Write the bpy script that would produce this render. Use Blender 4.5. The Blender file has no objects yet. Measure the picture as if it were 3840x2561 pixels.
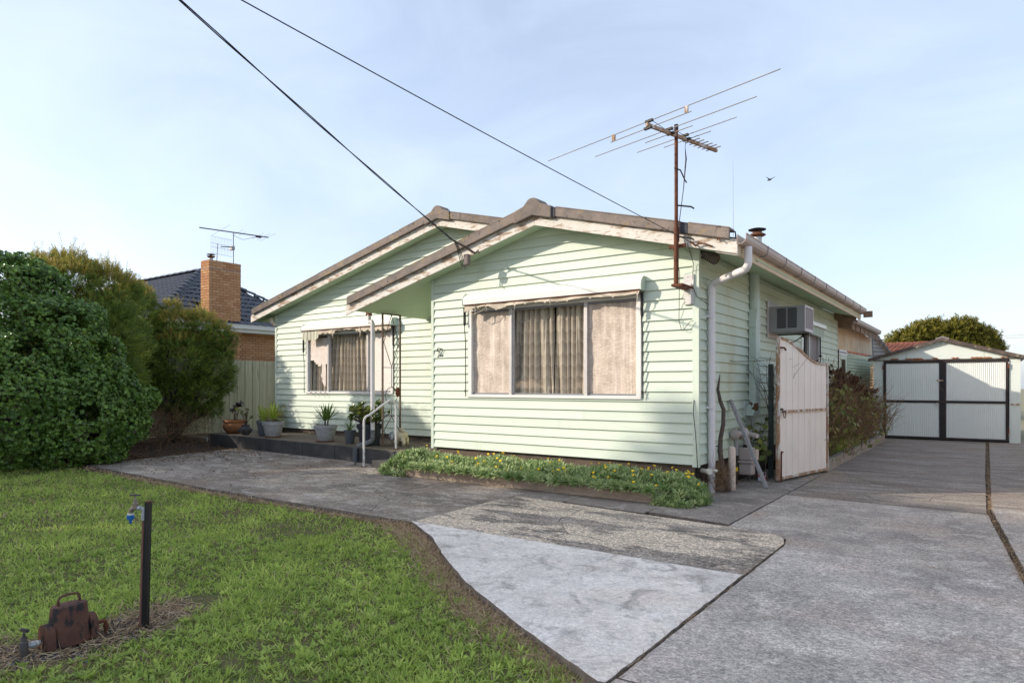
import bpy, math, random
import numpy as np
from mathutils import Vector
R = math.radians
random.seed(7)
rng = np.random.default_rng(7)
scene = bpy.context.scene
col = scene.collection

# ------------------------------------------------------------------ camera, sky, sun, exposure
H = 1.56
CAMA = 35.603
cd = bpy.data.cameras.new('camera')
cam = bpy.data.objects.new('camera', cd)
col.objects.link(cam)
cd.sensor_width = 36.0
cd.sensor_fit = 'HORIZONTAL'
cd.lens = 36.0 * 2486.0 / 3840.0
cd.shift_y = 164.5 / 3840.0
cd.clip_start = 0.05
cd.clip_end = 1500
cam.location = (0, 0, H)
cam.rotation_euler = (R(90), 0, R(CAMA))
scene.camera = cam

SUN = Vector((-1.264, -1.0, 0.779)).normalized()     # towards the sun
SUN_EL = math.asin(SUN.z)
world = bpy.data.worlds.new('World')
scene.world = world
world.use_nodes = True
wn = world.node_tree
wn.nodes.clear()
out = wn.nodes.new('ShaderNodeOutputWorld')
bg = wn.nodes.new('ShaderNodeBackground')
sky = wn.nodes.new('ShaderNodeTexSky')
sky.sky_type = 'NISHITA'
sky.sun_disc = False
sky.sun_elevation = SUN_EL
sky.sun_rotation = math.atan2(SUN.x, SUN.y)
sky.air_density = 1.0
sky.dust_density = 2.0
sky.ozone_density = 1.0
# thin high cloud, the same all round the sky
tc = wn.nodes.new('ShaderNodeTexCoord')
mp = wn.nodes.new('ShaderNodeMapping')
mp.inputs['Scale'].default_value = (1.5, 2.4, 4.5)
mp.inputs['Rotation'].default_value = (0.0, 0.35, 0.4)
cn = wn.nodes.new('ShaderNodeTexNoise')
cn.inputs['Scale'].default_value = 1.5
cn.inputs['Detail'].default_value = 7
cn.inputs['Roughness'].default_value = 0.55
cn.inputs['Distortion'].default_value = 0.6
cr = wn.nodes.new('ShaderNodeValToRGB')
cr.color_ramp.elements[0].position = 0.36
cr.color_ramp.elements[0].color = (0.60, 0.60, 0.60, 1)
cr.color_ramp.elements[1].position = 0.68
cr.color_ramp.elements[1].color = (0.88, 0.88, 0.88, 1)
cm = wn.nodes.new('ShaderNodeMix')
cm.data_type = 'RGBA'
wn.links.new(tc.outputs['Generated'], mp.inputs['Vector'])
wn.links.new(mp.outputs['Vector'], cn.inputs['Vector'])
wn.links.new(cn.outputs['Fac'], cr.inputs['Fac'])
wn.links.new(cr.outputs['Color'], cm.inputs['Factor'])
veil = wn.nodes.new('ShaderNodeVectorMath'); veil.operation = 'MULTIPLY_ADD'      # cirrus: scatters the sky's own light forward plus an even milky part
veil.inputs[1].default_value = (0.62, 0.58, 0.60)
veil.inputs[2].default_value = (2.80, 3.15, 3.70)
wn.links.new(sky.outputs['Color'], veil.inputs[0])
wn.links.new(veil.outputs['Vector'], cm.inputs['B'])
wn.links.new(sky.outputs['Color'], cm.inputs['A'])
wn.links.new(cm.outputs['Result'], bg.inputs['Color'])
bg.inputs['Strength'].default_value = 0.12
wn.links.new(bg.outputs['Background'], out.inputs['Surface'])

sd = bpy.data.lights.new('sun', 'SUN')
sun = bpy.data.objects.new('sun', sd)
col.objects.link(sun)
sd.energy = 2.75
sd.angle = R(0.5)
sd.color = (1.0, 0.90, 0.76)
sun.location = (-12, -10, 12)
sun.rotation_euler = SUN.to_track_quat('Z', 'Y').to_euler()
scene.view_settings.view_transform = 'Standard'
scene.view_settings.look = 'None'
scene.view_settings.exposure = 0.80
scene.view_settings.gamma = 1.0
scene.view_settings.use_curve_mapping = False
scene.render.engine = 'CYCLES'

# ------------------------------------------------------------------ materials
MATS = {}
def new_mat(name):
    m = bpy.data.materials.new(name)
    m.use_nodes = True
    nt = m.node_tree
    b = nt.nodes['Principled BSDF']
    MATS[name] = m
    return m, nt, b
def setin(b, k, v):
    if k in b.inputs: b.inputs[k].default_value = v
def c4(c): return (c[0], c[1], c[2], 1.0)
def noise(nt, vec, scale, detail=4, rough=0.55, dist=0.0):
    n = nt.nodes.new('ShaderNodeTexNoise')
    n.inputs['Scale'].default_value = scale
    n.inputs['Detail'].default_value = detail
    n.inputs['Roughness'].default_value = rough
    n.inputs['Distortion'].default_value = dist
    nt.links.new(vec, n.inputs['Vector'])
    return n.outputs['Fac']
def ramp(nt, fac, p0, p1, v0=0.0, v1=1.0):
    r = nt.nodes.new('ShaderNodeMapRange')
    r.clamp = True
    r.inputs['From Min'].default_value = p0
    r.inputs['From Max'].default_value = p1
    r.inputs['To Min'].default_value = v0
    r.inputs['To Max'].default_value = v1
    nt.links.new(fac, r.inputs['Value'])
    return r.outputs['Result']
def mix(nt, fac, a, b, mode='MIX'):
    m = nt.nodes.new('ShaderNodeMix')
    m.data_type = 'RGBA'
    m.blend_type = mode
    if isinstance(fac, (int, float)): m.inputs['Factor'].default_value = fac
    else: nt.links.new(fac, m.inputs['Factor'])
    for k, v in (('A', a), ('B', b)):
        if isinstance(v, tuple): m.inputs[k].default_value = c4(v)
        else: nt.links.new(v, m.inputs[k])
    return m.outputs['Result']
def position(nt, scale=None):
    g = nt.nodes.new('ShaderNodeNewGeometry')
    v = g.outputs['Position']
    if scale:
        m = nt.nodes.new('ShaderNodeVectorMath')
        m.operation = 'MULTIPLY'
        m.inputs[1].default_value = scale
        nt.links.new(v, m.inputs[0])
        v = m.outputs['Vector']
    return v
def add_bump(nt, b, h, strength=0.3, dist=0.01):
    n = nt.nodes.new('ShaderNodeBump')
    n.inputs['Strength'].default_value = strength
    n.inputs['Distance'].default_value = dist
    nt.links.new(h, n.inputs['Height'])
    nt.links.new(n.outputs['Normal'], b.inputs['Normal'])
def math_(nt, op, a, b):
    m = nt.nodes.new('ShaderNodeMath')
    m.operation = op
    for i, v in enumerate((a, b)):
        if isinstance(v, (int, float)): m.inputs[i].default_value = v
        else: nt.links.new(v, m.inputs[i])
    return m.outputs[0]
def randobj(nt):
    o = nt.nodes.new('ShaderNodeObjectInfo')
    return o.outputs['Random']
def pm(name, c1, c2=None, scale=6.0, lo=0.35, hi=0.65, rough=0.75, spec=0.3, metal=0.0, bump=0.0, bscale=60.0,
       fine=0.0, fscale=80.0, stretch=None, patch=None, rnd=0.0, dirt=None):
    """two colours by noise, fine speckle, peeled/rusty patches, per-object value jitter, bump"""
    m, nt, b = new_mat(name)
    v = position(nt, stretch)
    vs = position(nt)
    c = mix(nt, ramp(nt, noise(nt, v, scale, 5), lo, hi), c1, c2 or c1)
    if fine:
        f = ramp(nt, noise(nt, vs, fscale, 3, 0.7), 0.3, 0.7, 1 - fine, 1 + fine)
        h = nt.nodes.new('ShaderNodeVectorMath'); h.operation = 'SCALE'
        nt.links.new(c, h.inputs[0]); nt.links.new(f, h.inputs['Scale'])
        c = h.outputs['Vector']
    if patch:
        for pc, ps, p0, p1, pst in patch:
            pv = position(nt, pst) if pst else vs
            c = mix(nt, ramp(nt, noise(nt, pv, ps, 6, 0.65), p0, p1), c, pc)
    if rnd:
        r = ramp(nt, randobj(nt), 0, 1, 1 - rnd, 1 + rnd)
        h = nt.nodes.new('ShaderNodeVectorMath'); h.operation = 'SCALE'
        nt.links.new(c, h.inputs[0]); nt.links.new(r, h.inputs['Scale'])
        c = h.outputs['Vector']
    nt.links.new(c, b.inputs['Base Color'])
    b.inputs['Roughness'].default_value = rough
    setin(b, 'Specular IOR Level', spec)
    b.inputs['Metallic'].default_value = metal
    if bump: add_bump(nt, b, noise(nt, v if stretch else vs, bscale, 5, 0.65), bump, 0.01)
    return m

MINT = (0.60, 0.67, 0.565)
pm('mint', MINT, (0.61, 0.68, 0.565), 1.6, rough=0.55, spec=0.35, fine=0.03, fscale=25, rnd=0.06,
   patch=[((0.42, 0.46, 0.31), 1.3, 0.60, 0.85, (1, 1, 0.35))], bump=0.05, bscale=18)
pm('mint_side', (0.57, 0.655, 0.55), (0.58, 0.64, 0.51), 1.2, rough=0.6, spec=0.3, fine=0.04, fscale=25, rnd=0.04,
   patch=[((0.42, 0.41, 0.24), 0.9, 0.52, 0.8, (1, 1, 0.5))], bump=0.05, bscale=18)
pm('soffit', (0.50, 0.62, 0.43), (0.47, 0.59, 0.40), 1.5, rough=0.7, fine=0.03)
pm('fascia', (0.72, 0.69, 0.63), (0.66, 0.62, 0.55), 4, rough=0.8, bump=0.35, bscale=30,
   patch=[((0.36, 0.26, 0.185), 3.2, 0.53, 0.60, (1, 1, 4)), ((0.46, 0.36, 0.27), 8.0, 0.58, 0.64, (1, 1, 4))], fine=0.06)
pm('fascia_side', (0.66, 0.55, 0.38), (0.60, 0.50, 0.36), 3, rough=0.8, bump=0.3, bscale=30,
   patch=[((0.30, 0.22, 0.16), 6.0, 0.62, 0.70, (1, 0.5, 2))], fine=0.06)
pm('cap_tile', (0.27, 0.22, 0.19), (0.19, 0.165, 0.15), 5, rough=0.95, spec=0.1, bump=0.5, bscale=45, fine=0.15, fscale=60, rnd=0.10,
   patch=[((0.32, 0.24, 0.13), 7, 0.56, 0.70, None), ((0.07, 0.06, 0.055), 11, 0.60, 0.68, None)])
pm('cap_dark', (0.045, 0.048, 0.06), (0.06, 0.06, 0.07), 8, rough=0.8)
pm('roof_sheet', (0.15, 0.125, 0.11), (0.11, 0.10, 0.09), 4, rough=0.9, bump=0.4, bscale=20)
pm('gutter', (0.46, 0.365, 0.305), (0.41, 0.325, 0.275), 3, rough=0.5, spec=0.4, fine=0.03)
pm('pvc', (0.74, 0.70, 0.70), (0.70, 0.665, 0.66), 3, rough=0.4, spec=0.45)
pm('pvc_cream', (0.66, 0.55, 0.45), (0.63, 0.52, 0.43), 4, rough=0.45, spec=0.4)
pm('old_pipe', (0.17, 0.18, 0.185), (0.12, 0.12, 0.12), 20, rough=0.7, patch=[((0.55, 0.55, 0.54), 25, 0.6, 0.66, None)])
pm('rust', (0.165, 0.065, 0.035), (0.10, 0.040, 0.026), 12, rough=0.85, spec=0.2, bump=0.4, bscale=120, fine=0.15)
pm('rust_pale', (0.42, 0.29, 0.19), (0.30, 0.17, 0.095), 7, rough=0.8, spec=0.2, patch=[((0.62, 0.58, 0.54), 9, 0.5, 0.58, (1, 1, 0.5))], fine=0.1)
pm('iron', (0.10, 0.072, 0.055), (0.15, 0.105, 0.075), 14, rough=0.8, spec=0.3)
pm('white_paint', (0.76, 0.75, 0.71), (0.72, 0.70, 0.66), 3, rough=0.5, spec=0.35, fine=0.02)
pm('awning_metal', (0.76, 0.755, 0.70), (0.73, 0.72, 0.67), 3, rough=0.35, spec=0.45)
pm('rail_white', (0.68, 0.67, 0.65), (0.62, 0.60, 0.58), 10, rough=0.5, patch=[((0.16, 0.13, 0.11), 16, 0.58, 0.64, (1, 1, 1))])
pm('alu', (0.60, 0.57, 0.55), (0.52, 0.49, 0.47), 10, rough=0.45, spec=0.5, metal=0.25)
pm('alu_dark', (0.20, 0.20, 0.215), None, 8, rough=0.45, spec=0.5)
pm('black', (0.018, 0.017, 0.017), (0.03, 0.026, 0.024), 15, rough=0.6)
pm('cable', (0.016, 0.018, 0.022), None, 5, rough=0.55)
pm('canvas', (0.62, 0.54, 0.43), (0.50, 0.42, 0.33), 9, rough=0.9, fine=0.08, patch=[((0.35, 0.28, 0.2), 7, 0.58, 0.7, (1, 1, 0.4))])
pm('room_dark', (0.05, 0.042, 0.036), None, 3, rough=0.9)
pm('concrete_shaded', (0.085, 0.082, 0.08), (0.055, 0.055, 0.055), 3, rough=0.95, spec=0.15, bump=0.25, bscale=70, fine=0.2, fscale=70)  # porch front edge, its shade put into the colour
pm('concrete_step', (0.10, 0.095, 0.09), (0.07, 0.068, 0.065), 4, rough=0.95, spec=0.15, bump=0.25, bscale=70, fine=0.2, fscale=70)
pm('kerb', (0.36, 0.32, 0.27), (0.27, 0.235, 0.20), 4, rough=0.95, spec=0.15, bump=0.3, bscale=60, fine=0.15, fscale=90)
pm('slab_edge', (0.24, 0.205, 0.175), (0.14, 0.12, 0.105), 9, rough=1.0, spec=0.1, bump=0.6, bscale=40, fine=0.25)
pm('soil', (0.075, 0.055, 0.042), (0.05, 0.038, 0.03), 14, rough=1.0, spec=0.05, bump=0.8, bscale=50, fine=0.3, fscale=60)
pm('mulch', (0.10, 0.072, 0.056), (0.058, 0.05, 0.046), 9, rough=1.0, spec=0.05, bump=0.9, bscale=70, fine=0.35, fscale=110)
pm('lawn_soil', (0.10, 0.12, 0.04), (0.15, 0.125, 0.07), 6, rough=1.0, spec=0.05, bump=0.8, bscale=60, fine=0.3)
pm('under_dirt', (0.06, 0.048, 0.038), (0.04, 0.034, 0.03), 20, rough=1.0, spec=0.05, fine=0.3)
pm('base_wood', (0.16, 0.12, 0.09), (0.08, 0.062, 0.05), 6, rough=0.95, stretch=(1, 1, 5), bump=0.4, bscale=25, fine=0.15)
pm('sleeper', (0.44, 0.35, 0.275), (0.32, 0.25, 0.20), 5, rough=0.9, stretch=(1, 1, 6), bump=0.3, bscale=22, fine=0.12)
pm('plank_grey', (0.36, 0.35, 0.345), (0.24, 0.23, 0.23), 10, rough=0.85, stretch=(4, 4, 0.7), bump=0.3, bscale=30)
pm('branch', (0.13, 0.10, 0.082), (0.085, 0.066, 0.055), 14, rough=0.95, bump=0.5, bscale=60)
pm('bark', (0.10, 0.075, 0.058), (0.065, 0.05, 0.04), 14, rough=0.95, bump=0.5, bscale=40)
pm('paling', (0.52, 0.49, 0.35), (0.43, 0.41, 0.29), 2.5, rough=0.9, stretch=(5, 5, 0.5), fine=0.06, rnd=0.12,
   patch=[((0.30, 0.28, 0.19), 5, 0.58, 0.70, (3, 3, 0.5)), ((0.20, 0.16, 0.10), 9, 0.70, 0.76, (1, 1, 0.6))], bump=0.25, bscale=30)
pm('fence_wood', (0.22, 0.19, 0.13), (0.16, 0.135, 0.10), 4, rough=0.95, fine=0.1)
pm('gate_white', (0.85, 0.775, 0.70), (0.81, 0.735, 0.665), 3, rough=0.5, spec=0.35, patch=[((0.56, 0.42, 0.32), 3.0, 0.66, 0.80, (4, 4, 0.5))])
pm('green_steel', (0.045, 0.06, 0.055), (0.06, 0.07, 0.065), 5, rough=0.6)
pm('ac_grey', (0.30, 0.295, 0.295), (0.27, 0.265, 0.265), 3, rough=0.5, spec=0.4)
pm('ac_pale', (0.52, 0.48, 0.47), (0.48, 0.44, 0.43), 3, rough=0.5, spec=0.4)
pm('ac_mesh', (0.27, 0.235, 0.23), (0.235, 0.205, 0.20), 60, rough=0.7)
pm('mint_metal', (0.55, 0.64, 0.57), (0.52, 0.60, 0.53), 3, rough=0.5, patch=[((0.22, 0.20, 0.17), 14, 0.62, 0.70, None)], fine=0.04)
pm('stained_sheet', (0.66, 0.55, 0.40), (0.60, 0.44, 0.27), 1.6, 0.3, 0.6, rough=0.8, stretch=(1, 1, 0.3),
   patch=[((0.34, 0.17, 0.07), 2.2, 0.56, 0.72, (2, 2, 0.35)), ((0.72, 0.66, 0.56), 2.6, 0.56, 0.7, (2, 2, 0.3))], fine=0.06)
pm('bare_wood', (0.30, 0.20, 0.135), (0.20, 0.13, 0.09), 5, rough=0.95, fine=0.12)
pm('lattice', (0.50, 0.60, 0.47), (0.45, 0.54, 0.42), 6, rough=0.7, fine=0.05)
pm('lattice_back', (0.17, 0.13, 0.10), (0.12, 0.095, 0.075), 4, rough=0.9)
pm('garage_sheet', (0.66, 0.71, 0.66), (0.63, 0.68, 0.63), 2.0, rough=0.6, fine=0.03,
   patch=[((0.35, 0.20, 0.11), 1.4, 0.70, 0.80, (4, 4, 0.4))])
pm('garage_panel', (0.72, 0.75, 0.71), (0.69, 0.72, 0.68), 2.0, rough=0.5, fine=0.03)
pm('garage_frame', (0.022, 0.02, 0.022), (0.035, 0.026, 0.024), 6, rough=0.6, patch=[((0.13, 0.045, 0.03), 7, 0.66, 0.75, None)])
pm('rust_moss', (0.34, 0.15, 0.07), (0.24, 0.10, 0.05), 20, rough=1.0)
pm('barge_old', (0.13, 0.10, 0.085), (0.07, 0.058, 0.052), 5, rough=0.9, patch=[((0.34, 0.29, 0.23), 7, 0.58, 0.66, None)])
pm('corrugated', (0.30, 0.29, 0.29), (0.24, 0.22, 0.215), 2, rough=0.6, metal=0.3, patch=[((0.20, 0.13, 0.09), 2, 0.55, 0.7, None)])
pm('terracotta_roof', (0.17, 0.066, 0.048), (0.10, 0.045, 0.036), 3, rough=0.9, fine=0.15, fscale=15, rnd=0.15, patch=[((0.36, 0.30, 0.25), 6, 0.68, 0.75, None)])
pm('slate_tile', (0.040, 0.046, 0.060), (0.030, 0.034, 0.045), 3, rough=0.42, spec=0.5, rnd=0.12)
pm('slate_cap', (0.050, 0.056, 0.072), (0.040, 0.044, 0.056), 3, rough=0.5, spec=0.5, rnd=0.08)
pm('cement_pointing', (0.16, 0.18, 0.21), None, 5, rough=0.9)
pm('mortar', (0.20, 0.125, 0.08), (0.16, 0.105, 0.07), 8, rough=0.95, fine=0.1)
pm('cream_gutter', (0.70, 0.69, 0.65), (0.67, 0.66, 0.62), 2, rough=0.45)
def brick_mat():
    m, nt, b = new_mat('brick')
    r = randobj(nt)
    rp = nt.nodes.new('ShaderNodeValToRGB')
    e = rp.color_ramp.elements
    e[0].position = 0.0; e[0].color = (0.40, 0.185, 0.092, 1)
    e[1].position = 1.0; e[1].color = (0.62, 0.37, 0.19, 1)
    n = e.new(0.45); n.color = (0.52, 0.275, 0.135, 1)
    n = e.new(0.75); n.color = (0.56, 0.32, 0.165, 1)
    nt.links.new(r, rp.inputs['Fac'])
    v = position(nt)
    c = mix(nt, ramp(nt, noise(nt, v, 45, 4, 0.7), 0.3, 0.75), rp.outputs['Color'], (0.42, 0.22, 0.12))
    nt.links.new(c, b.inputs['Base Color'])
    b.inputs['Roughness'].default_value = 0.9
    setin(b, 'Specular IOR Level', 0.15)
    add_bump(nt, b, noise(nt, v, 90, 4, 0.7), 0.35, 0.01)
brick_mat()
pm('terracotta', (0.36, 0.145, 0.055), (0.28, 0.12, 0.055), 6, rough=0.8, fine=0.06, patch=[((0.16, 0.10, 0.06), 6, 0.58, 0.72, None)])
pm('urn_glaze', (0.075, 0.075, 0.08), (0.05, 0.05, 0.055), 12, rough=0.6)
pm('plastic_grey', (0.105, 0.115, 0.13), (0.09, 0.10, 0.115), 5, rough=0.55)
pm('plastic_dark', (0.036, 0.042, 0.052), (0.030, 0.034, 0.042), 5, rough=0.5)
pm('plastic_green', (0.022, 0.034, 0.026), (0.018, 0.026, 0.020), 5, rough=0.55)
pm('pot_stone', (0.46, 0.45, 0.44), (0.30, 0.30, 0.305), 26, rough=0.95, bump=0.35, bscale=130, fine=0.18, fscale=160)
pm('saucer', (0.24, 0.11, 0.07), (0.19, 0.085, 0.055), 6, rough=0.7)
pm('ornament', (0.62, 0.54, 0.36), (0.56, 0.48, 0.32), 8, rough=0.45)
pm('ornament_face', (0.62, 0.62, 0.62), (0.10, 0.14, 0.26), 26, 0.5, 0.56, rough=0.4)
pm('tap_brass', (0.32, 0.27, 0.22), (0.22, 0.19, 0.165), 20, rough=0.45, metal=0.5)
pm('tap_grey', (0.42, 0.43, 0.44), (0.33, 0.34, 0.35), 20, rough=0.5, metal=0.2)
pm('copper_pipe', (0.21, 0.10, 0.085), (0.16, 0.08, 0.07), 16, rough=0.7)
pm('post_black', (0.012, 0.013, 0.016), (0.02, 0.021, 0.025), 8, rough=0.35, spec=0.5, patch=[((0.06, 0.035, 0.03), 22, 0.66, 0.72, None)])
pm('blue_plastic', (0.010, 0.13, 0.42), None, 5, rough=0.4)
pm('white_plastic', (0.62, 0.60, 0.52), None, 5, rough=0.5)
pm('meter_rust', (0.145, 0.066, 0.045), (0.095, 0.045, 0.034), 9, rough=0.75, spec=0.3, bump=0.35, bscale=70, fine=0.12, fscale=50,
   patch=[((0.028, 0.025, 0.026), 13, 0.52, 0.58, (1, 1, 0.5)), ((0.30, 0.14, 0.06), 8, 0.58, 0.70, (1, 1, 0.5))])
pm('meter_valve', (0.085, 0.085, 0.095), (0.12, 0.10, 0.09), 30, rough=0.6, metal=0.3)
pm('gasmeter', (0.50, 0.44, 0.40), (0.46, 0.40, 0.365), 4, rough=0.55)
pm('galv', (0.36, 0.36, 0.36), (0.30, 0.30, 0.30), 8, rough=0.5, metal=0.4)
pm('flue_zinc', (0.56, 0.56, 0.57), (0.48, 0.48, 0.49), 5, rough=0.5, metal=0.3)
pm('flue_rust', (0.20, 0.085, 0.045), (0.12, 0.055, 0.035), 9, rough=0.8)
pm('yellow_flower', (0.88, 0.66, 0.02), (0.84, 0.56, 0.01), 30, rough=0.6)
pm('dead_leaf', (0.30, 0.20, 0.09), (0.22, 0.12, 0.06), 20, rough=0.8)
pm('bird', (0.06, 0.055, 0.055), None, 5, rough=0.8)
pm('straw', (0.30, 0.22, 0.125), (0.22, 0.155, 0.09), 30, rough=0.9)

def leaf_mat(name, dark, light, rough=0.45, spec=0.4, trans=0.25, scale=2.2):
    m, nt, b = new_mat(name)
    a = nt.nodes.new('ShaderNodeAttribute'); a.attribute_name = 'tint'
    c = mix(nt, a.outputs['Fac'], dark, light)
    c = mix(nt, ramp(nt, noise(nt, position(nt), scale, 3), 0.35, 0.7, 0.0, 0.35), c, tuple(x * 0.6 for x in dark))
    nt.links.new(c, b.inputs['Base Color'])
    b.inputs['Roughness'].default_value = rough
    setin(b, 'Specular IOR Level', spec)
    if trans:
        t = nt.nodes.new('ShaderNodeBsdfTranslucent')
        nt.links.new(c, t.inputs['Color'])
        s = nt.nodes.new('ShaderNodeMixShader')
        s.inputs['Fac'].default_value = trans
        o = nt.nodes['Material Output']
        nt.links.new(b.outputs['BSDF'], s.inputs[1])
        nt.links.new(t.outputs['BSDF'], s.inputs[2])
        nt.links.new(s.outputs['Shader'], o.inputs['Surface'])
    return m
leaf_mat('leaf_mirror', (0.050, 0.125, 0.018), (0.29, 0.46, 0.085), 0.25, 0.6, 0.25)
leaf_mat('leaf_brush', (0.085, 0.140, 0.025), (0.32, 0.40, 0.060), 0.5, 0.3, 0.35)
leaf_mat('leaf_brush_tip', (0.30, 0.27, 0.045), (0.60, 0.46, 0.11), 0.5, 0.3, 0.4)
leaf_mat('leaf_far', (0.12, 0.12, 0.014), (0.30, 0.26, 0.035), 0.55, 0.3, 0.3)
leaf_mat('leaf_street', (0.03, 0.05, 0.015), (0.07, 0.09, 0.02), 0.6, 0.2, 0.2)
leaf_mat('leaf_hydrangea', (0.10, 0.15, 0.030), (0.36, 0.34, 0.09), 0.5, 0.3, 0.25, 5)
leaf_mat('dry_flower', (0.085, 0.05, 0.036), (0.23, 0.14, 0.085), 0.9, 0.1, 0.1, 8)
leaf_mat('twig', (0.17, 0.10, 0.062), (0.42, 0.28, 0.165), 0.9, 0.1, 0.0, 8)
leaf_mat('leaf_gazania', (0.12, 0.22, 0.045), (0.56, 0.64, 0.30), 0.42, 0.4, 0.15, 4)
leaf_mat('grass', (0.23, 0.36, 0.060), (0.70, 0.82, 0.22), 0.5, 0.35, 0.5, 1.5)
leaf_mat('dry_grass', (0.30, 0.195, 0.115), (0.70, 0.56, 0.36), 0.8, 0.15, 0.1, 5)
leaf_mat('leaf_yucca', (0.18, 0.28, 0.03), (0.52, 0.60, 0.10), 0.4, 0.4, 0.25, 6)
leaf_mat('leaf_dracaena', (0.06, 0.13, 0.03), (0.22, 0.32, 0.07), 0.4, 0.4, 0.2, 6)
leaf_mat('leaf_jade', (0.06, 0.12, 0.025), (0.27, 0.30, 0.06), 0.35, 0.5, 0.15, 8)
leaf_mat('leaf_aeonium', (0.022, 0.015, 0.014), (0.075, 0.045, 0.030), 0.35, 0.5, 0.1, 8)
leaf_mat('leaf_succulent', (0.09, 0.10, 0.03), (0.24, 0.18, 0.06), 0.4, 0.4, 0.15, 8)
leaf_mat('leaf_litter', (0.10, 0.052, 0.028), (0.28, 0.17, 0.075), 0.9, 0.1, 0.1, 8)

def slab_mat(name, base, dark, pale, topping=0.0, tops=(0.5, 0.56), speck=0.25, warm=None, streak=(1, 1, 1), cracks=0.0, smear=0.0):
    m, nt, b = new_mat(name)
    v = position(nt, streak)
    vs = position(nt)
    c = mix(nt, ramp(nt, noise(nt, v, 0.9, 9, 0.66), 0.38, 0.62, 0.6 if smear else 0.0), dark, base)
    c = mix(nt, ramp(nt, noise(nt, v, 2.7, 8, 0.72, 0.5), 0.50, 0.62, 0, 0.75), c, pale)
    c = mix(nt, ramp(nt, noise(nt, v, 5.5, 8, 0.75, 0.2), 0.53, 0.66, 0, 0.7), c, dark)
    if warm: c = mix(nt, ramp(nt, noise(nt, vs, 0.8, 5, 0.6), 0.50, 0.68, 0, 0.75), c, warm)
    if topping:
        f = ramp(nt, noise(nt, v, 0.85, 10, 0.72, 0.3), tops[0], tops[1], 0, topping)
        c = mix(nt, f, c, (0.62, 0.54, 0.44))
    if smear:
        wv = nt.nodes.new('ShaderNodeVectorMath'); wv.operation = 'MULTIPLY_ADD'
        wv.inputs[1].default_value = (0.9, 0.9, 0.9)
        cn_ = nt.nodes.new('ShaderNodeTexNoise'); cn_.inputs['Scale'].default_value = 1.3; cn_.inputs['Detail'].default_value = 2
        nt.links.new(vs, cn_.inputs['Vector'])
        nt.links.new(cn_.outputs['Color'], wv.inputs[0]); nt.links.new(vs, wv.inputs[2])
        c = mix(nt, ramp(nt, noise(nt, wv.outputs['Vector'], 2.6, 10, 0.70, 1.2), 0.53, 0.67, 0, smear), c, dark)
        c = mix(nt, ramp(nt, noise(nt, wv.outputs['Vector'], 11.0, 8, 0.75, 0.8), 0.56, 0.70, 0, smear * 0.7), c, dark)
    g = nt.nodes.new('ShaderNodeTexVoronoi'); g.inputs['Scale'].default_value = 60
    nt.links.new(vs, g.inputs['Vector'])
    sp = ramp(nt, noise(nt, vs, 85, 3, 0.8), 0.34, 0.66, 1 - speck, 1 + speck)
    sp2 = ramp(nt, noise(nt, vs, 26, 5, 0.8), 0.34, 0.66, 1 - speck * 0.8, 1 + speck * 0.8)
    sp = math_(nt, 'MULTIPLY', sp, sp2)
    gs = nt.nodes.new('ShaderNodeSeparateXYZ'); nt.links.new(g.outputs['Color'], gs.inputs[0])
    sp = math_(nt, 'MULTIPLY', sp, ramp(nt, gs.outputs['X'], 0, 1, 1 - speck * 0.75, 1 + speck * 0.75))
    if cracks:
        dv = nt.nodes.new('ShaderNodeVectorMath'); dv.operation = 'MULTIPLY_ADD'; dv.inputs[1].default_value = (0.35, 0.35, 0.0)
        dn = nt.nodes.new('ShaderNodeTexNoise'); dn.inputs['Scale'].default_value = 2.2; dn.inputs['Detail'].default_value = 5
        nt.links.new(vs, dn.inputs['Vector']); nt.links.new(dn.outputs['Color'], dv.inputs[0]); nt.links.new(vs, dv.inputs[2])
        cv = nt.nodes.new('ShaderNodeTexVoronoi'); cv.feature = 'DISTANCE_TO_EDGE'; cv.inputs['Scale'].default_value = 0.42
        nt.links.new(dv.outputs['Vector'], cv.inputs['Vector'])
        ck = ramp(nt, cv.outputs['Distance'], 0.0015, 0.0045, 1 - cracks, 1.0)
        ck = math_(nt, 'MAXIMUM', ck, ramp(nt, noise(nt, vs, 0.7, 2), 0.50, 0.56))
        sp = math_(nt, 'MULTIPLY', sp, ck)
    c = mix(nt, 1.0, c, (1.0, 0.955, 0.895), 'MULTIPLY')
    h = nt.nodes.new('ShaderNodeVectorMath'); h.operation = 'SCALE'
    nt.links.new(c, h.inputs[0]); nt.links.new(sp, h.inputs['Scale'])
    nt.links.new(h.outputs['Vector'], b.inputs['Base Color'])
    b.inputs['Roughness'].default_value = 0.92
    setin(b, 'Specular IOR Level', 0.2)
    add_bump(nt, b, g.outputs['Distance'], 0.35, 0.012)
slab_mat('slab_old', (0.36, 0.32, 0.28), (0.13, 0.12, 0.112), (0.46, 0.42, 0.37), 0.95, (0.465, 0.515), 0.55, streak=(0.7, 1.5, 1), cracks=0.6)
slab_mat('slab_left', (0.36, 0.32, 0.285), (0.16, 0.145, 0.13), (0.50, 0.465, 0.43), 0.45, (0.56, 0.64), 0.45, (0.24, 0.19, 0.155), streak=(0.8, 1.2, 1), cracks=0.6)
slab_mat('slab_drive', (0.44, 0.41, 0.38), (0.28, 0.262, 0.245), (0.56, 0.53, 0.495), 0.0, speck=0.36, warm=(0.45, 0.38, 0.33), streak=(0.9, 1.1, 1), cracks=0.12)
slab_mat('slab_front', (0.53, 0.50, 0.47), (0.33, 0.312, 0.295), (0.66, 0.63, 0.595), 0.0, speck=0.36, warm=(0.56, 0.48, 0.43), streak=(1, 1, 1), cracks=0.10)
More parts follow.
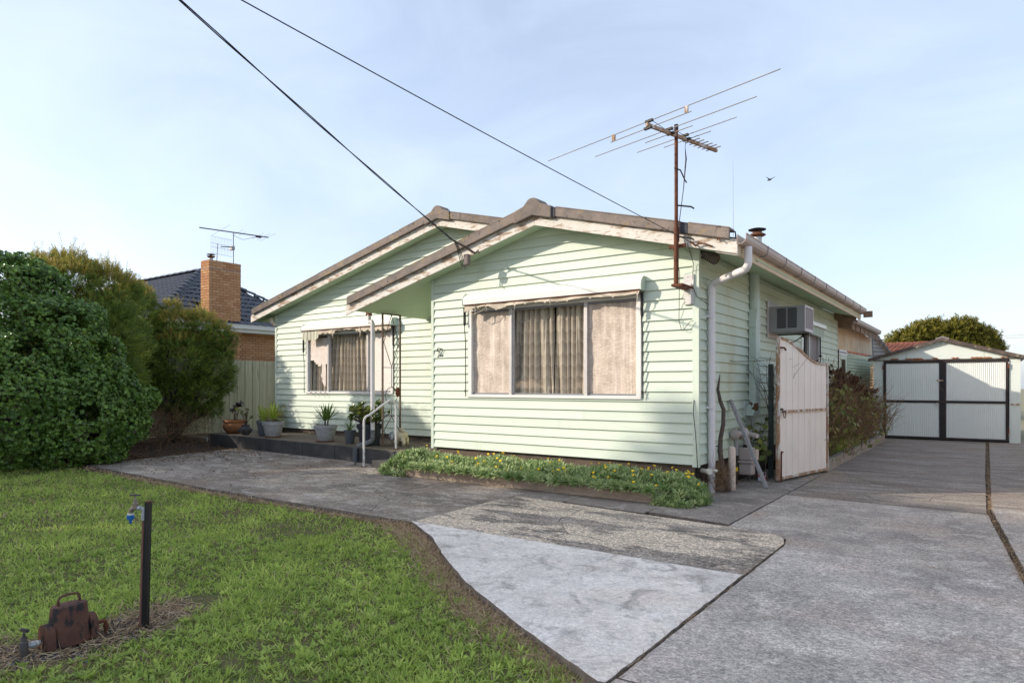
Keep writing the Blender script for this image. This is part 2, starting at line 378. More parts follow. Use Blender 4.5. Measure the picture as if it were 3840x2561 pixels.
slab_mat('slab_back_shaded', (0.31, 0.275, 0.245), (0.19, 0.165, 0.147), (0.42, 0.38, 0.345), 0.0, speck=0.35, warm=(0.26, 0.21, 0.175), streak=(0.5, 2.2, 1), cracks=0.4)  # rear driveway: same concrete as slab_drive, shade put into its colour
slab_mat('slab_path', (0.31, 0.285, 0.26), (0.19, 0.175, 0.16), (0.42, 0.39, 0.36), 0.0, speck=0.32)
slab_mat('slab_white', (0.84, 0.81, 0.775), (0.36, 0.34, 0.32), (0.88, 0.86, 0.83), 0.0, speck=0.16, warm=(0.76, 0.68, 0.62), smear=0.9)
slab_mat('deck_top', (0.175, 0.15, 0.12), (0.10, 0.088, 0.072), (0.21, 0.185, 0.15), 0.0, speck=0.2, streak=(0.5, 1.5, 1))

def glass_mat():
    m, nt, b = new_mat('glass')
    nt.nodes.remove(b)
    o = nt.nodes['Material Output']
    t = nt.nodes.new('ShaderNodeBsdfTransparent'); t.inputs['Color'].default_value = (0.93, 0.93, 0.91, 1)
    g = nt.nodes.new('ShaderNodeBsdfGlossy'); g.inputs['Roughness'].default_value = 0.03
    f = nt.nodes.new('ShaderNodeLayerWeight'); f.inputs['Blend'].default_value = 0.5
    fr = math_(nt, 'ADD', math_(nt, 'MULTIPLY', math_(nt, 'POWER', f.outputs['Facing'], 4.0), 0.8), 0.045)
    s = nt.nodes.new('ShaderNodeMixShader')
    nt.links.new(fr, s.inputs['Fac'])
    nt.links.new(t.outputs['BSDF'], s.inputs[1]); nt.links.new(g.outputs['BSDF'], s.inputs[2])
    nt.links.new(s.outputs['Shader'], o.inputs['Surface'])
glass_mat()
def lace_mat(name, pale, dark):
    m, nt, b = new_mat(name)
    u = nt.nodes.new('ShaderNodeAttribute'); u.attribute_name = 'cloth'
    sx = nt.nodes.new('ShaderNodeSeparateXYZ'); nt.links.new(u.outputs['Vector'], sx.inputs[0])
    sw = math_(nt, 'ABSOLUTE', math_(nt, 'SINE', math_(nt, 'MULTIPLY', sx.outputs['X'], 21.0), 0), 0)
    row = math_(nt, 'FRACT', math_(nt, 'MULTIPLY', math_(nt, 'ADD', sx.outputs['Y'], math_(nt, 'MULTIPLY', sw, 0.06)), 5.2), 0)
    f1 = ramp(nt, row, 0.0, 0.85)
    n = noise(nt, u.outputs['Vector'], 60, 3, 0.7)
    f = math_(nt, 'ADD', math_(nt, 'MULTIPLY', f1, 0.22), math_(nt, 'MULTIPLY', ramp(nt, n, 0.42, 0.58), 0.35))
    f = math_(nt, 'ADD', f, math_(nt, 'MULTIPLY', ramp(nt, sx.outputs['Z'], -0.9, 1.1), 0.62))  # fold shading put into the colour: darker where the cloth recedes
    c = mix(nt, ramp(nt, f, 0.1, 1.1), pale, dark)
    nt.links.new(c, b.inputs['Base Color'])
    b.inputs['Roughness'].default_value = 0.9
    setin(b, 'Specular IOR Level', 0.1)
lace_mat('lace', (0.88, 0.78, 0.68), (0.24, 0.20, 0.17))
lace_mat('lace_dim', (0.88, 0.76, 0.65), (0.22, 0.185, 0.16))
def screen_mat():
    m, nt, b = new_mat('fly_screen')
    v = position(nt, (14, 14, 60))
    vs = position(nt)
    c = mix(nt, ramp(nt, noise(nt, position(nt, (3, 3, 1.0)), 2.2, 6, 0.6), 0.35, 0.7), (0.41, 0.325, 0.26), (0.60, 0.49, 0.405))
    c = mix(nt, ramp(nt, noise(nt, position(nt, (11, 11, 0.7)), 1.0, 4, 0.6), 0.50, 0.66, 0, 0.55), c, (0.80, 0.70, 0.60))  # soft light on the curtain folds behind, painted as pale streaks
    c = mix(nt, ramp(nt, noise(nt, position(nt, (9, 9, 0.5)), 1.3, 3, 0.6), 0.54, 0.68, 0, 0.45), c, (0.28, 0.215, 0.17))  # darker streaks between those painted folds
    c = mix(nt, ramp(nt, noise(nt, v, 1.0, 4, 0.7), 0.50, 0.72, 0, 0.75), c, (0.88, 0.79, 0.69))  # crinkle highlights painted into the colour
    nt.links.new(c, b.inputs['Base Color'])
    b.inputs['Roughness'].default_value = 0.55
    setin(b, 'Specular IOR Level', 0.4)
    add_bump(nt, b, noise(nt, v, 1.2, 5, 0.7), 0.6, 0.01)
screen_mat()
pm('torn_foil', (0.80, 0.72, 0.65), (0.70, 0.58, 0.50), 12, rough=0.4, spec=0.5, bump=0.6, bscale=30)
pm('board_white', (0.80, 0.74, 0.68), (0.76, 0.69, 0.62), 8, rough=0.7, patch=[((0.45, 0.32, 0.24), 5, 0.62, 0.72, (1, 1, 5))])
def striped():
    m, nt, b = new_mat('striped_canvas')
    g = nt.nodes.new('ShaderNodeNewGeometry')
    s = nt.nodes.new('ShaderNodeSeparateXYZ'); nt.links.new(g.outputs['Position'], s.inputs[0])
    w = math_(nt, 'FRACT', math_(nt, 'MULTIPLY', s.outputs['X'], 7.5), 0)
    f = ramp(nt, w, 0.78, 0.80)
    c = mix(nt, f, (0.56, 0.54, 0.42), (0.20, 0.20, 0.15))
    nt.links.new(c, b.inputs['Base Color']); b.inputs['Roughness'].default_value = 0.9
striped()
def striped_y():
    m, nt, b = new_mat('striped_canvas_side')
    g = nt.nodes.new('ShaderNodeNewGeometry')
    s = nt.nodes.new('ShaderNodeSeparateXYZ'); nt.links.new(g.outputs['Position'], s.inputs[0])
    w = math_(nt, 'FRACT', math_(nt, 'MULTIPLY', s.outputs['Y'], 6.0), 0)
    c = mix(nt, ramp(nt, w, 0.6, 0.66), (0.52, 0.58, 0.48), (0.28, 0.36, 0.30))
    nt.links.new(c, b.inputs['Base Color']); b.inputs['Roughness'].default_value = 0.9
striped_y()

# ------------------------------------------------------------------ object helpers
ORG = {}
def tag(o, label=None, cat=None, group=None, kind=None):
    if label: o['label'] = label
    if cat: o['category'] = cat
    if group: o['group'] = group
    if kind: o['kind'] = kind
    return o
def empty(name, loc, label=None, cat=None, group=None, kind=None):
    o = bpy.data.objects.new(name, None)
    col.objects.link(o)
    o.location = loc
    o.empty_display_size = 0.2
    ORG[o] = Vector(loc)
    return tag(o, label, cat, group, kind)
def link_mesh(name, me, parent=None, loc=(0, 0, 0), world_loc=None):
    o = bpy.data.objects.new(name, me)
    col.objects.link(o)
    if parent: o.parent = parent
    o.location = loc
    ORG[o] = Vector(world_loc if world_loc is not None else loc)
    return o
class MB:
    def __init__(s): s.v = []; s.f = []; s.mi = []; s.cur = 0
    def face(s, *idx): s.f.append(idx); s.mi.append(s.cur)
    def add(s, vs): n = len(s.v); s.v.extend([tuple(map(float, p)) for p in vs]); return n
    def hexa(s, p):   # 8 points: bottom 0-3 ccw, top 4-7
        n = s.add(p)
        for q in ((3, 2, 1, 0), (4, 5, 6, 7), (0, 1, 5, 4), (1, 2, 6, 5), (2, 3, 7, 6), (3, 0, 4, 7)): s.face(*[n + i for i in q])
        return s
    def box(s, x0, x1, y0, y1, z0, z1):
        return s.hexa([(x0, y0, z0), (x1, y0, z0), (x1, y1, z0), (x0, y1, z0), (x0, y0, z1), (x1, y0, z1), (x1, y1, z1), (x0, y1, z1)])
    def prism(s, poly, vec):
        """polygon (3-D points) extruded by vec"""
        n = len(poly); a = s.add(poly); b = s.add([tuple(p[i] + vec[i] for i in range(3)) for p in poly])
        s.face(*[a + i for i in range(n - 1, -1, -1)]); s.face(*[b + i for i in range(n)])
        for i in range(n): j = (i + 1) % n; s.face(a + i, a + j, b + j, b + i)
        return s
    def beam(s, p, q, w, t, up=(0, 0, 1)):
        p = Vector(p); q = Vector(q); d = (q - p).normalized(); u = Vector(up)
        sd_ = d.cross(u)
        if sd_.length < 1e-4: sd_ = d.cross(Vector((1, 0, 0)))
        sd_.normalize(); u = sd_.cross(d).normalized()
        a = sd_ * w / 2; b = u * t / 2
        return s.hexa([p - a - b, p + a - b, q + a - b, q - a - b, p - a + b, p + a + b, q + a + b, q - a + b])
    def tube(s, pts, r, n=8, caps=True):
        pts = [Vector(p) for p in pts]
        rs = r if isinstance(r, (list, tuple)) else [r] * len(pts)
        prev = None; rings = []
        for i, p in enumerate(pts):
            d = (pts[min(i + 1, len(pts) - 1)] - pts[max(i - 1, 0)])
            if d.length < 1e-9: d = Vector((0, 0, 1))
            d.normalize()
            if prev is None:
                a = d.cross(Vector((0, 0, 1)))
                if a.length < 1e-3: a = d.cross(Vector((1, 0, 0)))
                a.normalize()
            else:
                a = prev - d * prev.dot(d)
                if a.length < 1e-4: a = d.cross(Vector((1, 0, 0)))
                a.normalize()
            prev = a; b = d.cross(a)
            rings.append(s.add([p + (a * math.cos(2 * math.pi * k / n) + b * math.sin(2 * math.pi * k / n)) * rs[i] for k in range(n)]))
        for i in range(len(rings) - 1):
            for k in range(n):
                j = (k + 1) % n
                s.face(rings[i] + k, rings[i] + j, rings[i + 1] + j, rings[i + 1] + k)
        if caps:
            s.face(*[rings[0] + k for k in range(n - 1, -1, -1)]); s.face(*[rings[-1] + k for k in range(n)])
        return s
    def lathe(s, c, prof, n=28, cap=True):
        """profile [(r, z)] bottom to top about a vertical axis through c"""
        rings = []
        for r, z in prof:
            rings.append(s.add([(c[0] + r * math.cos(2 * math.pi * k / n), c[1] + r * math.sin(2 * math.pi * k / n), c[2] + z) for k in range(n)]))
        for i in range(len(rings) - 1):
            for k in range(n):
                j = (k + 1) % n
                s.face(rings[i] + k, rings[i] + j, rings[i + 1] + j, rings[i + 1] + k)
        if cap:
            s.face(*[rings[0] + k for k in range(n - 1, -1, -1)]); s.face(*[rings[-1] + k for k in range(n)])
        return s
    def sphere(s, c, r, n=12, m=7, sq=(1, 1, 1)):
        prof = [(max(1e-4, r * math.sin(math.pi * i / m)), -r * math.cos(math.pi * i / m)) for i in range(m + 1)]
        k0 = len(s.v)
        s.lathe((0, 0, 0), prof, n)
        for i in range(k0, len(s.v)):
            p = s.v[i]; s.v[i] = (c[0] + p[0] * sq[0], c[1] + p[1] * sq[1], c[2] + p[2] * sq[2])
        return s
    def build(s, name, mats, parent=None, smooth=False, label=None, origin=None, bevel=0.0, kind=None):
        V = np.array(s.v)
        if origin is None:
            c = (V.min(0) + V.max(0)) / 2
            origin = Vector((c[0], c[1], V[:, 2].min()))
        else: origin = Vector(origin)
        me = bpy.data.meshes.new(name)
        me.from_pydata((V - np.array(origin)).tolist(), [], s.f)
        mats = mats if isinstance(mats, (list, tuple)) else [mats]
        for k in mats: me.materials.append(MATS[k])
        if len(mats) > 1: me.polygons.foreach_set('material_index', s.mi)
        if smooth:
            me.polygons.foreach_set('use_smooth', [True] * len(me.polygons))
        me.update()
        po = ORG[parent] if parent else Vector((0, 0, 0))
        o = link_mesh(name, me, parent, origin - po, origin)
        if smooth == 'auto':
            me.set_sharp_from_angle(angle=R(40))
        if bevel:
            md = o.modifiers.new('bevel', 'BEVEL'); md.width = bevel; md.segments = 2; md.limit_method = 'ANGLE'
        if label: o['label'] = label
        if kind: o['kind'] = kind
        return o
def cloud_mesh(name, protos, pos, rot, scl, tint, mat, parent=None, origin=None, kind=None, smooth=False):
    """many small leaf/blade shapes merged into one mesh; protos: list of (verts(n,3), faces(m,k))"""
    N = len(pos)
    which = rng.integers(0, len(protos), N)
    Vs = []; Fs = []; Ts = []; base = 0
    for pi, (pv, pf) in enumerate(protos):
        idx = np.nonzero(which == pi)[0]
        if len(idx) == 0: continue
        pv = np.asarray(pv, float); pf = np.asarray(pf, int)
        s_ = scl[idx][:, None, None] if scl.ndim == 1 else scl[idx][:, None, :]
        w = np.einsum('nij,nkj->nki', rot[idx], pv[None] * s_) + pos[idx][:, None, :]
        Vs.append(w.reshape(-1, 3))
        f = pf[None] + (np.arange(len(idx)) * len(pv))[:, None, None] + base
        Fs.append(f.reshape(-1, pf.shape[1]))
        Ts.append(np.repeat(tint[idx], len(pv)))
        base += len(idx) * len(pv)
    V = np.concatenate(Vs); F = np.concatenate(Fs); T = np.concatenate(Ts)
    if origin is None:
        c = (V.min(0) + V.max(0)) / 2; origin = Vector((c[0], c[1], V[:, 2].min()))
    me = bpy.data.meshes.new(name)
    me.vertices.add(len(V)); me.vertices.foreach_set('co', (V - np.array(origin)).ravel())
    k = F.shape[1]
    me.loops.add(F.size); me.loops.foreach_set('vertex_index', F.ravel().astype(np.int32))
    me.polygons.add(len(F)); me.polygons.foreach_set('loop_start', np.arange(0, F.size, k, dtype=np.int32))
    try: me.polygons.foreach_set('loop_total', np.full(len(F), k, dtype=np.int32))
    except Exception: pass
    if smooth: me.polygons.foreach_set('use_smooth', np.ones(len(F), dtype=bool))
    a = me.attributes.new('tint', 'FLOAT', 'POINT'); a.data.foreach_set('value', T.astype(np.float32))
    me.materials.append(MATS[mat])
    me.update(calc_edges=True)
    po = ORG[parent] if parent else Vector((0, 0, 0))
    o = link_mesh(name, me, parent, Vector(origin) - po, origin)
    if kind: o['kind'] = kind
    return o
def frames(nrm, spin=None):
    """rotation matrices taking local z to nrm, random spin about it"""
    n = nrm / np.linalg.norm(nrm, axis=1, keepdims=True)
    ref = np.where(np.abs(n[:, 2:3]) < 0.95, np.array([[0, 0, 1.0]]), np.array([[1.0, 0, 0]]))
    x = np.cross(ref, n); x /= np.linalg.norm(x, axis=1, keepdims=True)
    y = np.cross(n, x)
    a = rng.uniform(0, 2 * np.pi, len(n)) if spin is None else spin
    ca = np.cos(a)[:, None]; sa = np.sin(a)[:, None]
    X = x * ca + y * sa; Y = -x * sa + y * ca
    return np.stack([X, Y, n], axis=2)
def leaf_quad(L, W, tilt, az, z0=0.0, fold=0.15, r0=0.0, curl=0.0):
    """one leaf as two triangled halves (4 tris as 2 quads): verts base, left, tip, right, mid"""
    d = np.array([math.cos(az) * math.cos(tilt), math.sin(az) * math.cos(tilt), math.sin(tilt)])
    s = np.array([-math.sin(az), math.cos(az), 0.0])
    n = np.cross(d, s)
    b = d * r0 + np.array([0, 0, z0])
    m = b + d * L * 0.55 + n * (-fold * W)
    v = [b, b + d * L * 0.55 + s * W / 2, b + d * L - np.array([0, 0, curl * L]), b + d * L * 0.55 - s * W / 2, m]
    return v, [(0, 4, 1), (1, 4, 2), (2, 4, 3), (3, 4, 0)]
def rosette(k, L, W, tilts, spread=0.0, z=0.0, jitter=0.3, seed=0, rings=1, curl=0.1, r0=0.0):
    rr = random.Random(seed); V = []; F = []
    for i in range(k):
        az = 2.399 * i + rr.uniform(-jitter, jitter)
        t = rr.uniform(*tilts)
        v, f = leaf_quad(L * rr.uniform(0.7, 1.1), W * rr.uniform(0.8, 1.1), t, az, z * i / max(1, k - 1), 0.15, r0, curl)
        n = len(V); V += v; F += [tuple(n + j for j in q) for q in f]
    return np.array(V), np.array(F)
def spray(k, L, leafL, leafW, seed=0, ang=0.9):
    """a shoot along +z with narrow leaves along it; two triangles each"""
    rr = random.Random(seed); V = []; F = []
    for i in range(k):
        z = L * (i + 0.5) / k; az = 2.399 * i + rr.uniform(-0.4, 0.4); t = ang + rr.uniform(-0.3, 0.3)
        l = leafL * rr.uniform(0.7, 1.1)
        d = np.array([math.cos(az) * math.cos(t), math.sin(az) * math.cos(t), math.sin(t)]); s = np.array([-math.sin(az), math.cos(az), 0])
        b = np.array([0, 0, z]); n = len(V)
        V += [b, b + d * l * 0.5 + s * leafW / 2, b + d * l, b + d * l * 0.5 - s * leafW / 2]
        F += [(n, n + 1, n + 2), (n, n + 2, n + 3)]
    return np.array(V), np.array(F)
def blob_points(blobs, density, inner=0.55, keep=0.85, flat=1.0, gaps=True):
    P = []; Nn = []
    B = [(np.array(c), r) for c, r in blobs]
    for c, r in B:
        n = int(density * 4 * math.pi * r * r)
        d = rng.normal(size=(n, 3)); d /= np.linalg.norm(d, axis=1, keepdims=True)
        lump = 1 + 0.10 * np.sin(d[:, 0] * 5 + c[0] * 3) * np.sin(d[:, 1] * 6 + c[1] * 2) + 0.08 * np.sin(d[:, 2] * 9 + c[2])
        rad = r * lump * np.power(rng.uniform(inner ** 3, 1.0, n), 1 / 3.0)
        p = c + d * rad[:, None] * np.array([1, 1, flat])
        ok = np.ones(n, bool)
        if gaps: ok &= ~((np.sin(p[:, 0] * 4.3 + 1) * np.sin(p[:, 1] * 4.9) * np.sin(p[:, 2] * 5.3 + 2) < -0.30) & (rad / r > 0.88))
        for c2, r2 in B:
            if c2 is c: continue
            ok &= np.linalg.norm((p - c2) / np.array([1, 1, flat]), axis=1) > r2 * keep * 0.8
        P.append(p[ok]); Nn.append(d[ok])
    return np.concatenate(P), np.concatenate(Nn)
FW = Vector((-math.sin(R(CAMA)), math.cos(R(CAMA)), 0)); RT = Vector((math.cos(R(CAMA)), math.sin(R(CAMA)), 0))
def site(px, py, d):
    """a spot in the yard surveyed from the street as bearing, height angle and distance"""
    p = FW * d + RT * ((px - 1920) / 2486 * d); return (p.x, p.y, H + (1445 - py) / 2486 * d)

# ================================================================== GROUND
def polybox(poly, z0, z1, name, mat, parent=None, sub=0.12, jit=0.0, bevel=0.0, label=None, holes=None):
    pts = []
    n = len(poly)
    for i in range(n):
        a = Vector(poly[i]); b = Vector(poly[(i + 1) % n]); L = (b - a).length; k = max(1, int(L / sub)) if jit else 1
        for j in range(k):
            p = a.lerp(b, j / k)
            if jit and j: p = p + Vector((random.uniform(-jit, jit), random.uniform(-jit, jit)))
            pts.append((p.x, p.y, z0))
    m = MB(); m.prism(pts, (0, 0, z1 - z0))
    if name == 'concrete_slab':
        m.mi = [1] * len(m.f); m.mi[1] = 0
        return m.build(name, [mat, 'slab_edge'], parent, bevel=bevel, label=label)
    return m.build(name, mat, parent, bevel=bevel, label=label)
g = MB(); g.add([(-400, -400, -0.16), (400, -400, -0.16), (400, 400, -0.16), (-400, 400, -0.16)]); g.face(0, 1, 2, 3)
pm('earth', (0.20, 0.20, 0.11), (0.24, 0.215, 0.16), 0.6, rough=1.0, fine=0.2, fscale=12)
tag(g.build('ground', 'earth'), 'flat earth under the whole yard', kind='structure')
# lawn bed: a gently bumpy sheet
def hyp(y):   # x of the grass edge along the white slab, for y between 3.05 and 5.5
    pts = [(5.5, -5.36), (4.6, -4.05), (4.03, -3.32), (3.47, -2.36), (3.05, -1.50), (2.4, -1.5), (-8, -1.5)]
    for (ya, xa), (yb, xb) in zip(pts, pts[1:]):
        if y >= yb: return xa + (xb - xa) * (ya - y) / (ya - yb)
    return -1.5
def lawn_z(x, y): return -0.050 + 0.012 * math.sin(x * 1.7 + 0.5) * math.cos(y * 2.1) + 0.006 * math.sin(x * 5 + y * 4)
m = MB(); nx, ny = 90, 60
for j in range(ny + 1):
    for i in range(nx + 1):
        x = -24 + 22.55 * i / nx; y = -9 + 19 * j / ny
        m.v.append((x, y, lawn_z(x, y) - 0.008))
for j in range(ny):
    for i in range(nx):
        a = j * (nx + 1) + i; m.face(a, a + 1, a + nx + 2, a + nx + 1)
tag(m.build('lawn_ground', 'lawn_soil', smooth=True), 'bare earth showing between the grass of the lawn', kind='structure')

# ---- concrete: bed of dirt in the joints, then each poured slab
b_ = MB(); b_.box(-14.9, 5.2, 5.56, 8.9, -0.15, -0.035); b_.box(-1.58, 5.2, -9, 5.56, -0.15, -0.035); b_.box(-3.3, 5.2, 8.9, 23.5, -0.15, -0.036)
drive = tag(b_.build('driveway', 'under_dirt'), 'concrete driveway and apron poured in separate slabs', kind='structure')
G_ = 0.009
def slab(poly, mat, z=0.0, jit=0.004, label=None):
    return polybox(poly, -0.13, z, 'concrete_slab', mat, drive, 0.10, jit, 0.006, label)
slab([(-14.4, 5.74), (-12.0, 5.62), (-10.0, 5.52), (-10.0, 9.6), (-15.2, 9.6)], 'slab_left', -0.002, 0.010)
slab([(-10.0 + G_, 5.50), (-5.36, 5.51), (-5.50, 8.9), (-10.0 + G_, 9.6)], 'slab_left', 0.0, 0.010)
slab([(-5.36 + G_, 5.52), (-1.625, 5.53), (-1.625, 6.9), (-1.68, 7.1), (-1.80, 7.24), (-2.10, 7.33), (-3.6, 7.46), (-5.45, 7.64)], 'slab_old', 0.004, 0.003)
slab([(-5.36, 5.50), (-4.62, 5.05), (-4.02, 4.55), (-3.34, 4.04), (-2.80, 3.72), (-2.38, 3.47), (-2.02, 3.28), (-1.66, 3.09), (-1.62, 3.10), (-1.622, 5.515)], 'slab_white', 0.012, 0.006,
     'pale white triangular concrete slab')
for x0, x1 in ((-5.46, -4.62), (-4.61, -3.42), (-3.41, -2.36)):
    slab([(x0, 7.66), (x1, 7.50 if x1 > -3 else 7.55), (x1, 8.9), (x0, 8.9)], 'slab_path')
slab([(-3.35, 8.91), (-2.36, 8.91), (-2.36, 12.9), (-3.35, 12.9)], 'slab_path', -0.004)
slab([(-1.61, -9), (0.35, -9), (0.35, 3.24), (-1.61, 3.20)], 'slab_front', 0.001)
slab([(-1.605, 3.215), (0.34, 3.255), (0.235, 6.655), (-1.605, 6.76)], 'slab_front', 0.0)
slab([(-1.605, 6.775), (0.235, 6.67), (0.015, 9.86), (-2.34, 9.98), (-2.34, 7.36), (-1.9, 7.31), (-1.66, 7.12)], 'slab_drive', -0.002)
slab([(-2.34, 9.99), (0.0, 9.875), (-0.02, 14.2), (-2.33, 14.2)], 'slab_back_shaded', -0.001)
slab([(-2.33, 14.21), (-0.02, 14.21), (-0.02, 18.3), (-2.33, 18.3)], 'slab_back_shaded', 0.0)
slab([(-2.33, 18.31), (-0.02, 18.31), (-0.02, 23.4), (-3.2, 23.4), (-3.2, 21.5), (-2.33, 21.5)], 'slab_back_shaded', -0.001)
for y0, y1 in ((-9, 3.2), (3.21, 6.9), (6.91, 10.35), (10.36, 14.6), (14.61, 18.9), (18.91, 23.4)):
    xa = 0.39 if y0 < 4 else (0.27 if y0 < 8 else 0.05)
    xb = 0.27 if y0 < 6.5 and y0 > 0 else (0.05 if y0 > 5 else 0.39)
    slab([(xa, y0), (5.0, y0), (5.0, y1), (xb, y1)], 'slab_drive' if y0 < 10 else 'slab_back_shaded', 0.002)
# weeds and rubble down the driveway joint are added with the plants

# ---- porch
p = MB()
p.prism([(-16.75, 9.58, -0.1), (-10.15, 9.14, -0.1), (-10.15, 11.02, -0.1), (-16.75, 11.6, -0.1)], (0, 0, 0.40))
p.prism([(-10.14, 9.12, -0.1), (-8.0, 8.98, -0.1), (-8.0, 11.02, -0.1), (-10.14, 11.02, -0.1)], (0, 0, 0.396))
p.mi = [0] * len(p.f)
for i, f in enumerate(p.f):
    if all(abs(p.v[k][2]) > 0.2 for k in f): p.mi[i] = 1
porch = tag(p.build('porch', ['concrete_shaded', 'deck_top'], bevel=0.012), 'raised concrete porch slab with a dark front edge', kind='structure')
for x in (-13.9, -12.4, -11.2):
    yy = 9.58 - 0.44 * (x + 16.75) / 6.6
    MB().box(x - 0.006, x + 0.006, yy - 0.004, yy + 0.01, -0.05, 0.29).build('joint_line', 'black', porch)
s_ = MB(); s_.box(-9.52, -8.2, 8.70, 9.02, -0.1, 0.135)
tag(s_.build('step', 'concrete_step', bevel=0.012), 'single concrete step below the porch', kind='structure')

# ================================================================== THE MINT HOUSE
XW0, XW1, YW, ZB = -8.44, -3.36, 9.254, 0.42
XM0, YM = -15.87, 11.05
AW, SW, ZAW = -5.93, 0.257, 4.17        # wing gable
AM, SM, ZAM = -9.615, 0.2446, 5.03      # main gable
def sof_w(x): return ZAW - SW * abs(x - AW)
def sof_m(x): return ZAM - SM * abs(x - AM)
house = empty('weatherboard_house', (-9.6, 11.0, 0), 'mint green weatherboard house with two front gables and a porch', 'house')

class Wall:
    def __init__(s, o, u, n): s.o = Vector(o); s.u = Vector(u); s.n = Vector(n)
    def p(s, u, z, off=0.0): q = s.o + s.u * u + s.n * off; return (q.x, q.y, z)
def board(w, a0, b0, a1, b1, z0, z1, parent, mat, o0=0.032, o1=0.005):
    m = MB()
    m.hexa([w.p(a0, z0, o0), w.p(b0, z0, o0), w.p(b0, z0, 0), w.p(a0, z0, 0), w.p(a1, z1, o1), w.p(b1, z1, o1), w.p(b1, z1, 0), w.p(a1, z1, 0)])
    return m.build('weatherboard', mat, parent)
def clad(w, u0, u1, zb, e, topf, ztop, holes, parent, mat, joints=True):
    """courses of board from zb up, clipped by topf(u) (list of gable bounds) and window holes (ua,ub,za,zb)"""
    k = 0
    while True:
        z0 = zb + e * k; z1 = z0 + e; k += 1
        if z0 >= ztop - 0.03: break
        z1 = min(z1, ztop - 0.004)
        a0, b0 = topf(z0); a1, b1 = topf(z1)
        a0 = max(a0, u0); a1 = max(a1, u0); b0 = min(b0, u1); b1 = min(b1, u1)
        segs = [(a0, b0, a1, b1)]
        extra = []
        for ha, hb, hz0, hz1 in holes:
            if z1 <= hz0 or z0 >= hz1: continue
            ns = []
            for (p0, q0, p1, q1) in segs:
                if q0 <= ha or p0 >= hb: ns.append((p0, q0, p1, q1)); continue
                if p0 < ha: ns.append((p0, ha, p1, ha))
                if q0 > hb: ns.append((hb, q0, hb, q1))
            segs = ns
            if z0 < hz0: extra.append((ha, hb, z0, hz0))
            if z1 > hz1: extra.append((ha, hb, hz1, z1))
        for p0, q0, p1, q1 in segs:
            if joints and q0 - p0 > 4.2 and k % 3 != 0:
                c = p0 + (q0 - p0) * random.choice((0.33, 0.42, 0.55, 0.64))
                board(w, p0, c - 0.0015, p1, c - 0.0015, z0, z1, parent, mat)
                board(w, c + 0.0015, q0, c + 0.0015, q1, z0, z1, parent, mat)
            else: board(w, p0, q0, p1, q1, z0, z1, parent, mat)
        for ha, hb, za, zc in extra: board(w, ha, hb, ha, hb, za, zc, parent, mat)

def gable_bounds(ap, z_ap, sl):
    def f(z):
        h = max(0.0, (z_ap - z) / sl)
        return (ap - h, ap + h)
    return f
# wing front wall
WW = (-7.52, -4.26, 1.40, 2.93)     # window x0 x1 z0 z1
def wall_core(x0, x1, y, t, zb, apx, zap, sl, hole, name, parent):
    m = MB(); ha, hb, hz0, hz1 = hole
    m.box(x0, x1, y, y + t, zb, hz0)
    m.box(x0, ha, y, y + t, hz0, hz1); m.box(hb, x1, y, y + t, hz0, hz1)
    zl = zap - sl * (apx - x0); zr = zap - sl * (x1 - apx)
    m.prism([(x0, y, hz1), (x1, y, hz1), (x1, y, zr), (apx, y, zap), (x0, y, zl)], (0, t, 0))
    return m.build(name, 'mint', parent)
wf = wall_core(XW0, XW1, YW, 0.10, ZB, AW, ZAW, SW, WW, 'wall', house)
clad(Wall((0, YW, 0), (1, 0, 0), (0, -1, 0)), XW0 + 0.035, XW1 - 0.07, ZB, 0.15, gable_bounds(AW, ZAW, SW), ZAW, [WW], wf, 'mint')
for a, b_ in ((XW0 - 0.028, XW0 + 0.034), (XW1 - 0.068, XW1 + 0.028)):
    MB().hexa([(a, YW - 0.032, ZB - 0.03), (b_, YW - 0.032, ZB - 0.03), (b_, YW - 0.001, ZB - 0.03), (a, YW - 0.001, ZB - 0.03),
               (a, YW - 0.032, sof_w(a) - 0.005), (b_, YW - 0.032, sof_w(b_) - 0.005), (b_, YW - 0.001, sof_w(b_) - 0.005), (a, YW - 0.001, sof_w(a) - 0.005)]).build('corner_board', 'mint', wf)
# main front wall
MW = (-14.50, -11.36, 1.40, 2.90)
mf = wall_core(XM0, -8.2, YM, 0.10, ZB, AM, ZAM, SM, MW, 'wall', house)
# main gable core above/behind wing
mm = MB(); mm.prism([(-8.2, YM, 3.0), (XW1, YM, 3.0), (XW1, YM, sof_m(XW1)), (-8.2, YM, sof_m(-8.2))], (0, 0.1, 0)); mm.build('wall', 'mint', house)
clad(Wall((0, YM, 0), (1, 0, 0), (0, -1, 0)), XM0 + 0.045, XW0 - 0.002, ZB, 0.15, gable_bounds(AM, ZAM, SM), 3.62, [MW], mf, 'mint')
clad(Wall((0, YM, 0), (1, 0, 0), (0, -1, 0)), XM0 + 0.045, -6.6, ZB + 0.15 * 22, 0.15, gable_bounds(AM, ZAM, SM), ZAM, [], mf, 'mint', False)
MB().box(XM0 - 0.028, XM0 + 0.043, YM - 0.032, YM - 0.001, ZB - 0.03, sof_m(XM0) - 0.02).build('corner_board', 'mint', mf)
# left flank of the wing and of the house, rear
m = MB(); m.box(XW0, XW0 + 0.1, YW + 0.1, YM, ZB, sof_w(XW0)); m.build('wall', 'mint', house)
m = MB(); m.box(XM0, XM0 + 0.1, YM + 0.1, 20.0, ZB, sof_m(XM0)); m.build('wall', 'mint', house)
m = MB(); m.prism([(XM0 + 0.1, 19.94, ZB), (XW1 - 0.1, 19.94, ZB), (XW1 - 0.1, 19.94, sof_m(XW1)), (AM, 19.94, ZAM), (XM0 + 0.1, 19.94, sof_m(XM0))], (0, 0.1, 0)); m.build('wall', 'mint', house)
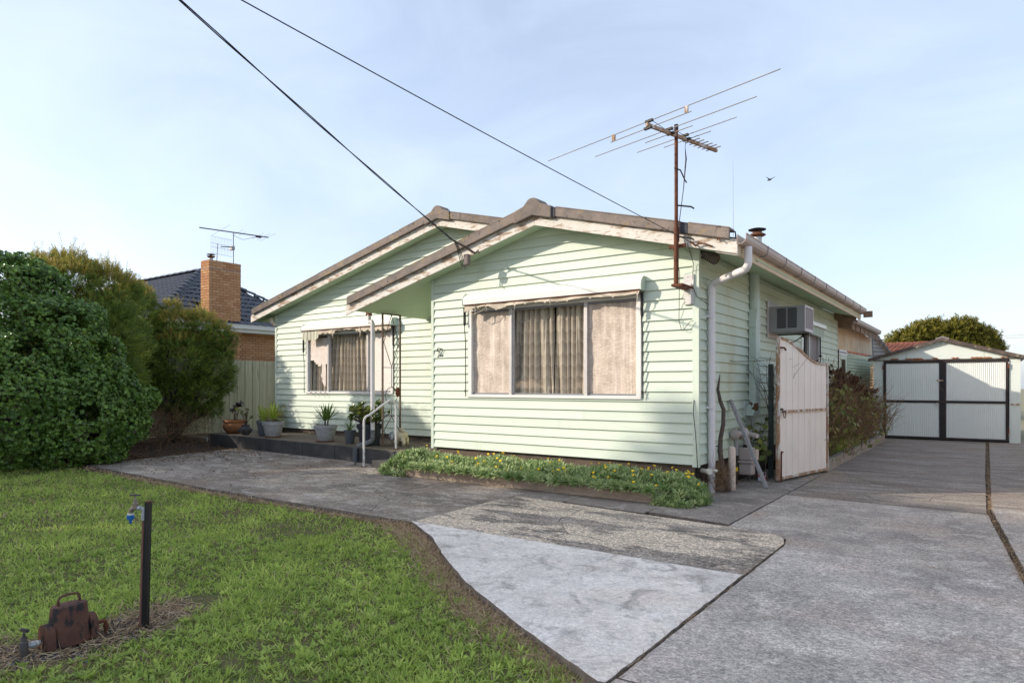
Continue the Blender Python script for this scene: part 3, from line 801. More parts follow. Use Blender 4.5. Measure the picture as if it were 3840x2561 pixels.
# right side wall
SWN = (15.65, 17.5, 1.5, 2.80)
sw = MB()
sw.box(XW1 - 0.1, XW1, YW + 0.1, 20.04, ZB, SWN[2]); sw.box(XW1 - 0.1, XW1, YW + 0.1, SWN[0], SWN[2], SWN[3]); sw.box(XW1 - 0.1, XW1, SWN[1], 20.04, SWN[2], SWN[3])
sw.box(XW1 - 0.1, XW1, YW + 0.1, 20.04, SWN[3], 3.5)
swo = sw.build('wall', 'mint_side', house)
clad(Wall((XW1, 0, 0), (0, 1, 0), (1, 0, 0)), YW + 0.030, 20.0, ZB, 0.15, lambda z: (-99, 99), 3.49, [SWN], swo, 'mint_side')
MB().box(XW1 + 0.001, XW1 + 0.029, YW - 0.030, YW + 0.029, ZB - 0.03, 3.50).build('corner_board', 'mint_side', swo)
MB().box(XW1 + 0.001, XW1 + 0.027, 20.0, 20.06, ZB - 0.03, 3.48).build('corner_board', 'mint_side', swo)
# sub-floor skirts set back under the boards
MB().box(XW0 + 0.06, XW1 - 0.06, YW + 0.03, YW + 0.07, -0.05, ZB + 0.02).build('base_board', 'base_wood', house)
MB().box(XM0 + 0.05, XW0, YM + 0.03, YM + 0.07, 0.2, ZB + 0.02).build('base_board', 'base_wood', house)
MB().box(XW1 - 0.09, XW1 - 0.05, YW + 0.1, 20.0, -0.05, ZB + 0.02).build('base_board', 'room_dark', house)

# ---- roof
OVF = 0.35                                  # gable overhang
YBW, YBM = YW - OVF, YM - 0.33
XEL, XER = -10.30, -2.70                    # wing left eave, right eave
XML = -16.55
roof = empty('roof', (-9.6, 11, 3.4), None); roof.parent = house; roof.location = Vector((-9.6, 11, 3.4)) - ORG[house]
T = 0.16
def slope_slab(xa, za, xb, zb, y0, y1, t, name, mat, parent):
    m = MB(); m.prism([(xa, y0, za), (xb, y0, zb), (xb, y0, zb + t), (xa, y0, za + t)], (0, y1 - y0, 0)); return m.build(name, mat, parent)
# soffit lining (underside) then roof sheets above it
def soffit(xa, za, xb, zb, y0, y1):
    slope_slab(xa, za, xb, zb, y0, y1, 0.02, 'soffit', 'soffit', roof)
soffit(XEL, sof_w(XEL), AW, ZAW, YBW + 0.03, YM - 0.03)
soffit(AW, ZAW, XER, sof_w(XER), YBW + 0.03, YW + 0.5)
slope_slab(XEL - 0.02, sof_w(XEL) + 0.10, AW, ZAW + 0.10, YBW + 0.02, YM + 1.5, 0.09, 'roof_plane', 'roof_sheet', roof)
slope_slab(AW, ZAW + 0.10, XER - 0.02, sof_w(XER) + 0.10, YBW + 0.02, YM + 1.0, 0.09, 'roof_plane', 'roof_sheet', roof)
soffit(XML, sof_m(XML), AM, ZAM, YBM + 0.03, YM - 0.002)
soffit(AM, ZAM, -6.4, sof_m(-6.4), YBM + 0.03, YM - 0.002)
slope_slab(XML - 0.02, sof_m(XML) + 0.10, AM, ZAM + 0.10, YBM + 0.02, 19.62, 0.09, 'roof_plane', 'roof_sheet', roof)
slope_slab(AM, ZAM + 0.10, XER - 0.02, sof_m(XER) + 0.10, YBM + 0.02, 19.62, 0.09, 'roof_plane', 'roof_sheet', roof)
# side eave soffit in sheets, with cover strips
ys = [YW + 0.5, 11.4, 13.6, 15.8, 18.0, 19.6]
for a, b_ in zip(ys, ys[1:]):
    slope_slab(XW1 - 0.02, 3.515, XER + 0.01, 3.36, a + 0.003, b_ - 0.003, 0.02, 'soffit', 'soffit', roof)
ys = [YBM + 0.03, 13.2, 15.6, 18.0, 19.6]
for a, b_ in zip(ys, ys[1:]): slope_slab(XML, sof_m(XML), XM0, sof_m(XM0), a + 0.003, b_ - 0.003, 0.02, 'soffit', 'soffit', roof)
# barge boards
def barge(xa, za, xb, zb, y, hgt=0.19, t=0.032, mat='fascia'):
    m = MB(); m.prism([(xa, y, za - 0.03), (xb, y, zb - 0.03), (xb, y, zb - 0.03 + hgt), (xa, y, za - 0.03 + hgt)], (0, t, 0))
    return m.build('barge_board', mat, roof, bevel=0.004)
barge(-10.50, sof_w(-10.50), AW - 0.001, ZAW, YBW - 0.005)
barge(AW + 0.001, ZAW, -2.69, sof_w(-2.69), YBW - 0.005)
barge(XML - 0.02, sof_m(XML - 0.02), AM - 0.001, ZAM, YBM - 0.005)
barge(AM + 0.001, ZAM, -6.2, sof_m(-6.2), YBM - 0.005)
# concrete barge cap tiles: an L section each, slightly lapped
def cap(xa, xb, sof, y, drop, lift, name='barge_cap', mat='cap_tile', hgt=0.16):
    m = MB(); za = sof(xa) + drop; zb = sof(xb) + drop
    y0 = y - 0.062 - lift
    m.prism([(xa, y0, za), (xb, y0, zb), (xb, y0, zb + hgt + lift), (xa, y0, za + hgt + lift)], (0, 0.045, 0))
    m.prism([(xa, y0, za + hgt + lift - 0.03), (xb, y0, zb + hgt + lift - 0.03), (xb, y0, zb + hgt + lift + 0.004), (xa, y0, za + hgt + lift + 0.004)], (0, 0.24, 0))
    return m.build(name, mat, roof, bevel=0.012)
def apex_cap(ax, sof, y):
    m = MB(); y0 = y - 0.085; d = 0.175
    P = [(ax - 0.36, sof(ax - 0.36) + 0.115), (ax, sof(ax) + 0.115), (ax + 0.36, sof(ax + 0.36) + 0.115),
         (ax + 0.36, sof(ax + 0.36) + 0.31), (ax + 0.17, sof(ax + 0.17) + 0.325), (ax + 0.08, sof(ax) + 0.375), (ax + 0.03, sof(ax) + 0.395), (ax - 0.03, sof(ax) + 0.395), (ax - 0.08, sof(ax) + 0.375), (ax - 0.17, sof(ax - 0.17) + 0.325), (ax - 0.36, sof(ax - 0.36) + 0.31)]
    m.prism([(x, y0, z) for x, z in P], (0, 0.30, 0))
    return m.build('barge_cap', 'cap_tile', roof, bevel=0.014)
for i, (a, b_) in enumerate(((-10.40, -8.9), (-8.905, -7.4), (-7.405, -6.26))): cap(a, b_, sof_w, YBW, 0.145, 0.004 * i)
apex_cap(AW, sof_w, YBW)
cap(-5.60, -5.50, sof_w, YBW, 0.13, -0.004, mat='cap_dark')
for i, (a, b_) in enumerate(((-5.50, -3.46), (-3.35, -2.78))): cap(a, b_, sof_w, YBW, 0.145, 0.0)
cap(-3.465, -3.345, sof_w, YBW, 0.14, -0.006, mat='cap_dark')
for i, (a, b_) in enumerate(((-16.45, -13.62), (-13.625, -10.75), (-10.755, -9.93))): cap(a, b_, sof_m, YBM, 0.145, 0.005 * i)
apex_cap(AM, sof_m, YBM)
for i, (a, b_) in enumerate(((-9.28, -8.97), (-8.965, -6.2))): cap(a, b_, sof_m, YBM, 0.145, 0.0)
# ridges
for ax, z, y0, y1 in ((AW, ZAW, YBW + 0.2, 11.8), (AM, ZAM, YBM + 0.2, 19.6)):
    m = MB(); m.prism([(ax - 0.17, y0, z + 0.15), (ax - 0.08, y0, z + 0.235), (ax, y0, z + 0.26), (ax + 0.08, y0, z + 0.235), (ax + 0.17, y0, z + 0.15)], (0, y1 - y0, 0)); m.build('ridge_cap', 'cap_tile', roof)
# right fascia and gutter in lengths
MB().box(-2.735, -2.70, YBW + 0.06, 19.58, 3.30, 3.46).build('fascia', 'fascia_side', roof, bevel=0.003)
MB().prism([(-2.99, YBW + 0.028, 3.365), (-2.70, YBW + 0.028, 3.29), (-2.70, YBW + 0.028, 3.36), (-2.99, YBW + 0.028, 3.42)], (0, 0.025, 0)).build('eave_return', 'fascia', roof)
gut = empty('gutter', (-2.6, 9, 3.4)); gut.parent = roof; gut.location = ORG[gut] - ORG[roof]
def gutter_run(x, y0, y1, zt, n, parent, w=0.125, h=0.13, name='gutter_section', mat='gutter', sgn=1):
    L = (y1 - y0) / n
    for i in range(n):
        o = 0.003 * (i % 2)
        P = [(0, zt), (0, zt - h - o), (w * 0.55, zt - h - o), (w * 0.86 + o, zt - h * 0.80), (w + o, zt - h * 0.5), (w + o, zt - 0.012), (w + 0.008 + o, zt - 0.004), (w + 0.004, zt + 0.006), (w - 0.008, zt), (w - 0.01, zt - h * 0.48), (w * 0.8, zt - h * 0.76), (w * 0.5, zt - h + 0.008), (0.008, zt - h + 0.008), (0.008, zt)]
        m = MB(); m.prism([(x + sgn * a, y0 + L * i, z) for a, z in P], (0, L - 0.004, 0)); m.build(name, mat, parent)
gutter_run(-2.70, YBW - 0.005, 19.65, 3.565, 10, gut)
for yy in np.linspace(9.95, 18.6, 9):
    MB().tube([(-2.695, yy, 3.425), (-2.62, yy, 3.424), (-2.585, yy, 3.45), (-2.568, yy, 3.50), (-2.566, yy, 3.575)], 0.005, 5).build('gutter_bracket', 'alu_dark', gut)
MB().tube([(-2.72, 8.93, 3.50), (-2.72, 8.905, 3.60), (-2.86, 8.9, 3.62)], 0.012, 6).build('flashing', 'cap_dark', roof)
MB().box(-2.63, -2.42, 19.50, 19.56, 3.34, 3.50).build('rafter_end', 'bare_wood', roof)
# downpipe at the right corner
dp = MB()
def arc(c, a, b_, r, n=6):  # quarter bend from direction a to direction b
    a = Vector(a); b_ = Vector(b_); c = Vector(c)
    return [tuple(c + a * r * math.cos(t) + b_ * r * math.sin(t)) for t in [math.pi / 2 * i / n for i in range(n + 1)]]
px_, py_ = XW1 + 0.085, 9.60
tx, ty = -2.62, 9.14
dxy = Vector((px_ - tx, py_ - ty, 0)); Ld = dxy.length; dn = dxy.normalized()
top = [(tx, ty, 3.43), (tx, ty, 3.25)]
zc = 3.13
p1 = Vector((tx, ty, zc)) ; 
bend1 = [tuple(p1 + dn * 0.10 - dn * 0.10 * math.cos(t) + Vector((0, 0, 0.10)) - Vector((0, 0, 0.10)) * math.sin(t)) for t in [math.pi / 2 * i / 6 for i in range(7)]]
p2 = Vector((px_, py_, zc - 0.07))
bend2 = [tuple(p2 - dn * 0.10 + dn * 0.10 * math.sin(t) - Vector((0, 0, 0.10)) + Vector((0, 0, 0.10)) * math.cos(t)) for t in [math.pi / 2 * i / 6 for i in range(7)]]
dp.tube(top + bend1 + bend2 + [(px_, py_, 2.8), (px_, py_, 1.5), (px_, py_, -0.02)], 0.052, 16)
dpo = dp.build('downpipe', 'pvc', house, smooth='auto')
for z in (2.55, 1.22): 
    MB().lathe((px_, py_, z), [(0.0565, 0), (0.0565, 0.035)], 16).box(px_ - 0.085, px_ + 0.02, py_ - 0.075, py_ - 0.05, z, z + 0.035).build('pipe_clip', 'pvc', dpo)
for z in (2.88,): MB().lathe((px_, py_, z), [(0.057, 0), (0.057, 0.06)], 16).build('pipe_collar', 'pvc', dpo)
# vent duct on the side wall
vd = MB(); vy = 11.78; vx = XW1 + 0.09
vd.lathe((vx, vy, 2.86), [(0.085, 0), (0.085, 0.66)], 14)
vd.hexa([(vx - 0.065, vy - 0.15, 2.56), (vx + 0.065, vy - 0.15, 2.56), (vx + 0.065, vy + 0.15, 2.56), (vx - 0.065, vy + 0.15, 2.56), (vx - 0.07, vy - 0.08, 2.87), (vx + 0.07, vy - 0.08, 2.87), (vx + 0.07, vy + 0.08, 2.87), (vx - 0.07, vy + 0.08, 2.87)])
vd.box(vx - 0.06, vx + 0.06, vy - 0.13, vy + 0.13, 1.25, 2.555)
vd.box(vx - 0.068, vx + 0.068, vy - 0.137, vy + 0.137, 1.92, 1.95); vd.box(vx - 0.068, vx + 0.068, vy - 0.137, vy + 0.137, 2.54, 2.56)
vd.hexa([(vx - 0.06, vy - 0.30, 1.05), (vx + 0.06, vy - 0.30, 1.05), (vx + 0.06, vy + 0.10, 1.05), (vx - 0.06, vy + 0.10, 1.05), (vx - 0.06, vy - 0.13, 1.26), (vx + 0.06, vy - 0.13, 1.26), (vx + 0.06, vy + 0.13, 1.26), (vx - 0.06, vy + 0.13, 1.26)])
vd.box(vx - 0.085, vx - 0.06, vy - 0.36, vy + 0.2, 0.86, 1.3)
vd.build('vent_duct', 'mint_metal', house, bevel=0.004)

# ---- windows
def window(hole, y, mull, parent, curtain_mat, glass_cells, screen_cells, deep=0.5):
    x0, x1, z0, z1 = hole
    win = empty('window', ((x0 + x1) / 2, y, z0)); win.parent = parent; win.location = ORG[win] - ORG[parent]
    f = MB(); fw = 0.05
    f.box(x0 - 0.045, x0 + 0.035, y - 0.045, y + 0.10, z0, z1); f.box(x1 - 0.035, x1 + 0.045, y - 0.045, y + 0.10, z0, z1)
    f.box(x0 + 0.036, x1 - 0.036, y - 0.045, y + 0.10, z1 - 0.05, z1 + 0.03)
    f.box(x0 - 0.045, x1 + 0.045, y - 0.055, y + 0.10, z0 - 0.05, z0 - 0.001)
    f.build('frame', 'white_paint', win, bevel=0.004)
    for xm in mull:
        MB().box(xm - 0.03, xm + 0.03, y - 0.035, y + 0.06, z0, z1 - 0.051).build('mullion', 'alu', win, bevel=0.004)
    s = MB(); s.box(x0 + 0.036, x1 - 0.036, y + 0.0, y + 0.03, z0, z0 + 0.03); s.box(x0 + 0.036, x1 - 0.036, y, y + 0.03, z1 - 0.085, z1 - 0.052)
    s.build('sash', 'alu_dark', win)
    e = [x0 + 0.036] + [q for xm in mull for q in (xm - 0.03, xm + 0.03)] + [x1 - 0.036]
    cells = [(e[2 * i], e[2 * i + 1]) for i in range(len(mull) + 1)]
    for i in glass_cells:
        a, b_ = cells[i]
        MB().box(a, b_, y + 0.035, y + 0.039, z0 + 0.03, z1 - 0.086).build('pane', 'glass', win)
        for xx in (a, b_ - 0.022): MB().box(xx, xx + 0.022, y + 0.002, y + 0.034, z0 + 0.031, z1 - 0.087).build('sash', 'alu', win)
    for i in screen_cells:
        a, b_ = cells[i]; n = 24; mz = 24; v = MB()
        for j in range(mz + 1):
            for k in range(n + 1):
                x = a + (b_ - a) * k / n; z = z0 + 0.03 + (z1 - 0.12 - z0) * j / mz
                v.v.append((x, y + 0.022 + 0.008 * math.sin(x * 9 + z * 3) * math.sin(z * 7 - x * 2) + 0.004 * math.sin(z * 23 + x * 6), z))
        for j in range(mz):
            for k in range(n): q = j * (n + 1) + k; v.face(q, q + 1, q + n + 2, q + n + 1)
        v.build('fly_screen', 'fly_screen', win, smooth=True)
    return win, cells
def curtain(win, a, b_, y, z0, z1, mat, folds, seed, lean=0.0, gap=None):
    rr = random.Random(seed); n = int((b_ - a) / 0.011); mz = 16
    ph = [rr.uniform(0, 6.28) for _ in range(5)]
    V = []; A = []; F = []
    for j in range(mz + 1):
        t = j / mz
        for k in range(n + 1):
            u = k / n
            xx = a + (b_ - a) * u
            s = (u - 0.5) * (1 - 0.0 * t)
            ls = lean * (1 - t) * math.sin((u - 0.5) * math.pi)
            w = math.sin(2 * math.pi * folds * u + 1.6 * math.sin(2 * math.pi * u * 1.7 + ph[0]) + ls * 10) + 0.35 * math.sin(2 * math.pi * folds * 2.3 * u + ph[1])
            V.append((xx, y + 0.028 * w * (1.15 - 0.4 * t), z0 + (z1 - z0) * t)); A.append((xx * 1.0 + 0.0 * w, z0 + (z1 - z0) * t, w))
    for j in range(mz):
        for k in range(n): q = j * (n + 1) + k; F.append((q, q + 1, q + n + 2, q + n + 1))
    V = np.array(V); o = Vector(((a + b_) / 2, y, z0))
    me = bpy.data.meshes.new('curtain'); me.from_pydata((V - np.array(o)).tolist(), [], F); me.materials.append(MATS[mat])
    at = me.attributes.new('cloth', 'FLOAT_VECTOR', 'POINT'); at.data.foreach_set('vector', np.array(A, dtype=np.float32).ravel())
    me.polygons.foreach_set('use_smooth', [True] * len(me.polygons))
    link_mesh('curtain', me, win, o - ORG[win], o)
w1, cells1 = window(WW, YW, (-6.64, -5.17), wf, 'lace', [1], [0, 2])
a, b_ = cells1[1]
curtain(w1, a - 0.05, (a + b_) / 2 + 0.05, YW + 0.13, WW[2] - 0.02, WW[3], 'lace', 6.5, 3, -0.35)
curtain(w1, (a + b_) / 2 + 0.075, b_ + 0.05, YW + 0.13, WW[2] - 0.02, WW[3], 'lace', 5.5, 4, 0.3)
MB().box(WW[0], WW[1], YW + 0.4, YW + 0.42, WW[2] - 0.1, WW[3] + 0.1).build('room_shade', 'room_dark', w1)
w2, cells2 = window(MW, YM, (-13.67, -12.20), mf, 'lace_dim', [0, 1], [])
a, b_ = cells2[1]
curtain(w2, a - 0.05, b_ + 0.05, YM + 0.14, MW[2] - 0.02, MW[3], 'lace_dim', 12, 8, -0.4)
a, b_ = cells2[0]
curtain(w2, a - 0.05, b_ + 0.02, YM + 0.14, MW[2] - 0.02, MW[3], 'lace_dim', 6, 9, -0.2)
a, b_ = cells2[2]
MB().box(a, b_, YM + 0.012, YM + 0.03, MW[2] + 0.02, MW[3] - 0.06).build('boarded_panel', 'board_white', w2)
# torn shiny sheet hanging in the left cell
a, b_ = cells2[0]
v = MB(); n = 26; mz = 26
keep = {}
for j in range(mz + 1):
    for k in range(n + 1):
        u = k / n; t = j / mz
        x = a + (b_ - a) * u; z = MW[2] + 0.04 + (MW[3] - 0.16 - MW[2]) * t
        v.v.append((x, YM + 0.012 + 0.02 * math.sin(u * 7 + t * 5) * (1 - t), z))
for j in range(mz):
    for k in range(n):
        u = (k + 0.5) / n; t = (j + 0.5) / mz
        hole = t < 0.52 + 0.05 * math.sin(u * 9) and u < 0.62 + 0.25 * (0.5 - t) + 0.04 * math.sin(t * 17)
        if t < 0.1 + 0.03 * math.sin(u * 14): hole = True
        if u > 0.86 and t < 0.5: hole = True
        if not hole: q = j * (n + 1) + k; v.face(q, q + 1, q + n + 2, q + n + 1)
v.build('torn_sheet', 'torn_foil', w2, smooth=True)
for q in range(4):
    x = a + 0.12 + q * 0.19
    MB().tube([(x, YM - 0.05, MW[2] + 0.03), (x + 0.03, YM - 0.075, MW[2] - 0.04), (x + 0.06, YM - 0.06, MW[2] - 0.02), (x + 0.085, YM - 0.07, MW[2] - 0.12 - 0.03 * (q % 2))], [0.006, 0.012, 0.010, 0.004], 5).build('torn_scrap', 'torn_foil', w2)
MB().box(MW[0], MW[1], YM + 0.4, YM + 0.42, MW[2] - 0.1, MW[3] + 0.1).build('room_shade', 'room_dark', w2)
w3 = empty('window', (XW1, 16.5, SWN[2])); w3.parent = swo; w3.location = ORG[w3] - ORG[swo]
f = MB(); 
f.box(XW1 - 0.08, XW1 + 0.04, SWN[0] - 0.03, SWN[0] + 0.04, SWN[2], SWN[3]); f.box(XW1 - 0.08, XW1 + 0.04, SWN[1] - 0.04, SWN[1] + 0.03, SWN[2], SWN[3])
f.box(XW1 - 0.08, XW1 + 0.04, SWN[0] + 0.041, SWN[1] - 0.041, SWN[3] - 0.05, SWN[3] + 0.02); f.box(XW1 - 0.08, XW1 + 0.05, SWN[0] - 0.03, SWN[1] + 0.03, SWN[2] - 0.05, SWN[2] - 0.001)
f.build('frame', 'white_paint', w3)
for yy, mt in ((16.42, 'alu'), (16.54, 'alu_dark')): MB().box(XW1 - 0.02, XW1 + 0.035, yy, yy + 0.09, SWN[2], SWN[3] - 0.051).build('mullion', mt, w3)
MB().box(XW1 - 0.03, XW1 - 0.026, SWN[0] + 0.041, 16.41, SWN[2], SWN[3] - 0.051).build('pane', 'glass', w3)
MB().box(XW1 - 0.01, XW1 + 0.005, 16.64, SWN[1] - 0.041, SWN[2], SWN[3] - 0.051).build('fly_screen', 'ac_mesh', w3)
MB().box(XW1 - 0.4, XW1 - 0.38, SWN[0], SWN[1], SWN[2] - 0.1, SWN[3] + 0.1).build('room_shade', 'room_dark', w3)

# ---- awnings
def awning(x0, x1, y, zt, zb, d, parent, wallz):
    aw = empty('awning', ((x0 + x1) / 2, y, zb)); aw.parent = parent; aw.location = ORG[aw] - ORG[parent]
    P = [(0, zt), (-d * 0.45, zt - 0.005), (-d * 0.85, zt - 0.05), (-d, zt - 0.11), (-d, zb), (-d + 0.012, zb), (-d + 0.012, zt - 0.11), (-d * 0.8, zt - 0.06), (-0.02, zt - 0.03), (-0.02, zb + 0.02), (0, zb + 0.02)]
    m = MB(); m.prism([(x0, y - 0.028 + a, z) for a, z in P], (x1 - x0, 0, 0)); m.build('awning_box', 'awning_metal', aw)
    for xx in (x0 - 0.012, x1 + 0.002):
        m = MB(); m.prism([(xx, y - 0.026, zt + 0.012), (xx, y - 0.03 - d * 0.5, zt + 0.01), (xx, y - 0.03 - d * 0.9, zt - 0.05), (xx, y - 0.034 - d, zt - 0.11), (xx, y - 0.034 - d, zb - 0.015), (xx, y - 0.026, zb - 0.015)], (0.01, 0, 0)); m.build('end_plate', 'mint_metal', aw)
    MB().box(x0 + 0.01, x1 - 0.01, y - 0.03 - d + 0.016, y - 0.03 - d + 0.04, zb - 0.022, zb + 0.004).build('front_bar', 'rust', aw)
    MB().tube([(x0 + 0.02, y - 0.10, zb + 0.05), (x1 - 0.02, y - 0.10, zb + 0.05)], 0.035, 10).build('roller', 'canvas', aw)
    return aw
aw1 = awning(-7.56, -4.155, YW, 3.18, 2.985, 0.17, wf, 2.9)
rr = random.Random(3)
def ragged(x0, x1, y, zt, depthf, mat, parent, n=70):
    m = MB()
    for i in range(n + 1):
        x = x0 + (x1 - x0) * i / n; dpt = depthf(x)
        for t in (0, 0.5, 1):
            m.v.append((x, y + 0.018 * math.sin(x * 11) * t - 0.01 * t, zt - dpt * t))
    for i in range(n):
        for t in (0, 1): q = i * 3 + t; m.face(q, q + 3, q + 4, q + 1)
    return m.build('valance', mat, parent, smooth=True)
ragged(-7.53, -4.18, YW - 0.17, 2.985, lambda x: 0.05 + 0.025 * abs(math.sin(x * 3.1)) + (0.05 * max(0, math.sin(x * 9)) if x < -6.6 else 0) + 0.05 * max(0, math.sin(x * 31) - 0.93) * 8, 'canvas', aw1, 140)
for x, l in ((-7.30, 0.16), (-6.45, 0.12), (-7.05, 0.10), (-4.22, 0.17), (-5.75, 0.09)):
    MB().tube([(x, YW - 0.18, 2.95), (x + 0.015, YW - 0.185, 2.93 - l * 0.5), (x - 0.01, YW - 0.175, 2.93 - l)], [0.012, 0.008, 0.003], 5).build('torn_scrap', 'canvas', aw1)
MB().tube([(-7.5, YW - 0.17, 2.86), (-7.35, YW - 0.19, 2.80), (-7.15, YW - 0.18, 2.85), (-7.02, YW - 0.17, 2.94)], 0.005, 5).build('torn_scrap', 'canvas', aw1)
def awning_arm(x, y, zt, zb, parent, knob):
    m = MB(); m.tube([(x, y - 0.10, zt), (x + 0.015, y - 0.085, knob + 0.02), (x, y - 0.075, knob), (x, y - 0.075, knob - 0.1), (x + 0.012, y - 0.062, knob - 0.3), (x + 0.012, y - 0.058, zb)], 0.0085, 6)
    m.sphere((x + 0.01, y - 0.085, knob), 0.03, 8, 5, (0.8, 0.8, 1.3)); m.box(x - 0.012, x + 0.02, y - 0.095, y - 0.06, knob, zt)
    m.tube([(x - 0.02, y - 0.05, zb + 0.12), (x + 0.03, y - 0.07, zb + 0.03)], 0.007, 5)
    m.build('awning_arm', 'black', parent)
awning_arm(-7.62, YW, 2.95, 1.36, aw1, 2.66); awning_arm(-4.19, YW, 2.95, 1.36, aw1, 2.62)
aw2 = awning(-14.52, -11.21, YM, 3.14, 2.975, 0.19, mf, 2.9)
ragged(-14.48, -13.82, YM - 0.19, 2.98, lambda x: 0.255 + 0.01 * math.sin(x * 8) - max(0, (x + 13.95)) * 0.4, 'striped_canvas', aw2, 30)
ragged(-13.84, -11.24, YM - 0.185, 2.98, lambda x: 0.085 + 0.045 * abs(math.sin(x * 17)) * (0.3 if -13.2 < x < -12.45 else 1.0) - (0.04 if -13.2 < x < -12.45 else 0), 'canvas', aw2, 160)
for x, l in ((-13.29, 0.2), (-12.28, 0.20), (-13.33, 0.12)):
    MB().tube([(x, YM - 0.19, 2.95), (x + 0.02, YM - 0.20, 2.92 - l * 0.5), (x - 0.015, YM - 0.19, 2.92 - l)], [0.025, 0.016, 0.004], 5).build('torn_scrap', 'canvas', aw2)
awning_arm(-14.60, YM, 2.95, 1.36, aw2, 2.45); awning_arm(-11.27, YM, 2.95, 1.36, aw2, 2.52)
aw3 = empty('awning', (XW1, 16.8, 2.9)); aw3.parent = swo; aw3.location = ORG[aw3] - ORG[swo]
m = MB(); m.prism([(XW1 + 0.03, 15.6, 3.08), (XW1 + 0.15, 15.6, 3.06), (XW1 + 0.20, 15.6, 3.0), (XW1 + 0.20, 15.6, 2.92), (XW1 + 0.03, 15.6, 2.92)], (0, 1.95, 0)); m.build('awning_box', 'awning_metal', aw3)
v = MB(); n = 60
for i in range(n + 1):
    yy = 15.65 + 1.85 * i / n; v.v += [(XW1 + 0.15, yy, 2.92), (XW1 + 0.15, yy, 2.74 - 0.04 * abs(math.sin(i * 0.52)))]
for i in range(n): v.face(2 * i, 2 * i + 2, 2 * i + 3, 2 * i + 1)
v.build('valance', 'striped_canvas_side', aw3)
for yy in (15.72, 17.42):
    MB().box(XW1 + 0.06, XW1 + 0.09, yy, yy + 0.03, 2.28, 2.74).tube([(XW1 + 0.08, yy + 0.02, 2.3), (XW1 + 0.07, yy + 0.04, 1.5)], 0.009, 6).sphere((XW1 + 0.08, yy + 0.02, 2.27), 0.035, 8, 5).build('awning_arm', 'black', aw3)

# ---- house number, corner box, loose wires
num = MB(); yn = YW - 0.034
def stroke(pts, r=0.0065): num.tube([(x, yn, z) for x, z in pts], r, 6)
nx0, nz0 = -8.325, 2.095
stroke([(nx0 + 0.085, nz0 + 0.145), (nx0 + 0.045, nz0 + 0.155), (nx0 + 0.012, nz0 + 0.145)])
stroke([(nx0 + 0.012, nz0 + 0.147), (nx0 + 0.004, nz0 + 0.095)])
stroke([(nx0 + 0.004, nz0 + 0.095), (nx0 + 0.035, nz0 + 0.108), (nx0 + 0.058, nz0 + 0.085), (nx0 + 0.058, nz0 + 0.04), (nx0 + 0.04, nz0 + 0.005), (nx0 + 0.02, nz0 - 0.012)])
q0 = nx0 + 0.075
stroke([(q0 + 0.005, nz0 + 0.115), (q0 + 0.022, nz0 + 0.148), (q0 + 0.05, nz0 + 0.15), (q0 + 0.062, nz0 + 0.12), (q0 + 0.052, nz0 + 0.075), (q0 + 0.022, nz0 + 0.02), (q0 + 0.004, nz0 + 0.004)])
stroke([(q0 + 0.004, nz0 + 0.004), (q0 + 0.03, nz0 + 0.012), (q0 + 0.055, nz0 + 0.002), (q0 + 0.078, nz0 + 0.028)])
num.build('house_number', 'black', wf, smooth=True)
# insulator and strain clamp where the service cable lands on the wing barge
ins = MB(); ix, iz = -7.33, 3.72
ins.box(ix - 0.01, ix + 0.09, YBW - 0.10, YBW - 0.01, iz - 0.09, iz + 0.10)
sb = ins.build('service_fuse', 'cap_tile', roof, bevel=0.02)
MB().tube([(-7.13, YBW - 0.01, 3.83), (-7.16, YBW - 0.05, 3.84), (-7.25, YBW - 0.12, 3.92), (-7.40, YBW - 0.30, 4.03)], [0.012, 0.02, 0.022, 0.016], 8).tube([(-7.16, YBW - 0.02, 3.82), (-7.04, YBW - 0.06, 3.86), (-7.02, YBW - 0.06, 3.80)], 0.010, 6).build('cable_clamp', 'iron', roof)
for k in range(3):
    MB().tube([(-7.39 + 0.02 * k, YBW - 0.28, 4.02), (-7.40 + 0.025 * k, YBW - 0.18, 3.90), (-7.42 + 0.035 * k, YBW - 0.10, 3.76), (-7.38 + 0.03 * k, YBW - 0.08, 3.60), (-7.35 + 0.02 * k, YBW - 0.09, 3.585 - 0.02 * k)], 0.007, 6).build('wire', 'cable', roof)
MB().tube([(-3.33, YBW - 0.02, 3.54), (-3.27, YBW - 0.05, 3.50), (-3.25, YBW - 0.045, 3.47), (-3.20, YBW - 0.05, 3.50), (-3.13, YBW - 0.04, 3.49), (-3.06, YBW - 0.03, 3.46), (-3.02, YBW - 0.02, 3.44)], 0.012, 6).build('cable_hook', 'rust', roof)
MB().tube([(-2.95, YBW - 0.02, 3.52), (-2.93, YBW - 0.06, 3.54), (-2.90, YBW - 0.06, 3.50)], 0.009, 6).build('cable_hook', 'rust', roof)
MB().tube([(-3.36, YBW - 0.05, 3.52), (-3.40, 9.19, 3.30), (-3.42, 9.20, 3.0), (-3.36, 9.20, 2.83), (-3.30, 9.215, 2.78), (-3.25, 9.40, 2.72)], 0.0045, 5).build('wire', 'cable', house)
MB().tube([(-3.585, YBW - 0.02, 3.50), (-3.60, 9.18, 3.2), (-3.615, 9.20, 2.7), (-3.62, 9.205, 2.50), (-3.58, 9.19, 2.37), (-3.54, 9.18, 2.355), (-3.49, 9.18, 2.42), (-3.44, 9.18, 2.475), (-3.40, 9.20, 2.478)], 0.0045, 5).build('wire', 'cable', house)
MB().tube([(-3.40, 9.215, 1.35), (-3.40, 9.19, 1.15), (-3.37, 9.19, 0.9), (-3.35, 9.19, 0.6), (-3.345, 9.20, 0.42), (-3.36, 9.24, 0.35)], 0.0055, 5).build('wire', 'cable', house)
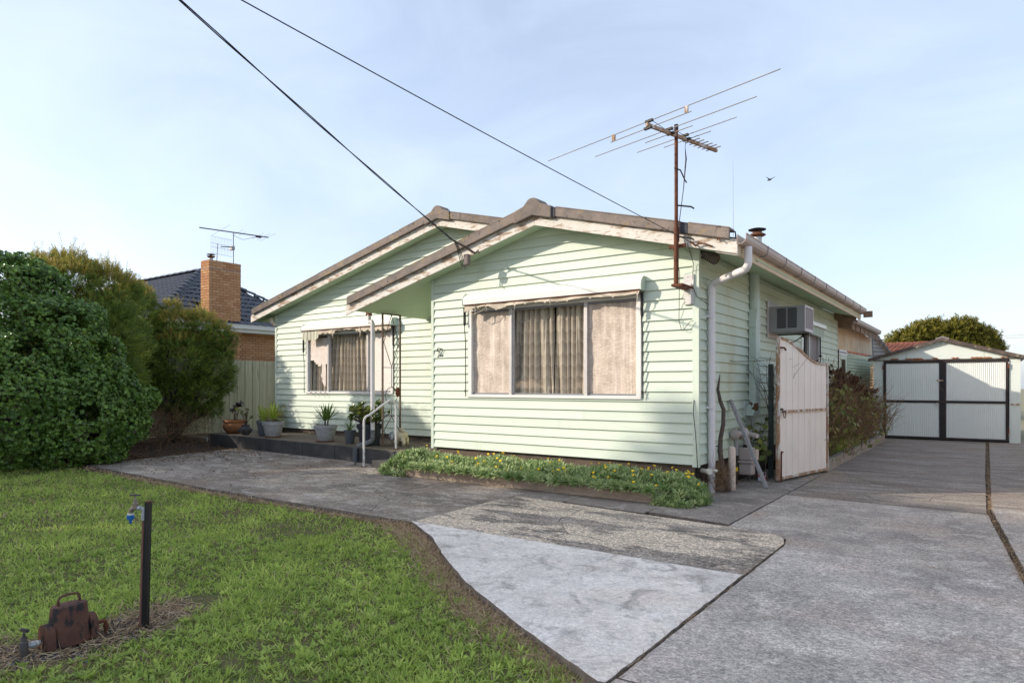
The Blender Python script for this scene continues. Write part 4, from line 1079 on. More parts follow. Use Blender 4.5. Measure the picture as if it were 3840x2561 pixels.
mbx = MB(); mbx.box(-3.545, -3.40, YW - 0.060, YW - 0.034, 2.72, 3.15); mbx.box(-3.44, -3.405, YW - 0.15, YW - 0.061, 2.72, 3.0)
mbx.build('mast_bracket', 'rail_white', house)

# ---- porch post of wrought iron, with downpipe
pp = empty('porch_post', (-10.1, 9.53, 0.3)); pp.parent = house; pp.location = ORG[pp] - ORG[house]
MB().box(-10.115, -10.085, 9.52, 9.55, 0.30, 3.05).build('upright', 'iron', pp)
MB().box(-10.115, -10.085, 10.02, 10.05, 0.30, 3.05).box(-10.115, -10.085, 9.551, 10.019, 3.03, 3.05).build('upright', 'iron', pp)
def on_post(t, z): return (-10.1, 9.55 + 0.47 * t, z)
for pts in ([(0.5, 3.03), (0.04, 2.45)], [(0.5, 3.03), (0.96, 2.45)], [(0.04, 2.45), (0.5, 1.95)], [(0.96, 2.45), (0.5, 1.95)], [(0.0, 1.93), (1.0, 1.93)], [(0.5, 1.95), (0.5, 1.52)],
            [(0.5, 1.17), (0.5, 0.92)], [(0, 0.92), (1, 0.92)], [(0.5, 0.92), (0.04, 0.62)], [(0.5, 0.92), (0.96, 0.62)], [(0.04, 0.62), (0.6, 0.34)], [(0, 0.34), (1, 0.34)]):
    MB().tube([on_post(*q) for q in pts], 0.0075, 6).build('scroll_bar', 'iron', pp)
MB().tube([on_post(0.5 + 0.36 * math.cos(t), 1.345 + 0.175 * math.sin(t)) for t in np.linspace(0, 2 * math.pi, 22)], 0.0075, 6).build('scroll_ring', 'iron', pp)
MB().sphere((-10.09, 9.83 + 0.13, 1.42), 0.09, 10, 7, (0.55, 0.75, 1.15)).tube([on_post(0.5, 1.53), on_post(0.65, 1.50), on_post(0.8, 1.44)], 0.01, 6).build('hanging_lantern', 'rust', pp, smooth=True)
pd = MB(); pd.tube([(-10.44, 9.48, 3.02), (-10.44, 9.48, 2.93), (-10.42, 9.48, 2.88), (-10.36, 9.48, 2.88), (-10.335, 9.48, 2.84), (-10.335, 9.48, 2.6), (-10.335, 9.48, 0.62)], 0.044, 14)
pdo = pd.build('downpipe', 'pvc', house, smooth='auto')
MB().tube([(-10.335, 9.48, 0.64), (-10.335, 9.48, 0.46), (-10.36, 9.45, 0.40), (-10.53, 9.22, 0.30)], [0.05, 0.05, 0.052, 0.05], 12).build('pipe_shoe', 'old_pipe', pdo, smooth='auto')
MB().box(-10.50, -10.40, 9.44, 9.52, 3.0, 3.08).build('pipe_collar', 'flue_rust', pdo)
MB().tube([(-10.43, 9.10, -0.02), (-10.43, 9.10, 0.29)], 0.05, 10).build('pipe_shoe', 'plastic_grey', pdo)
MB().tube([(-15.95, 10.95, 3.40), (-15.95, 10.95, 3.30), (-15.90, 10.98, 3.23), (-15.84, 11.4, 3.22)], 0.055, 12).build('downpipe', 'pvc_cream', house, smooth=True)

# ================================================================== ON AND BESIDE THE HOUSE
rl = empty('hand_rail', (-9.65, 9.0, 0), 'white painted steel hoop handrail beside the porch step', 'handrail')
a = Vector((-9.73, 8.70, 0)); b_ = Vector((-9.535, 9.36, 0.3)); d = (b_ - a); d.z = 0; d.normalize()
up = Vector((0, 0, 1)); A1 = a + up * 0.97; B1 = b_ + up * 0.97
def rnd_corner(p, q, r, n=6): return None
pts = [a]
pts += [a + up * 0.85]
for t in np.linspace(0.2, 1, 5): pts.append(A1 - up * 0.12 + up * 0.12 * math.sin(t * math.pi / 2) * 1.1 + d * 0.11 * (1 - math.cos(t * math.pi / 2)))
pts += [A1.lerp(B1, 0.5) + up * 0.02]
for t in np.linspace(0, 1, 6): pts.append(B1 - d * 0.13 + d * 0.13 * math.sin(t * math.pi / 2) - up * 0.14 * (1 - math.cos(t * math.pi / 2)))
pts += [b_]
MB().tube(pts, 0.022, 12).build('rail_tube', 'rail_white', rl, smooth='auto')
for q in (a, b_): MB().lathe(q, [(0.062, 0), (0.062, 0.008)], 14).build('base_plate', 'rust', rl)

# TV antenna
an = empty('tv_antenna', (-3.5, 8.8, 2.98), 'tall rusty TV antenna mast fixed to the right end of the front gable', 'antenna')
MB().tube([(-3.5, 8.80, 2.95), (-3.5, 8.80, 3.75), (-3.5, 8.80, 3.751), (-3.5, 8.80, 5.12)], [0.034, 0.034, 0.025, 0.025], 10).build('mast', 'rust', an, smooth='auto')
MB().lathe((-3.5, 8.8, 5.10), [(0.03, 0), (0.03, 0.07)], 10).build('mast_cap', 'black', an)
MB().box(-3.56, -3.40, 8.765, 9.20, 2.93, 2.965).box(-3.62, -3.38, 8.83, 8.86, 3.47, 3.52).build('mast_clamp', 'rust', an)
bdv = Vector((0.272, 0.962, 0)); edv = Vector((0.962, -0.272, 0)); zb_ = 5.02
def bp(s, z=zb_): return Vector((-3.5, 8.80, z)) + bdv * s
MB().beam(bp(-0.63), bp(0.95), 0.035, 0.045).build('boom', 'rust_pale', an)
for s, la, lb, dz in ((-0.575, 2.02, 1.86, 0.06), (-0.60, 0.67, 0.69, -0.04), (-0.16, 1.40, 1.32, 0.05), (-0.12, 0.45, 0.36, 0.0), (0.19, 0.87, 0.82, 0.045), (0.235, 0.40, 0.395, 0.0)):
    c = bp(s, zb_ + dz); MB().tube([c - edv * la, c + edv * lb], 0.0065, 6).build('element', 'galv', an)
    MB().beam(c - edv * 0.06, c + edv * 0.06, 0.04, 0.03).build('insulator', 'black', an)
for s in (0.36, 0.46, 0.56, 0.66, 0.76, 0.86):
    c = bp(s, zb_ + 0.01); MB().tube([c - edv * 0.12, c + edv * 0.13], 0.007, 6).build('element', 'iron', an)
for sx in (-0.95, 0.92):
    c = bp(-0.585, zb_) + edv * sx * 0.66; MB().box(c.x - 0.02, c.x + 0.02, c.y - 0.02, c.y + 0.02, zb_ - 0.03, zb_ + 0.055).build('spacer', 'rust_pale', an)
MB().tube([bp(-0.5, 5.1), bp(-0.25, 5.05), bp(0.0, 5.09), bp(0.2, 5.06)], 0.004, 5).build('feed_wire', 'cable', an)
MB().tube([bp(0.22, 5.0), bp(0.20, 4.9), bp(0.22, 4.75), bp(0.16, 4.3), bp(0.06, 3.8), (-3.46, 8.80, 3.55)], [0.004, 0.004, 0.012, 0.006, 0.006, 0.006], 6).build('feed_wire', 'cable', an)
for z, l in ((4.05, 0.22), (3.62, 0.22)):
    MB().tube([(-3.48, 8.80, z), (-3.30, 8.83, z - 0.04), (-3.26, 8.84, z - 0.07)], 0.012, 6).build('step_peg', 'black', an)
MB().tube([(-3.52, 8.78, 4.57), (-3.44, 8.80, 4.53), (-3.38, 8.82, 4.38), (-3.36, 8.82, 4.35)], 0.011, 6).build('step_peg', 'black', an)

# wire-caged lamp under the eave
cg = MB(); c0 = Vector((-3.33, 9.40, 3.47)); c1 = Vector((-3.15, 9.45, 3.36)); d = (c1 - c0).normalized()
cl = empty('caged_lamp', (-3.25, 9.42, 3.36), 'dark wire mesh cage lamp tucked under the right eave corner', 'lamp')
pts = [c0 - d * 0.02, c0, c0 + d * 0.06, c0 + d * 0.15, c1, c1 + d * 0.03]
cg.tube(pts, [0.05, 0.062, 0.075, 0.08, 0.08, 0.05], 14); cg.build('cage', 'iron', cl, smooth=True)
for k in range(8):
    q = c0.lerp(c1, k / 7.0); 
    ring = []
    e1 = d.cross(Vector((0, 0, 1))).normalized(); e2 = d.cross(e1)
    rr_ = 0.068 + 0.015 * min(1, k / 3)
    MB().tube([q + e1 * rr_ * math.cos(t) + e2 * rr_ * math.sin(t) for t in np.linspace(0, 6.283, 13)], 0.003, 4).build('cage_ring', 'galv', cl)
MB().tube([(-3.35, 9.30, 3.36), (-3.36, 9.36, 3.37), (-3.34, 9.39, 3.42), (-3.33, 9.40, 3.46)], 0.01, 6).build('lamp_arm', 'plastic_grey', cl)

# whip aerial and flue on the roof
wh = MB(); wh.tube([(-3.73, 12.09, 3.7), (-3.73, 12.09, 4.5), (-3.735, 12.09, 5.62)], [0.006, 0.0045, 0.003], 5)
tag(wh.build('whip_aerial', 'galv'), 'thin upright whip aerial on the roof between the mast and the flue', 'aerial')
fl = empty('flue', (-3.66, 13.37, 3.5), 'zinc roof flue with rusty cowl near the gutter', 'flue')
MB().lathe((-3.66, 13.37, 3.6), [(0.092, 0), (0.092, 0.66), (0.095, 0.661), (0.095, 0.68), (0.088, 0.681), (0.088, 0.89)], 18).build('pipe', 'flue_zinc', fl, smooth='auto')
MB().lathe((-3.66, 13.37, 4.46), [(0.088, 0), (0.16, 0.035), (0.16, 0.05), (0.085, 0.09), (0.08, 0.11)], 20).build('collar', 'flue_rust', fl, smooth='auto')
MB().lathe((-3.66, 13.37, 4.60), [(0.165, 0), (0.17, 0.012), (0.10, 0.032), (0.01, 0.04)], 20).build('cowl', 'black', fl, smooth='auto')
for k in range(3): 
    t = k * 2.1; MB().tube([(-3.66 + 0.08 * math.cos(t), 13.37 + 0.08 * math.sin(t), 4.54), (-3.66 + 0.1 * math.cos(t), 13.37 + 0.1 * math.sin(t), 4.61)], 0.006, 5).build('cowl_stay', 'flue_rust', fl)

# air conditioner
ac = empty('air_conditioner', (-3.0, 13.25, 2.54), 'grey box air conditioner jutting from the side wall above the gate', 'air conditioner')
AX0, AX1, AY0, AY1, AZ0, AZ1 = -3.33, -2.70, 12.90, 13.60, 2.55, 3.025
c = MB(); c.box(AX0, AX1, AY0 + 0.02, AY1, AZ0, AZ1); c.build('case', 'ac_grey', ac, bevel=0.006)
fr = MB()
for x0, x1, z0, z1 in ((AX0, -3.175, AZ0, AZ1), (-2.825, AX1 - 0.004, AZ0, AZ1), (-3.175, -2.825, AZ0, AZ0 + 0.07), (-3.175, -2.825, AZ1 - 0.035, AZ1), (-3.012, -2.988, AZ0 + 0.07, AZ1 - 0.035)):
    fr.box(x0, x1, AY0, AY0 + 0.019, z0, z1)
fr.build('front_panel', 'ac_grey', ac)
for x0, x1 in ((-3.174, -3.013), (-2.987, -2.826)):
    MB().box(x0, x1, AY0 + 0.0125, AY0 + 0.0195, AZ0 + 0.071, AZ1 - 0.036).build('grille_back', 'black', ac)
    lv = MB()
    for k in range(22):
        z = AZ0 + 0.085 + k * 0.0165; lv.hexa([(x0, AY0 + 0.001, z), (x1, AY0 + 0.001, z), (x1, AY0 + 0.011, z + 0.006), (x0, AY0 + 0.011, z + 0.006), (x0, AY0 + 0.001, z + 0.004), (x1, AY0 + 0.001, z + 0.004), (x1, AY0 + 0.011, z + 0.010), (x0, AY0 + 0.011, z + 0.010)])
    lv.build('grille_slats', 'alu_dark', ac)
e = MB()
for y0, y1, z0, z1 in ((AY0 + 0.001, AY0 + 0.035, AZ0, AZ1), (AY1 - 0.03, AY1 + 0.004, AZ0, AZ1), (AY0 + 0.036, AY1 - 0.031, AZ1 - 0.035, AZ1), (AY0 + 0.036, AY1 - 0.031, AZ0, AZ0 + 0.055)): e.box(AX1 + 0.0005, AX1 + 0.018, y0, y1, z0, z1)
e.build('end_frame', 'ac_pale', ac)
MB().box(AX1 + 0.0005, AX1 + 0.007, AY0 + 0.037, AY1 - 0.032, AZ0 + 0.056, AZ1 - 0.036).build('coil_mesh', 'ac_mesh', ac)
MB().box(XW1 + 0.026, XW1 + 0.045, 12.82, 13.75, 2.46, 3.14).build('backing_board', 'ac_pale', ac)
MB().beam((-3.3, 13.5, 2.535), (-2.75, 13.5, 2.535), 0.03, 0.02).tube([(-3.33, 13.5, 2.2), (-2.8, 13.5, 2.525)], 0.010, 6).sphere((-2.83, 13.45, 2.5), 0.035, 8, 5).build('bracket', 'black', ac)

# gas meter
gm = empty('gas_meter', (-3.18, 11.0, 0), 'beige gas meter and regulator against the side wall behind the leaning plank', 'gas meter')
gx, gy = -3.16, 10.95
m = MB(); m.box(gx - 0.11, gx + 0.11, gy - 0.10, gy + 0.10, 0.12, 0.30); m.box(gx - 0.125, gx + 0.125, gy - 0.115, gy + 0.115, 0.30, 0.35); m.box(gx - 0.11, gx + 0.11, gy - 0.10, gy + 0.10, 0.35, 0.56)
m.build('meter_body', 'gasmeter', gm, bevel=0.03)
MB().lathe((gx, gy, 0.555), [(0.07, 0), (0.05, 0.05), (0.035, 0.07), (0.035, 0.12)], 14).build('meter_neck', 'black', gm, smooth='auto')
MB().box(gx + 0.112, gx + 0.175, gy - 0.06, gy + 0.06, 0.36, 0.53).build('index_window', 'pvc_cream', gm, bevel=0.01)
rg = MB(); rg.tube([(gx - 0.02, gy - 0.02, 0.78), (gx - 0.07, gy - 0.08, 0.78)], 0.105, 18); rg.tube([(gx - 0.07, gy - 0.08, 0.78), (gx - 0.09, gy - 0.10, 0.78)], [0.085, 0.03], 18); rg.tube([(gx, gy, 0.72), (gx + 0.0, gy, 0.60)], 0.05, 10)
rg.build('regulator', 'gasmeter', gm, smooth='auto')
MB().tube([(gx, gy - 0.02, 0.78), (gx + 0.16, gy - 0.10, 0.76)], 0.042, 12).tube([(gx + 0.16, gy - 0.10, 0.76), (gx + 0.20, gy - 0.12, 0.755)], 0.034, 12).build('outlet', 'gasmeter', gm, smooth='auto')
MB().sphere((gx - 0.10, gy - 0.30, 0.78), 0.085, 14, 8).tube([(gx - 0.10, gy - 0.30, 0.78), (gx, gy, 0.80)], 0.045, 10).build('valve_cap', 'gasmeter', gm, smooth=True)
MB().tube([(gx - 0.08, gy - 0.30, 0.70), (gx - 0.08, gy - 0.30, 0.45)], 0.034, 10).build('union', 'galv', gm, smooth='auto')
MB().tube([(gx - 0.08, gy - 0.30, 0.45), (gx - 0.08, gy - 0.30, -0.02)], 0.022, 10).build('riser_pipe', 'black', gm)
MB().tube([(gx - 0.08, gy - 0.30, 0.20), (gx - 0.08, gy - 0.30, 0.26)], 0.026, 10).build('pipe_tag', 'yellow_flower', gm)
bo = MB(); bo.lathe((-3.10, 9.99, -0.01), [(0.052, 0), (0.052, 0.61), (0.044, 0.645), (0.02, 0.66)], 18)
tag(bo.build('bollard', 'pvc_cream', smooth='auto'), 'short cream plastic bollard in front of the gas meter', 'bollard')
br = MB(); br.tube([(-3.09, 9.78, -0.01), (-3.12, 9.80, 0.12), (-3.20, 9.83, 0.35), (-3.235, 9.85, 0.60), (-3.23, 9.86, 0.78), (-3.19, 9.86, 0.98), (-3.185, 9.86, 1.2), (-3.23, 9.85, 1.32), (-3.265, 9.84, 1.5), (-3.25, 9.85, 1.63), (-3.24, 9.86, 1.72)],
              [0.042, 0.038, 0.036, 0.038, 0.032, 0.030, 0.030, 0.028, 0.022, 0.014, 0.006], 10).tube([(-3.235, 9.85, 0.62), (-3.26, 9.81, 0.66), (-3.28, 9.80, 0.655)], [0.016, 0.012, 0.008], 6)
tag(br.build('dead_branch', 'branch', smooth=True), 'crooked bare dead vine trunk standing behind the white downpipe', 'branch')
pk = MB(); pk.beam((-2.725, 10.47, 0.0), (-3.31, 10.58, 1.33), 0.045, 0.075, (0, 1, 0))
tag(pk.build('timber_plank', 'plank_grey', bevel=0.003), 'weathered grey timber plank leaning on the side wall', 'plank')
wp = MB(); wp.tube([(-3.24, 9.34, 0.33), (-3.20, 9.31, 0.335)], 0.045, 12).tube([(-3.36, 9.42, 0.33), (-3.24, 9.34, 0.33)], 0.032, 10).tube([(-3.20, 9.40, 0.34), (-3.12, 9.36, 0.35)], 0.02, 8)
tag(wp.build('drain_stub', 'white_plastic', smooth='auto'), 'white plastic pipe end under the right front corner board', 'pipe')

# ---- gate
gt = empty('metal_gate', (-2.35, 13.07, 0), 'white sheet metal gate with rusty frame and swooping top, standing open', 'gate')
gF = Vector((-2.745, 11.17, 0)); gH = Vector((-2.345, 13.09, 0)); gd = (gH - gF); gL = gd.length; gd.normalize(); gn = Vector((gd.y, -gd.x, 0))
def gp(s, z, off=0.0): q = gF + gd * s + gn * off; return (q.x, q.y, z)
tops = [(0.0, 2.345), (0.12, 2.345), (0.3, 2.325), (0.52, 2.27), (0.80, 2.17), (1.13, 2.05), (1.30, 2.0), (1.46, 1.97), (1.7, 1.96), (gL, 1.955)]
def gtop(s):
    for (a, za), (b_, zb2) in zip(tops, tops[1:]):
        if s <= b_: return za + (zb2 - za) * (s - a) / (b_ - a)
    return tops[-1][1]
pw = (gL - 0.14) / 16; 
for k in range(8):
    m = MB(); a = 0.07 + k * 2 * pw; 
    # each panel strip with a shallow rib
    prof = [(a + 0.006, -0.002), (a + 0.016, 0.012), (a + pw * 1.0, 0.008), (a + 2 * pw - 0.016, 0.012), (a + 2 * pw - 0.006, -0.002)]
    for (s0, o0), (s1, o1) in zip(prof, prof[1:]):
        n = m.add([gp(s0, 0.075, o0), gp(s1, 0.075, o1), gp(s1, gtop(s1) - 0.015, o1), gp(s0, gtop(s0) - 0.015, o0), gp(s0, 0.075, -0.004), gp(s1, 0.075, -0.004), gp(s1, gtop(s1) - 0.015, -0.004), gp(s0, gtop(s0) - 0.015, -0.004)])
        for q in ((0, 1, 2, 3), (7, 6, 5, 4), (3, 2, 6, 7), (0, 4, 5, 1), (0, 3, 7, 4), (1, 5, 6, 2)): m.face(*[n + i for i in q])
    m.build('sheet_panel', 'gate_white', gt)
for s, z1 in ((0.03, 2.35), (gL - 0.03, 1.965)):
    m = MB(); m.beam(gp(s, 0.03), gp(s, z1), 0.05, 0.05, tuple(gn)); m.build('frame_upright', 'rust_pale', gt)
m = MB()
for (a, za), (b_, zb2) in zip(tops[1:], tops[2:]): m.beam(gp(a, za - 0.02, 0.012), gp(b_ + 0.004, zb2 - 0.02, 0.012), 0.035, 0.035)
m.build('top_rail', 'rust_pale', gt)
MB().beam(gp(0.06, 1.135, 0.026), gp(gL - 0.055, 1.135, 0.026), 0.03, 0.04).build('middle_rail', 'rust_pale', gt)
MB().beam(gp(0.06, 0.06, 0.02), gp(gL - 0.055, 0.06, 0.02), 0.035, 0.04).build('bottom_rail', 'rust_pale', gt)
MB().tube([gp(0.13, 0.48, 0.035), gp(0.09, 0.49, 0.035), gp(0.075, 0.44, 0.035), gp(0.07, -0.0, 0.035)], 0.013, 8).build('drop_bolt', 'rust', gt)
MB().box(gp(0.10, 0, 0)[0] - 0.02, gp(0.10, 0, 0)[0] + 0.05, gp(0.10, 0, 0)[1] - 0.03, gp(0.10, 0, 0)[1] + 0.02, 1.12, 1.19).tube([Vector(gp(0.16, 1.09, 0.05)) + gd * 0.035 * math.cos(t) + Vector((0, 0, 0.06 * math.sin(t))) for t in np.linspace(0, 6.283, 15)], 0.007, 6).build('latch_ring', 'iron', gt)
MB().tube([gp(0.05, 2.17, 0.03), gp(0.14, 2.17, 0.05), gp(0.18, 2.13, 0.06)], 0.016, 6).build('latch', 'rust', gt)
MB().tube([(-3.33, 10.62, 1.96), (-3.28, 10.66, 1.94), (-3.1, 10.85, 1.945), (-2.85, 11.1, 1.965), (-2.77, 11.16, 1.95)], 0.006, 5).build('stay_wire', 'iron', gt)
gpst = MB(); gpst.box(-3.0, -2.93, 11.62, 11.69, -0.05, 1.92); gpst.box(-2.99, -2.93, 11.691, 11.70, -0.05, 1.9)
tag(gpst.build('gate_post', 'green_steel'), 'dark green steel post behind the free edge of the white gate', 'post')

# ---- garden edging and its bed
kb = MB(); kb.box(-2.46, -2.335, 13.15, 17.1, -0.1, 0.20); kb.box(-2.455, -2.33, 17.11, 21.3, -0.1, 0.195); kb.box(-3.2, -2.46, 21.2, 21.3, -0.1, 0.19)
tag(kb.build('kerb_edging', 'kerb', bevel=0.012), 'raised concrete edging of the bed along the driveway', 'garden edging')
sb_ = MB(); sb_.box(-3.34, -2.462, 13.0, 21.19, -0.1, 0.13); tag(sb_.build('garden_soil', 'soil'), 'brown garden soil behind the driveway edging', kind='structure')

# ================================================================== VERANDAH BEHIND THE HOUSE (part of the house)
ver = empty('verandah', (-3.3, 22, 0)); ver.parent = house; ver.location = ORG[ver] - ORG[house]
vA = Vector((-3.355, 20.08, 0)); vB = Vector((-3.14, 25.3, 0)); vd_ = (vB - vA).normalized(); vn = Vector((vd_.y, -vd_.x, 0)); vL = (vB - vA).length
def vp(s, z, off=0.0): q = vA + vd_ * s + vn * off; return (q.x, q.y, z)
m = MB(); m.prism([vp(0.0, 2.57), vp(vL, 2.57), vp(vL - 0.15, 3.12), vp(0.0, 3.36)], tuple(-vn * 0.01)); m.build('stained_sheet', 'stained_sheet', ver)
m = MB(); m.hexa([(-3.36, 20.062, 3.16), (-2.98, 20.062, 3.10), (-2.98, 20.10, 3.10), (-3.36, 20.10, 3.16), (-3.36, 20.062, 3.34), (-2.98, 20.062, 3.30), (-2.98, 20.10, 3.30), (-3.36, 20.10, 3.34)]); m.build('end_board', 'bare_wood', ver)
MB().hexa([(-3.36, 19.58, 3.33), (-2.80, 19.58, 3.33), (-2.90, 20.06, 3.31), (-3.36, 20.06, 3.33), (-3.36, 19.58, 3.52), (-2.80, 19.58, 3.38), (-2.90, 20.06, 3.36), (-3.36, 20.06, 3.46)]).build('end_board', 'bare_wood', ver)
m = MB(); m.beam((-2.985, 20.06, 3.17), (-2.95, 25.0, 3.14), 0.03, 0.17); m.build('fascia', 'bare_wood', ver)
m = MB(); m.prism([(-3.4, 20.1, 3.42), (-2.9, 20.1, 3.34), (-2.9, 20.1, 3.36), (-3.4, 20.1, 3.44)], (0, 5.0, 0)); m.build('roof_plane', 'corrugated', ver)
for yy in np.linspace(20.5, 24.6, 6): MB().box(-2.968, -2.935, yy, yy + 0.05, 3.09, 3.25).build('rafter_end', 'bare_wood', ver)
gutter_run(-2.955, 20.1, 25.0, 3.36, 4, ver, 0.115, 0.12)
MB().box(vp(0.02, 0)[0] - 0.06, vp(0.02, 0)[0] + 0.04, 20.07, 20.16, 0.1, 2.56).build('post', 'base_wood', ver)
# vent strip, door frame and lattice
m = MB(); m.prism([vp(0.1, 2.42), vp(1.2, 2.40), vp(1.2, 2.56), vp(0.1, 2.565)], tuple(vn * 0.02)); m.build('vent_strip', 'white_paint', ver)
for k in range(11): q = vp(0.2 + k * 0.085, 0, 0.022); MB().box(q[0] - 0.001, q[0] + 0.002, q[1], q[1] + 0.045, 2.47, 2.51).build('vent_slot', 'black', ver)
m = MB(); m.prism([vp(0.15, 0.1), vp(0.32, 0.1), vp(0.32, 2.40), vp(0.15, 2.41)], tuple(vn * 0.015)); m.prism([vp(1.05, 0.1), vp(1.2, 0.1), vp(1.2, 2.39), vp(1.05, 2.40)], tuple(vn * 0.015)); m.prism([vp(0.33, 2.30), vp(1.04, 2.30), vp(1.04, 2.40), vp(0.33, 2.40)], tuple(vn * 0.015)); m.build('door_frame', 'mint_side', ver)
m = MB(); m.prism([vp(0.33, 0.1, -0.12), vp(1.04, 0.1, -0.12), vp(1.04, 2.3, -0.12), vp(0.33, 2.3, -0.12)], tuple(vn * 0.02)); m.build('door', 'mint_side', ver)
m = MB(); m.prism([vp(1.21, 1.3, -0.2), vp(vL + 0.8, 1.3, -0.2), vp(vL + 0.8, 2.56, -0.2), vp(1.21, 2.56, -0.2)], tuple(-vn * 0.02)); m.build('lattice_backing', 'lattice_back', ver)
lat = empty('lattice', vp(3, 1.55)); lat.parent = ver; lat.location = ORG[lat] - ORG[ver]
ns = 30
for k in range(ns):
    s = 1.3 + k * (vL - 1.2) / ns; MB().prism([vp(s, 1.5), vp(s + 0.055, 1.5), vp(s + 0.055, 2.50), vp(s, 2.50)], tuple(vn * 0.008)).build('slat', 'lattice', lat)
for k in range(11):
    z = 1.54 + k * 0.092; MB().prism([vp(1.25, z, 0.009), vp(vL + 0.3, z, 0.009), vp(vL + 0.3, z + 0.035, 0.009), vp(1.25, z + 0.035, 0.009)], tuple(vn * 0.008)).build('slat', 'lattice', lat)
for s0, s1 in ((1.21, 2.5), (2.51, 3.9), (3.91, vL + 0.6)):
    MB().prism([vp(s0, 0.12), vp(s1 - 0.01, 0.12), vp(s1 - 0.01, 1.48), vp(s0, 1.48)], tuple(vn * 0.012)).build('wall_sheet', 'garage_sheet', ver)
# scalloped end of the corrugated roof sheet just behind the stained panel
sc = MB(); n = 26
for i in range(n + 1):
    t = i / n; s_off = 0.05 * math.sin(i * 1.5)
    sc.v += [vp(vL - 0.15 + 0.15 * (1 - t) , 2.6 + 0.55 * t, 0.0), vp(vL + 0.06 + 0.18 * (1 - t) + s_off * 0.8, 2.5 + 0.62 * t, 0.0)]
for i in range(n): sc.face(2 * i, 2 * i + 1, 2 * i + 3, 2 * i + 2)
sc.build('sheet_edge', 'black', ver)

# ================================================================== GARAGE
ga = empty('garage', (-1.0, 24, 0), 'pale mint garage with dark framed corrugated double doors', 'garage')
YG = 22.42
GX0, GX1, GAX, GZE, GZA = -2.76, 0.74, -1.02, 2.30, 2.83
def gz(x): return GZA - (GZA - GZE) / (GX1 - GAX) * abs(x - GAX) 
for x0, x1, z0, z1 in ((GX0, -2.50, 0, 1.06), (GX0, -2.50, 1.066, 2.29), (0.50, GX1, 0, 1.06), (0.50, GX1, 1.066, 2.29)):
    MB().box(x0, x1, YG, YG + 0.02, z0, z1).build('wall_panel', 'garage_sheet', ga)
for x0, x1 in ((GX0, -1.90), (-1.895, -0.06), (-0.055, GX1)):
    P = [(x0, YG, 2.295), (x1, YG, 2.295), (x1, YG, gz(x1))] + ([(GAX, YG, GZA)] if x0 < GAX < x1 else []) + [(x0, YG, gz(x0))]
    MB().prism(P, (0, 0.02, 0)).build('gable_panel', 'garage_sheet', ga)
MB().box(GX0 + 0.001, GX0 + 0.08, YG + 0.021, YG + 6.5, 0, 2.25).box(GX1 - 0.08, GX1 - 0.001, YG + 0.021, YG + 6.5, 0, 2.25).box(GX0 + 0.081, GX1 - 0.081, YG + 6.4, YG + 6.5, 0, 2.25).build('wall', 'garage_sheet', ga)
for sg in (-1, 1):
    xe = GX0 - 0.12 if sg < 0 else GX1 + 0.14
    m = MB(); m.prism([(xe, YG - 0.12, gz(xe) + 0.05), (GAX, YG - 0.12, GZA + 0.05), (GAX, YG - 0.12, GZA + 0.075), (xe, YG - 0.12, gz(xe) + 0.075)], (0, 6.9, 0)); m.build('roof_plane', 'corrugated', ga)
    m = MB(); m.prism([(xe, YG - 0.13, gz(xe) - 0.01), (GAX, YG - 0.13, GZA - 0.01), (GAX, YG - 0.13, GZA + 0.085), (xe, YG - 0.13, gz(xe) + 0.085)], (0, 0.03, 0)); m.build('barge_board', 'barge_old', ga)
MB().prism([(GAX - 0.16, YG - 0.14, GZA + 0.03), (GAX, YG - 0.14, GZA + 0.075), (GAX + 0.16, YG - 0.14, GZA + 0.03), (GAX + 0.16, YG - 0.14, GZA + 0.06), (GAX, YG - 0.14, GZA + 0.12), (GAX - 0.16, YG - 0.14, GZA + 0.06)], (0, 7, 0)).build('ridge_cap', 'corrugated', ga)
MB().prism([(GAX - 0.025, YG - 0.02, 2.7), (GAX + 0.025, YG - 0.02, 2.7), (GAX + 0.025, YG - 0.02, GZA - 0.02), (GAX - 0.025, YG - 0.02, GZA - 0.02)], (0, 0.019, 0)).build('centre_batten', 'garage_sheet', ga)
MB().box(GX0, GX1, YG - 0.03, YG - 0.001, 2.285, 2.305).build('drip_rail', 'barge_old', ga)
def gdoor(x0, x1, hinge):
    dr = empty('door', ((x0 + x1) / 2, YG, 0.02)); dr.parent = ga; dr.location = ORG[dr] - ORG[ga]
    f = MB(); t = 0.06; y0, y1 = YG - 0.045, YG - 0.004
    f.box(x0, x0 + t, y0, y1, 0.03, 2.27); f.box(x1 - t, x1, y0, y1, 0.03, 2.27)
    for z0, z1 in ((0.03, 0.09), (1.06, 1.13), (2.20, 2.27)): f.box(x0 + t + 0.0005, x1 - t - 0.0005, y0 + 0.001, y1, z0, z1)
    f.build('frame', 'garage_frame', dr)
    for z0, z1 in ((0.0905, 1.0595), (1.1305, 2.1995)):
        m = MB(); n = int((x1 - x0 - 2 * t) / 0.0085); xs = np.linspace(x0 + t, x1 - t, n + 1)
        for x in xs:
            o = 0.0075 * math.sin(2 * math.pi * (x - x0) / 0.046); m.v += [(x, YG - 0.022 + o, z0), (x, YG - 0.022 + o, z1)]
        for i in range(n): m.face(2 * i, 2 * i + 2, 2 * i + 3, 2 * i + 1)
        m.build('corrugated_panel', 'garage_panel', dr, smooth=True)
    for z in (0.25, 2.02): MB().box(hinge - 0.02, hinge + 0.02, YG - 0.055, YG - 0.045, z, z + 0.14).build('hinge', 'rust', dr)
    return dr
d1 = gdoor(-2.485, -1.035, -2.49); d2 = gdoor(-0.995, 0.475, 0.48)
MB().box(-1.034, -0.996, YG - 0.055, YG - 0.004, 0.03, 2.27).build('cover_strip', 'garage_frame', d1)
